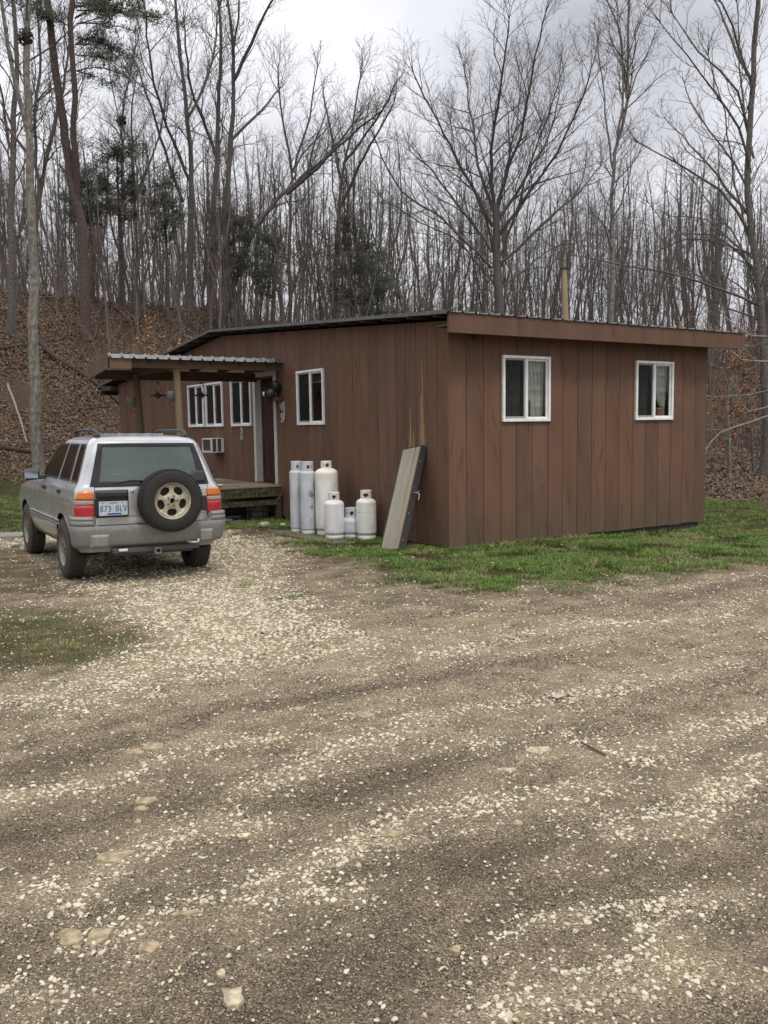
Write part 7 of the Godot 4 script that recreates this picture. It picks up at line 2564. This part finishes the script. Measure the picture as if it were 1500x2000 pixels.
func build_woods() -> void:
	var rng := RandomNumberGenerator.new()
	rng.seed = 99
	var protos := []
	for i in 9:
		var h: float = [12.5, 11.0, 13.5, 10.0, 12.0, 9.0, 14.0, 11.5, 8.0][i]
		var r: float = [0.085, 0.065, 0.10, 0.05, 0.07, 0.042, 0.13, 0.075, 0.04][i]
		var wood := MB.new()
		var lean := Vector3(rng.randf_range(-1.1, 1.1), 0, rng.randf_range(-1.1, 1.1))
		var pts := bend([Vector3(0, -0.4, 0), Vector3(0, h * 0.3, 0) + lean * 0.3, Vector3(0, h * 0.65, 0) + lean * rng.randf_range(0.2, 1.6), Vector3(0, h, 0) + lean], 0.8, 0.07, rng)
		var rad := taper(pts.size(), r, 0.02)
		wood.tube(pts, rad, 7)
		var crown := MB.new()
		if i % 3 == 0:      # a second leader
			var st: Vector3 = pts[int(pts.size() * 0.45)]
			var p2 := bend([st, st + Vector3(0.5, 1.6, 0.3), st + Vector3(0.9, h * 0.48, 0.6)], 0.8, 0.04, rng)
			var r2 := taper(p2.size(), r * 0.55, 0.015)
			wood.tube(p2, r2, 5)
			sprout(crown, p2, r2, 1, 3, 2.0, rng, 0.25, 1.7, 0.22, 0.0062)
		sprout(crown, pts, rad, 1, 3, 2.6 if i % 2 == 0 else 2.0, rng, 0.3, 1.8, 0.22, 0.0062)
		protos.append([wood.mesh(), crown.mesh()])
	var placed := []
	var n := 0
	var guard := 0
	var first := {}
	while n < 285 and guard < 6000:
		guard += 1
		var th := deg_to_rad(rng.randf_range(-27.5, 27.5))
		var foot := curve(rad_to_deg(th), [-30, -20, -12, 0, 12, 25], [24.5, 25, 29, 38, 46, 50])
		var r := foot + 5.0 + pow(rng.randf(), 0.8) * (48.0 if th < -0.1 else 52.0)
		var p := Vector2(sin(th) * r, -cos(th) * r)
		var ok := true
		for q in placed:
			if q.distance_squared_to(p) < 1.1:
				ok = false
				break
		if not ok:
			continue
		placed.append(p)
		var k := rng.randi() % 9
		var tone: int = [1, 3, 1, 5, 3, 5, 1, 3, 1][(k + n) % 9]
		var where: Array = ["by the slope's outer edge", "above the car", "over the porch roof", "over the roof's bend", "over the gas cylinders", "over the cabin's near corner", "over the curtained window", "between the front windows", "over the window with pot", "past the cabin's far end"]
		var part_of: String = where[clampi(int((rad_to_deg(th) + 25.0) / 5.0), 0, 9)]
		var look: String = ["dark", "grey", "reddish"][[1, 3, 5].find(tone)]
		look = ("forked " if k % 3 == 0 else "straight ") + look + (", in the front of" if r < foot + 16.0 else (", midway into" if r < foot + 32.0 else ", far back in"))
		var key := "%d/%d" % [k, tone]
		var t: Node3D
		if first.has(key):
			t = first[key].duplicate()
			t.name = numbered("forest_tree")
			add_child(t, true)
		else:
			t = thing("forest_tree", "", "tree")
			part("trunk", protos[k][0], bark(tone), t)
			part("crown", protos[k][1], bark(tone), t)
			first[key] = t
		var bits := look.split(", ")
		tag(t, "%s bare tree %s the wood, %s" % [bits[0], bits[1], part_of], "tree", "bare forest trees")
		var gy := ground_y(p.x, p.y)
		var tall: float = [12.5, 11.0, 13.5, 10.0, 12.0, 9.0, 14.0, 11.5, 8.0][k]
		var s := clampf((r * (0.305 if th < 0.02 else 0.262) + 1.7 - gy) * rng.randf_range(0.66, 1.04) / tall, 0.42, 1.5)
		t.transform = Transform3D(Basis.from_euler(Vector3(rng.randfn() * 0.06, rng.randf() * TAU, rng.randfn() * 0.06)).scaled(Vector3(s, s, s)), Vector3(p.x, ground_y(p.x, p.y) - 0.1, p.y))
		n += 1
	# beyond the trees one can tell apart the wood goes on as a mass
	var far_x := [[], [], []]
	var far_c := [[], [], []]
	for i in 380:
		var th := deg_to_rad(rng.randf_range(-29.0, 29.0))
		var foot := curve(rad_to_deg(th), [-30, -20, -12, 0, 12, 25], [24.5, 25, 29, 38, 46, 50])
		var r := foot + rng.randf_range(12.0, 60.0)
		var p := Vector3(sin(th) * r, 0, -cos(th) * r)
		p.y = ground_y(p.x, p.z) - 0.2
		var high := (r * (0.29 if th < 0.02 else 0.25) + 1.7 - p.y) * rng.randf_range(0.6, 1.04)
		far_x[i % 3].append(at(p, rng.randf() * TAU, clampf(high / 12.0, 0.45, 1.7)))
		far_c[i % 3].append(Color(0.9, 0.88, 0.86).lerp(Color(1.12, 0.98, 0.94), rng.randf()))
	# and behind the viewer, where the car's glass mirrors it
	for i in 60:
		var th := deg_to_rad(rng.randf_range(100.0, 260.0))
		var r := rng.randf_range(16.0, 45.0)
		var p := Vector3(sin(th) * r, 0, -cos(th) * r)
		p.y = ground_y(p.x, p.z) - 0.2
		far_x[i % 3].append(at(p, rng.randf() * TAU, rng.randf_range(0.8, 1.2)))
		far_c[i % 3].append(Color(1, 0.97, 0.95))
	var fm := textured("far_bark", lin(0.20, 0.18, 0.168), 0.9, grain_tex("bark", 512, 0.03, 4, 0.55, 1.0, FastNoiseLite.TYPE_SIMPLEX_SMOOTH, 1.6), Vector3(1.6, 0.5, 1.6))
	fm.vertex_color_use_as_albedo = true
	for j in 3:
		var both := SurfaceTool.new()
		both.append_from(protos[[1, 3, 6][j]][0], 0, Transform3D())
		both.append_from(protos[[1, 3, 6][j]][1], 0, Transform3D())
		scatter("distant_wood", both.commit(), fm, far_x[j], far_c[j], ["far mass of bare trunks and twigs along the hilltop", "far bare wood thinning against the sky", "far dark stems deep in the wood"][j], "wood")
	# brush: thickets of bare stems that nobody could count
	var mesh := []
	for j in 3:
		var b := MB.new()
		for i in 26:
			var o := Vector3(rng.randf_range(-0.9, 0.9), 0, rng.randf_range(-0.9, 0.9))
			var h := rng.randf_range(0.8, 2.6)
			var d := Vector3(rng.randf_range(-0.5, 0.5), 1, rng.randf_range(-0.5, 0.5))
			var pts := [o, o + d * h * 0.4, o + d * h * 0.75 + Vector3(rng.randf_range(-0.2, 0.2), 0, rng.randf_range(-0.2, 0.2)), o + d * h + Vector3(rng.randf_range(-0.4, 0.4), -0.1, rng.randf_range(-0.4, 0.4))]
			b.tube(pts, [0.012, 0.009, 0.006, 0.003], 3, false)
			sprout(b, pts, [0.012, 0.009, 0.006, 0.003], 2, 3, 0.6, rng, 0.3, 2.2, 0.2, 0.0045)
		mesh.append(b.mesh())
	var xs := [[], [], []]
	var cs := [[], [], []]
	for i in 460:
		var th := deg_to_rad(rng.randf_range(-28, 28))
		var foot := curve(rad_to_deg(th), [-30, -20, -12, 0, 12, 25], [24.5, 25, 29, 36, 44, 48])
		var r := foot + 4.0 + pow(rng.randf(), 1.2) * 50.0
		var p := Vector3(sin(th) * r, 0, -cos(th) * r)
		if th < -0.1 and r < foot + 17.0 and rng.randf() < 0.96:
			continue
		p.y = ground_y(p.x, p.z) - 0.05
		var j := rng.randi() % 3
		xs[j].append(at(p, rng.randf() * TAU, rng.randf_range(0.7, 1.7) * (1.0 if th < -0.1 else 1.35)))
		cs[j].append(Color(0.85, 0.83, 0.8).lerp(Color(1.2, 1.05, 0.98), rng.randf()))
	var um := plain("brush_stems", lin(0.18, 0.158, 0.138), 0.9)
	um.vertex_color_use_as_albedo = true
	for j in 3:
		scatter("undergrowth", mesh[j], um, xs[j], cs[j], ["bare brown brush filling the wood's floor", "twiggy grey brush under the forest trees", "thin upright brush stems on the slope"][j], "brush")

func build_wood_things() -> void:
	var rng := RandomNumberGenerator.new()
	rng.seed = 21
	# leaf nests
	for e in [[Vector3(-12.57, 16.8, -44.25), 0.30, "dark ball-shaped leaf nest in the thin straight tree"], [Vector3(-9.72, 12.55, -25.2), 0.24, "ragged leaf nest in the fork of the lichen-spotted trunk"]]:
		var b := MB.new()
		for i in 260:
			var d := Vector3(rng.randfn(), rng.randfn(), rng.randfn()).normalized()
			var p: Vector3 = d * e[1] * pow(rng.randf(), 0.4) * Vector3(0.8, 1.1, 0.8)
			var w := d.cross(Vector3(rng.randf(), 1, rng.randf())).normalized()
			var s := rng.randf_range(0.05, 0.10)
			b.quad(p - w * s * 0.5, p + d.cross(w) * s * 0.5, p + w * s * 0.6 + d * s * 0.5, p - d.cross(w) * s * 0.5)
		single("leaf_nest", b, plain("nest_leaves", lin(0.045, 0.032, 0.022), 0.9), e[2], "nest", at(e[0]), "leaf nests in the trees")
	# fallen wood on the slope: runs of x, z, lift and radius
	for e in [[0.10, -13.0, -33.5, -12.15, -32.8, -11.1, -32.9, -9.85, -32.8, -8.9, -32.5, "dark fallen log running down the slope to the porch roof"], [0.07, -11.9, -35.4, -11.6, -33.4, -10.9, -32.7, -10.35, -32.0, "dark crooked fallen log crossing the long log on the slope"], [0.045, -12.94, -30.3, -12.06, -28.9, -11.2, -27.4, "pale fallen pole low on the leaf slope at the view's edge"], [0.09, -14.4, -31.2, -13.5, -32.3, -12.9, -33.6, "brown fallen log high on the slope left of the lichen trunk"], [0.08, -11.9, -26.6, -10.8, -26.9, -10.0, -28.0, "mossy fallen log at the foot of the leaf slope"], [0.06, -9.4, -42.0, -8.4, -43.0, -6.9, -43.2, "pale fallen limb lying above the cabin roof"]]:
		var pts := []
		for k in range(1, e.size() - 1, 2):
			pts.append(Vector3(e[k], ground_y(e[k], e[k + 1]) + float(e[0]) * 0.9, e[k + 1]))
		var a: Vector3 = pts[0]
		for k in pts.size():
			pts[k] -= a
		var q := bend(pts, 0.4, 0.02, rng)
		var b := MB.new()
		b.tube(q, taper(q.size(), e[0], float(e[0]) * 0.6), 8)
		var txt: String = e[-1]
		single("fallen_log" if not txt.contains("pole") and not txt.contains("limb") else "fallen_branch", b, bark(4) if txt.contains("pale") else textured("rotting_bark", lin(0.075, 0.055, 0.042), 0.95, grain_tex("bark", 512, 0.03, 4, 0.55, 1.0, FastNoiseLite.TYPE_SIMPLEX_SMOOTH, 1.6), Vector3(1.5, 1.5, 1.5)), txt, "log", at(a), "fallen wood on the slope")
	# the broken weathered pole above the roof
	var pb := MB.new()
	var base := Vector3(5.05, 0, -23.9)
	base.y = ground_y(base.x, base.z) - 0.1
	pb.tube([Vector3(), Vector3(-0.02, 2.0, 0), Vector3(-0.05, 4.4, 0), Vector3(-0.10, 5.95, 0)], [0.10, 0.092, 0.082, 0.066], 10)
	var o := thing("weathered_pole", "pale weathered wooden pole with a flat cap standing behind the cabin roof", "pole", at(base))
	part("shaft", pb, textured("peeled_wood", lin(0.42, 0.335, 0.22), 0.85, board_tex(), Vector3(1.2, 0.4, 1.2)), o)
	var cp := MB.new()
	cp.box(Vector3(-0.10, 5.965, 0), Vector3(0.24, 0.03, 0.2), 0.006)
	part("cap", cp, bark(1), o)
	var fl := MB.new()
	for k in 16:
		var y := 3.4 + k * 0.16
		var a := rng.randf() * TAU
		fl.tube([Vector3(cos(a) * 0.07 - 0.06, y, sin(a) * 0.07), Vector3(cos(a) * 0.13 - 0.06, y - 0.07, sin(a) * 0.13)], [0.012, 0.003], 4, false)
	part("splinter", fl, bark(4), o)


# ---------------------------------------------------------------- sky
func make_sky() -> PanoramaSkyMaterial:
	var w := 1024
	var h := 512
	var f := FastNoiseLite.new()
	f.seed = 12
	f.frequency = 1.1
	f.fractal_octaves = 5
	f.fractal_gain = 0.5
	var g := FastNoiseLite.new()
	g.seed = 4
	g.frequency = 3.0
	g.fractal_octaves = 4
	var data := PackedFloat32Array()
	data.resize(w * h * 3)
	var q := 0
	for y in h:
		var el := PI / 2 - PI * (y + 0.5) / h
		for x in w:
			var az := TAU * (x + 0.5) / w
			var d := Vector3(sin(az) * cos(el), sin(el) * 1.5, cos(az) * cos(el))
			var n := 0.0
			if el > -0.1:
				n = f.get_noise_3dv(d + Vector3(1.7, 0, 0)) * 1.0 + 0.35 * g.get_noise_3dv(d * Vector3(1, 1.6, 1))
			var l := SKY_BASE + SKY_RISE * maxf(sin(el), 0.0)
			l *= 1.0 + SKY_CLOUD * n
			var blue := clampf(0.5 - 1.1 * n, 0, 1)
			var c := Color(l * lerpf(0.995, 0.93, blue), l * lerpf(0.995, 0.95, blue), l * lerpf(1.02, 1.045, blue))
			if el < 0.0:
				c = c.lerp(Color(0.12, 0.10, 0.08), clampf(-el * 12.0, 0, 1))
			data[q] = c.r
			data[q + 1] = c.g
			data[q + 2] = c.b
			q += 3
	var im := Image.create_from_data(w, h, false, Image.FORMAT_RGBF, data.to_byte_array())
	var m := PanoramaSkyMaterial.new()
	m.panorama = ImageTexture.create_from_image(im)
	return m

const SKY_BASE := 0.635
const SKY_RISE := 0.55
const SKY_CLOUD := 0.78


func _ready() -> void:
	# camera
	var cam := Camera3D.new()
	cam.name = "camera"
	cam.fov = 61.07
	cam.near = 0.05
	cam.far = 600.0
	cam.transform = Transform3D(Basis(Vector3.RIGHT, deg_to_rad(-5.649)) * Basis(Vector3.BACK, deg_to_rad(-0.8257)), Vector3(0, 1.7, 0))
	add_child(cam)
	cam.current = true
	# overcast sky
	var env := Environment.new()
	env.background_mode = Environment.BG_SKY
	var sky := Sky.new()
	sky.sky_material = make_sky()
	env.sky = sky
	env.tonemap_mode = Environment.TONE_MAPPER_LINEAR
	env.tonemap_exposure = 1.22
	env.sdfgi_enabled = true
	env.ssao_enabled = true
	env.ssil_enabled = true
	var we := WorldEnvironment.new()
	we.name = "world_environment"
	we.environment = env
	add_child(we)
	var sun := DirectionalLight3D.new()
	sun.name = "sun"
	sun.light_energy = 0.5
	sun.light_angular_distance = 14.0
	sun.light_color = Color(1.0, 0.96, 0.90)
	sun.shadow_enabled = true
	sun.transform = Transform3D(Basis(), Vector3(0, 20, 0)).looking_at(Vector3(-0.25, 18.9, -0.55), Vector3.UP)
	add_child(sun)
	# noise used by the ground
	noise_a.seed = 3
	noise_a.frequency = 0.35
	noise_a.fractal_octaves = 3
	noise_b.seed = 14
	noise_b.frequency = 0.35
	noise_b.fractal_octaves = 3
	noise_c.seed = 27
	noise_c.frequency = 0.6
	noise_c.fractal_octaves = 4
	setup_polys()
	var t0 := Time.get_ticks_msec()
	build_ground()
	print("ground ", Time.get_ticks_msec() - t0)
	build_house()
	print("house ", Time.get_ticks_msec() - t0)
	build_heroes()
	print("heroes ", Time.get_ticks_msec() - t0)
	build_conifers()
	build_saplings()
	build_woods()
	print("woods ", Time.get_ticks_msec() - t0)
	build_car()
	print("car ", Time.get_ticks_msec() - t0)
	build_cylinders()
	build_ramp()
	build_wood_things()
	build_stones()
	build_gravel()
	print("gravel ", Time.get_ticks_msec() - t0)
	build_grass()
	build_litter()
	print("all ", Time.get_ticks_msec() - t0)
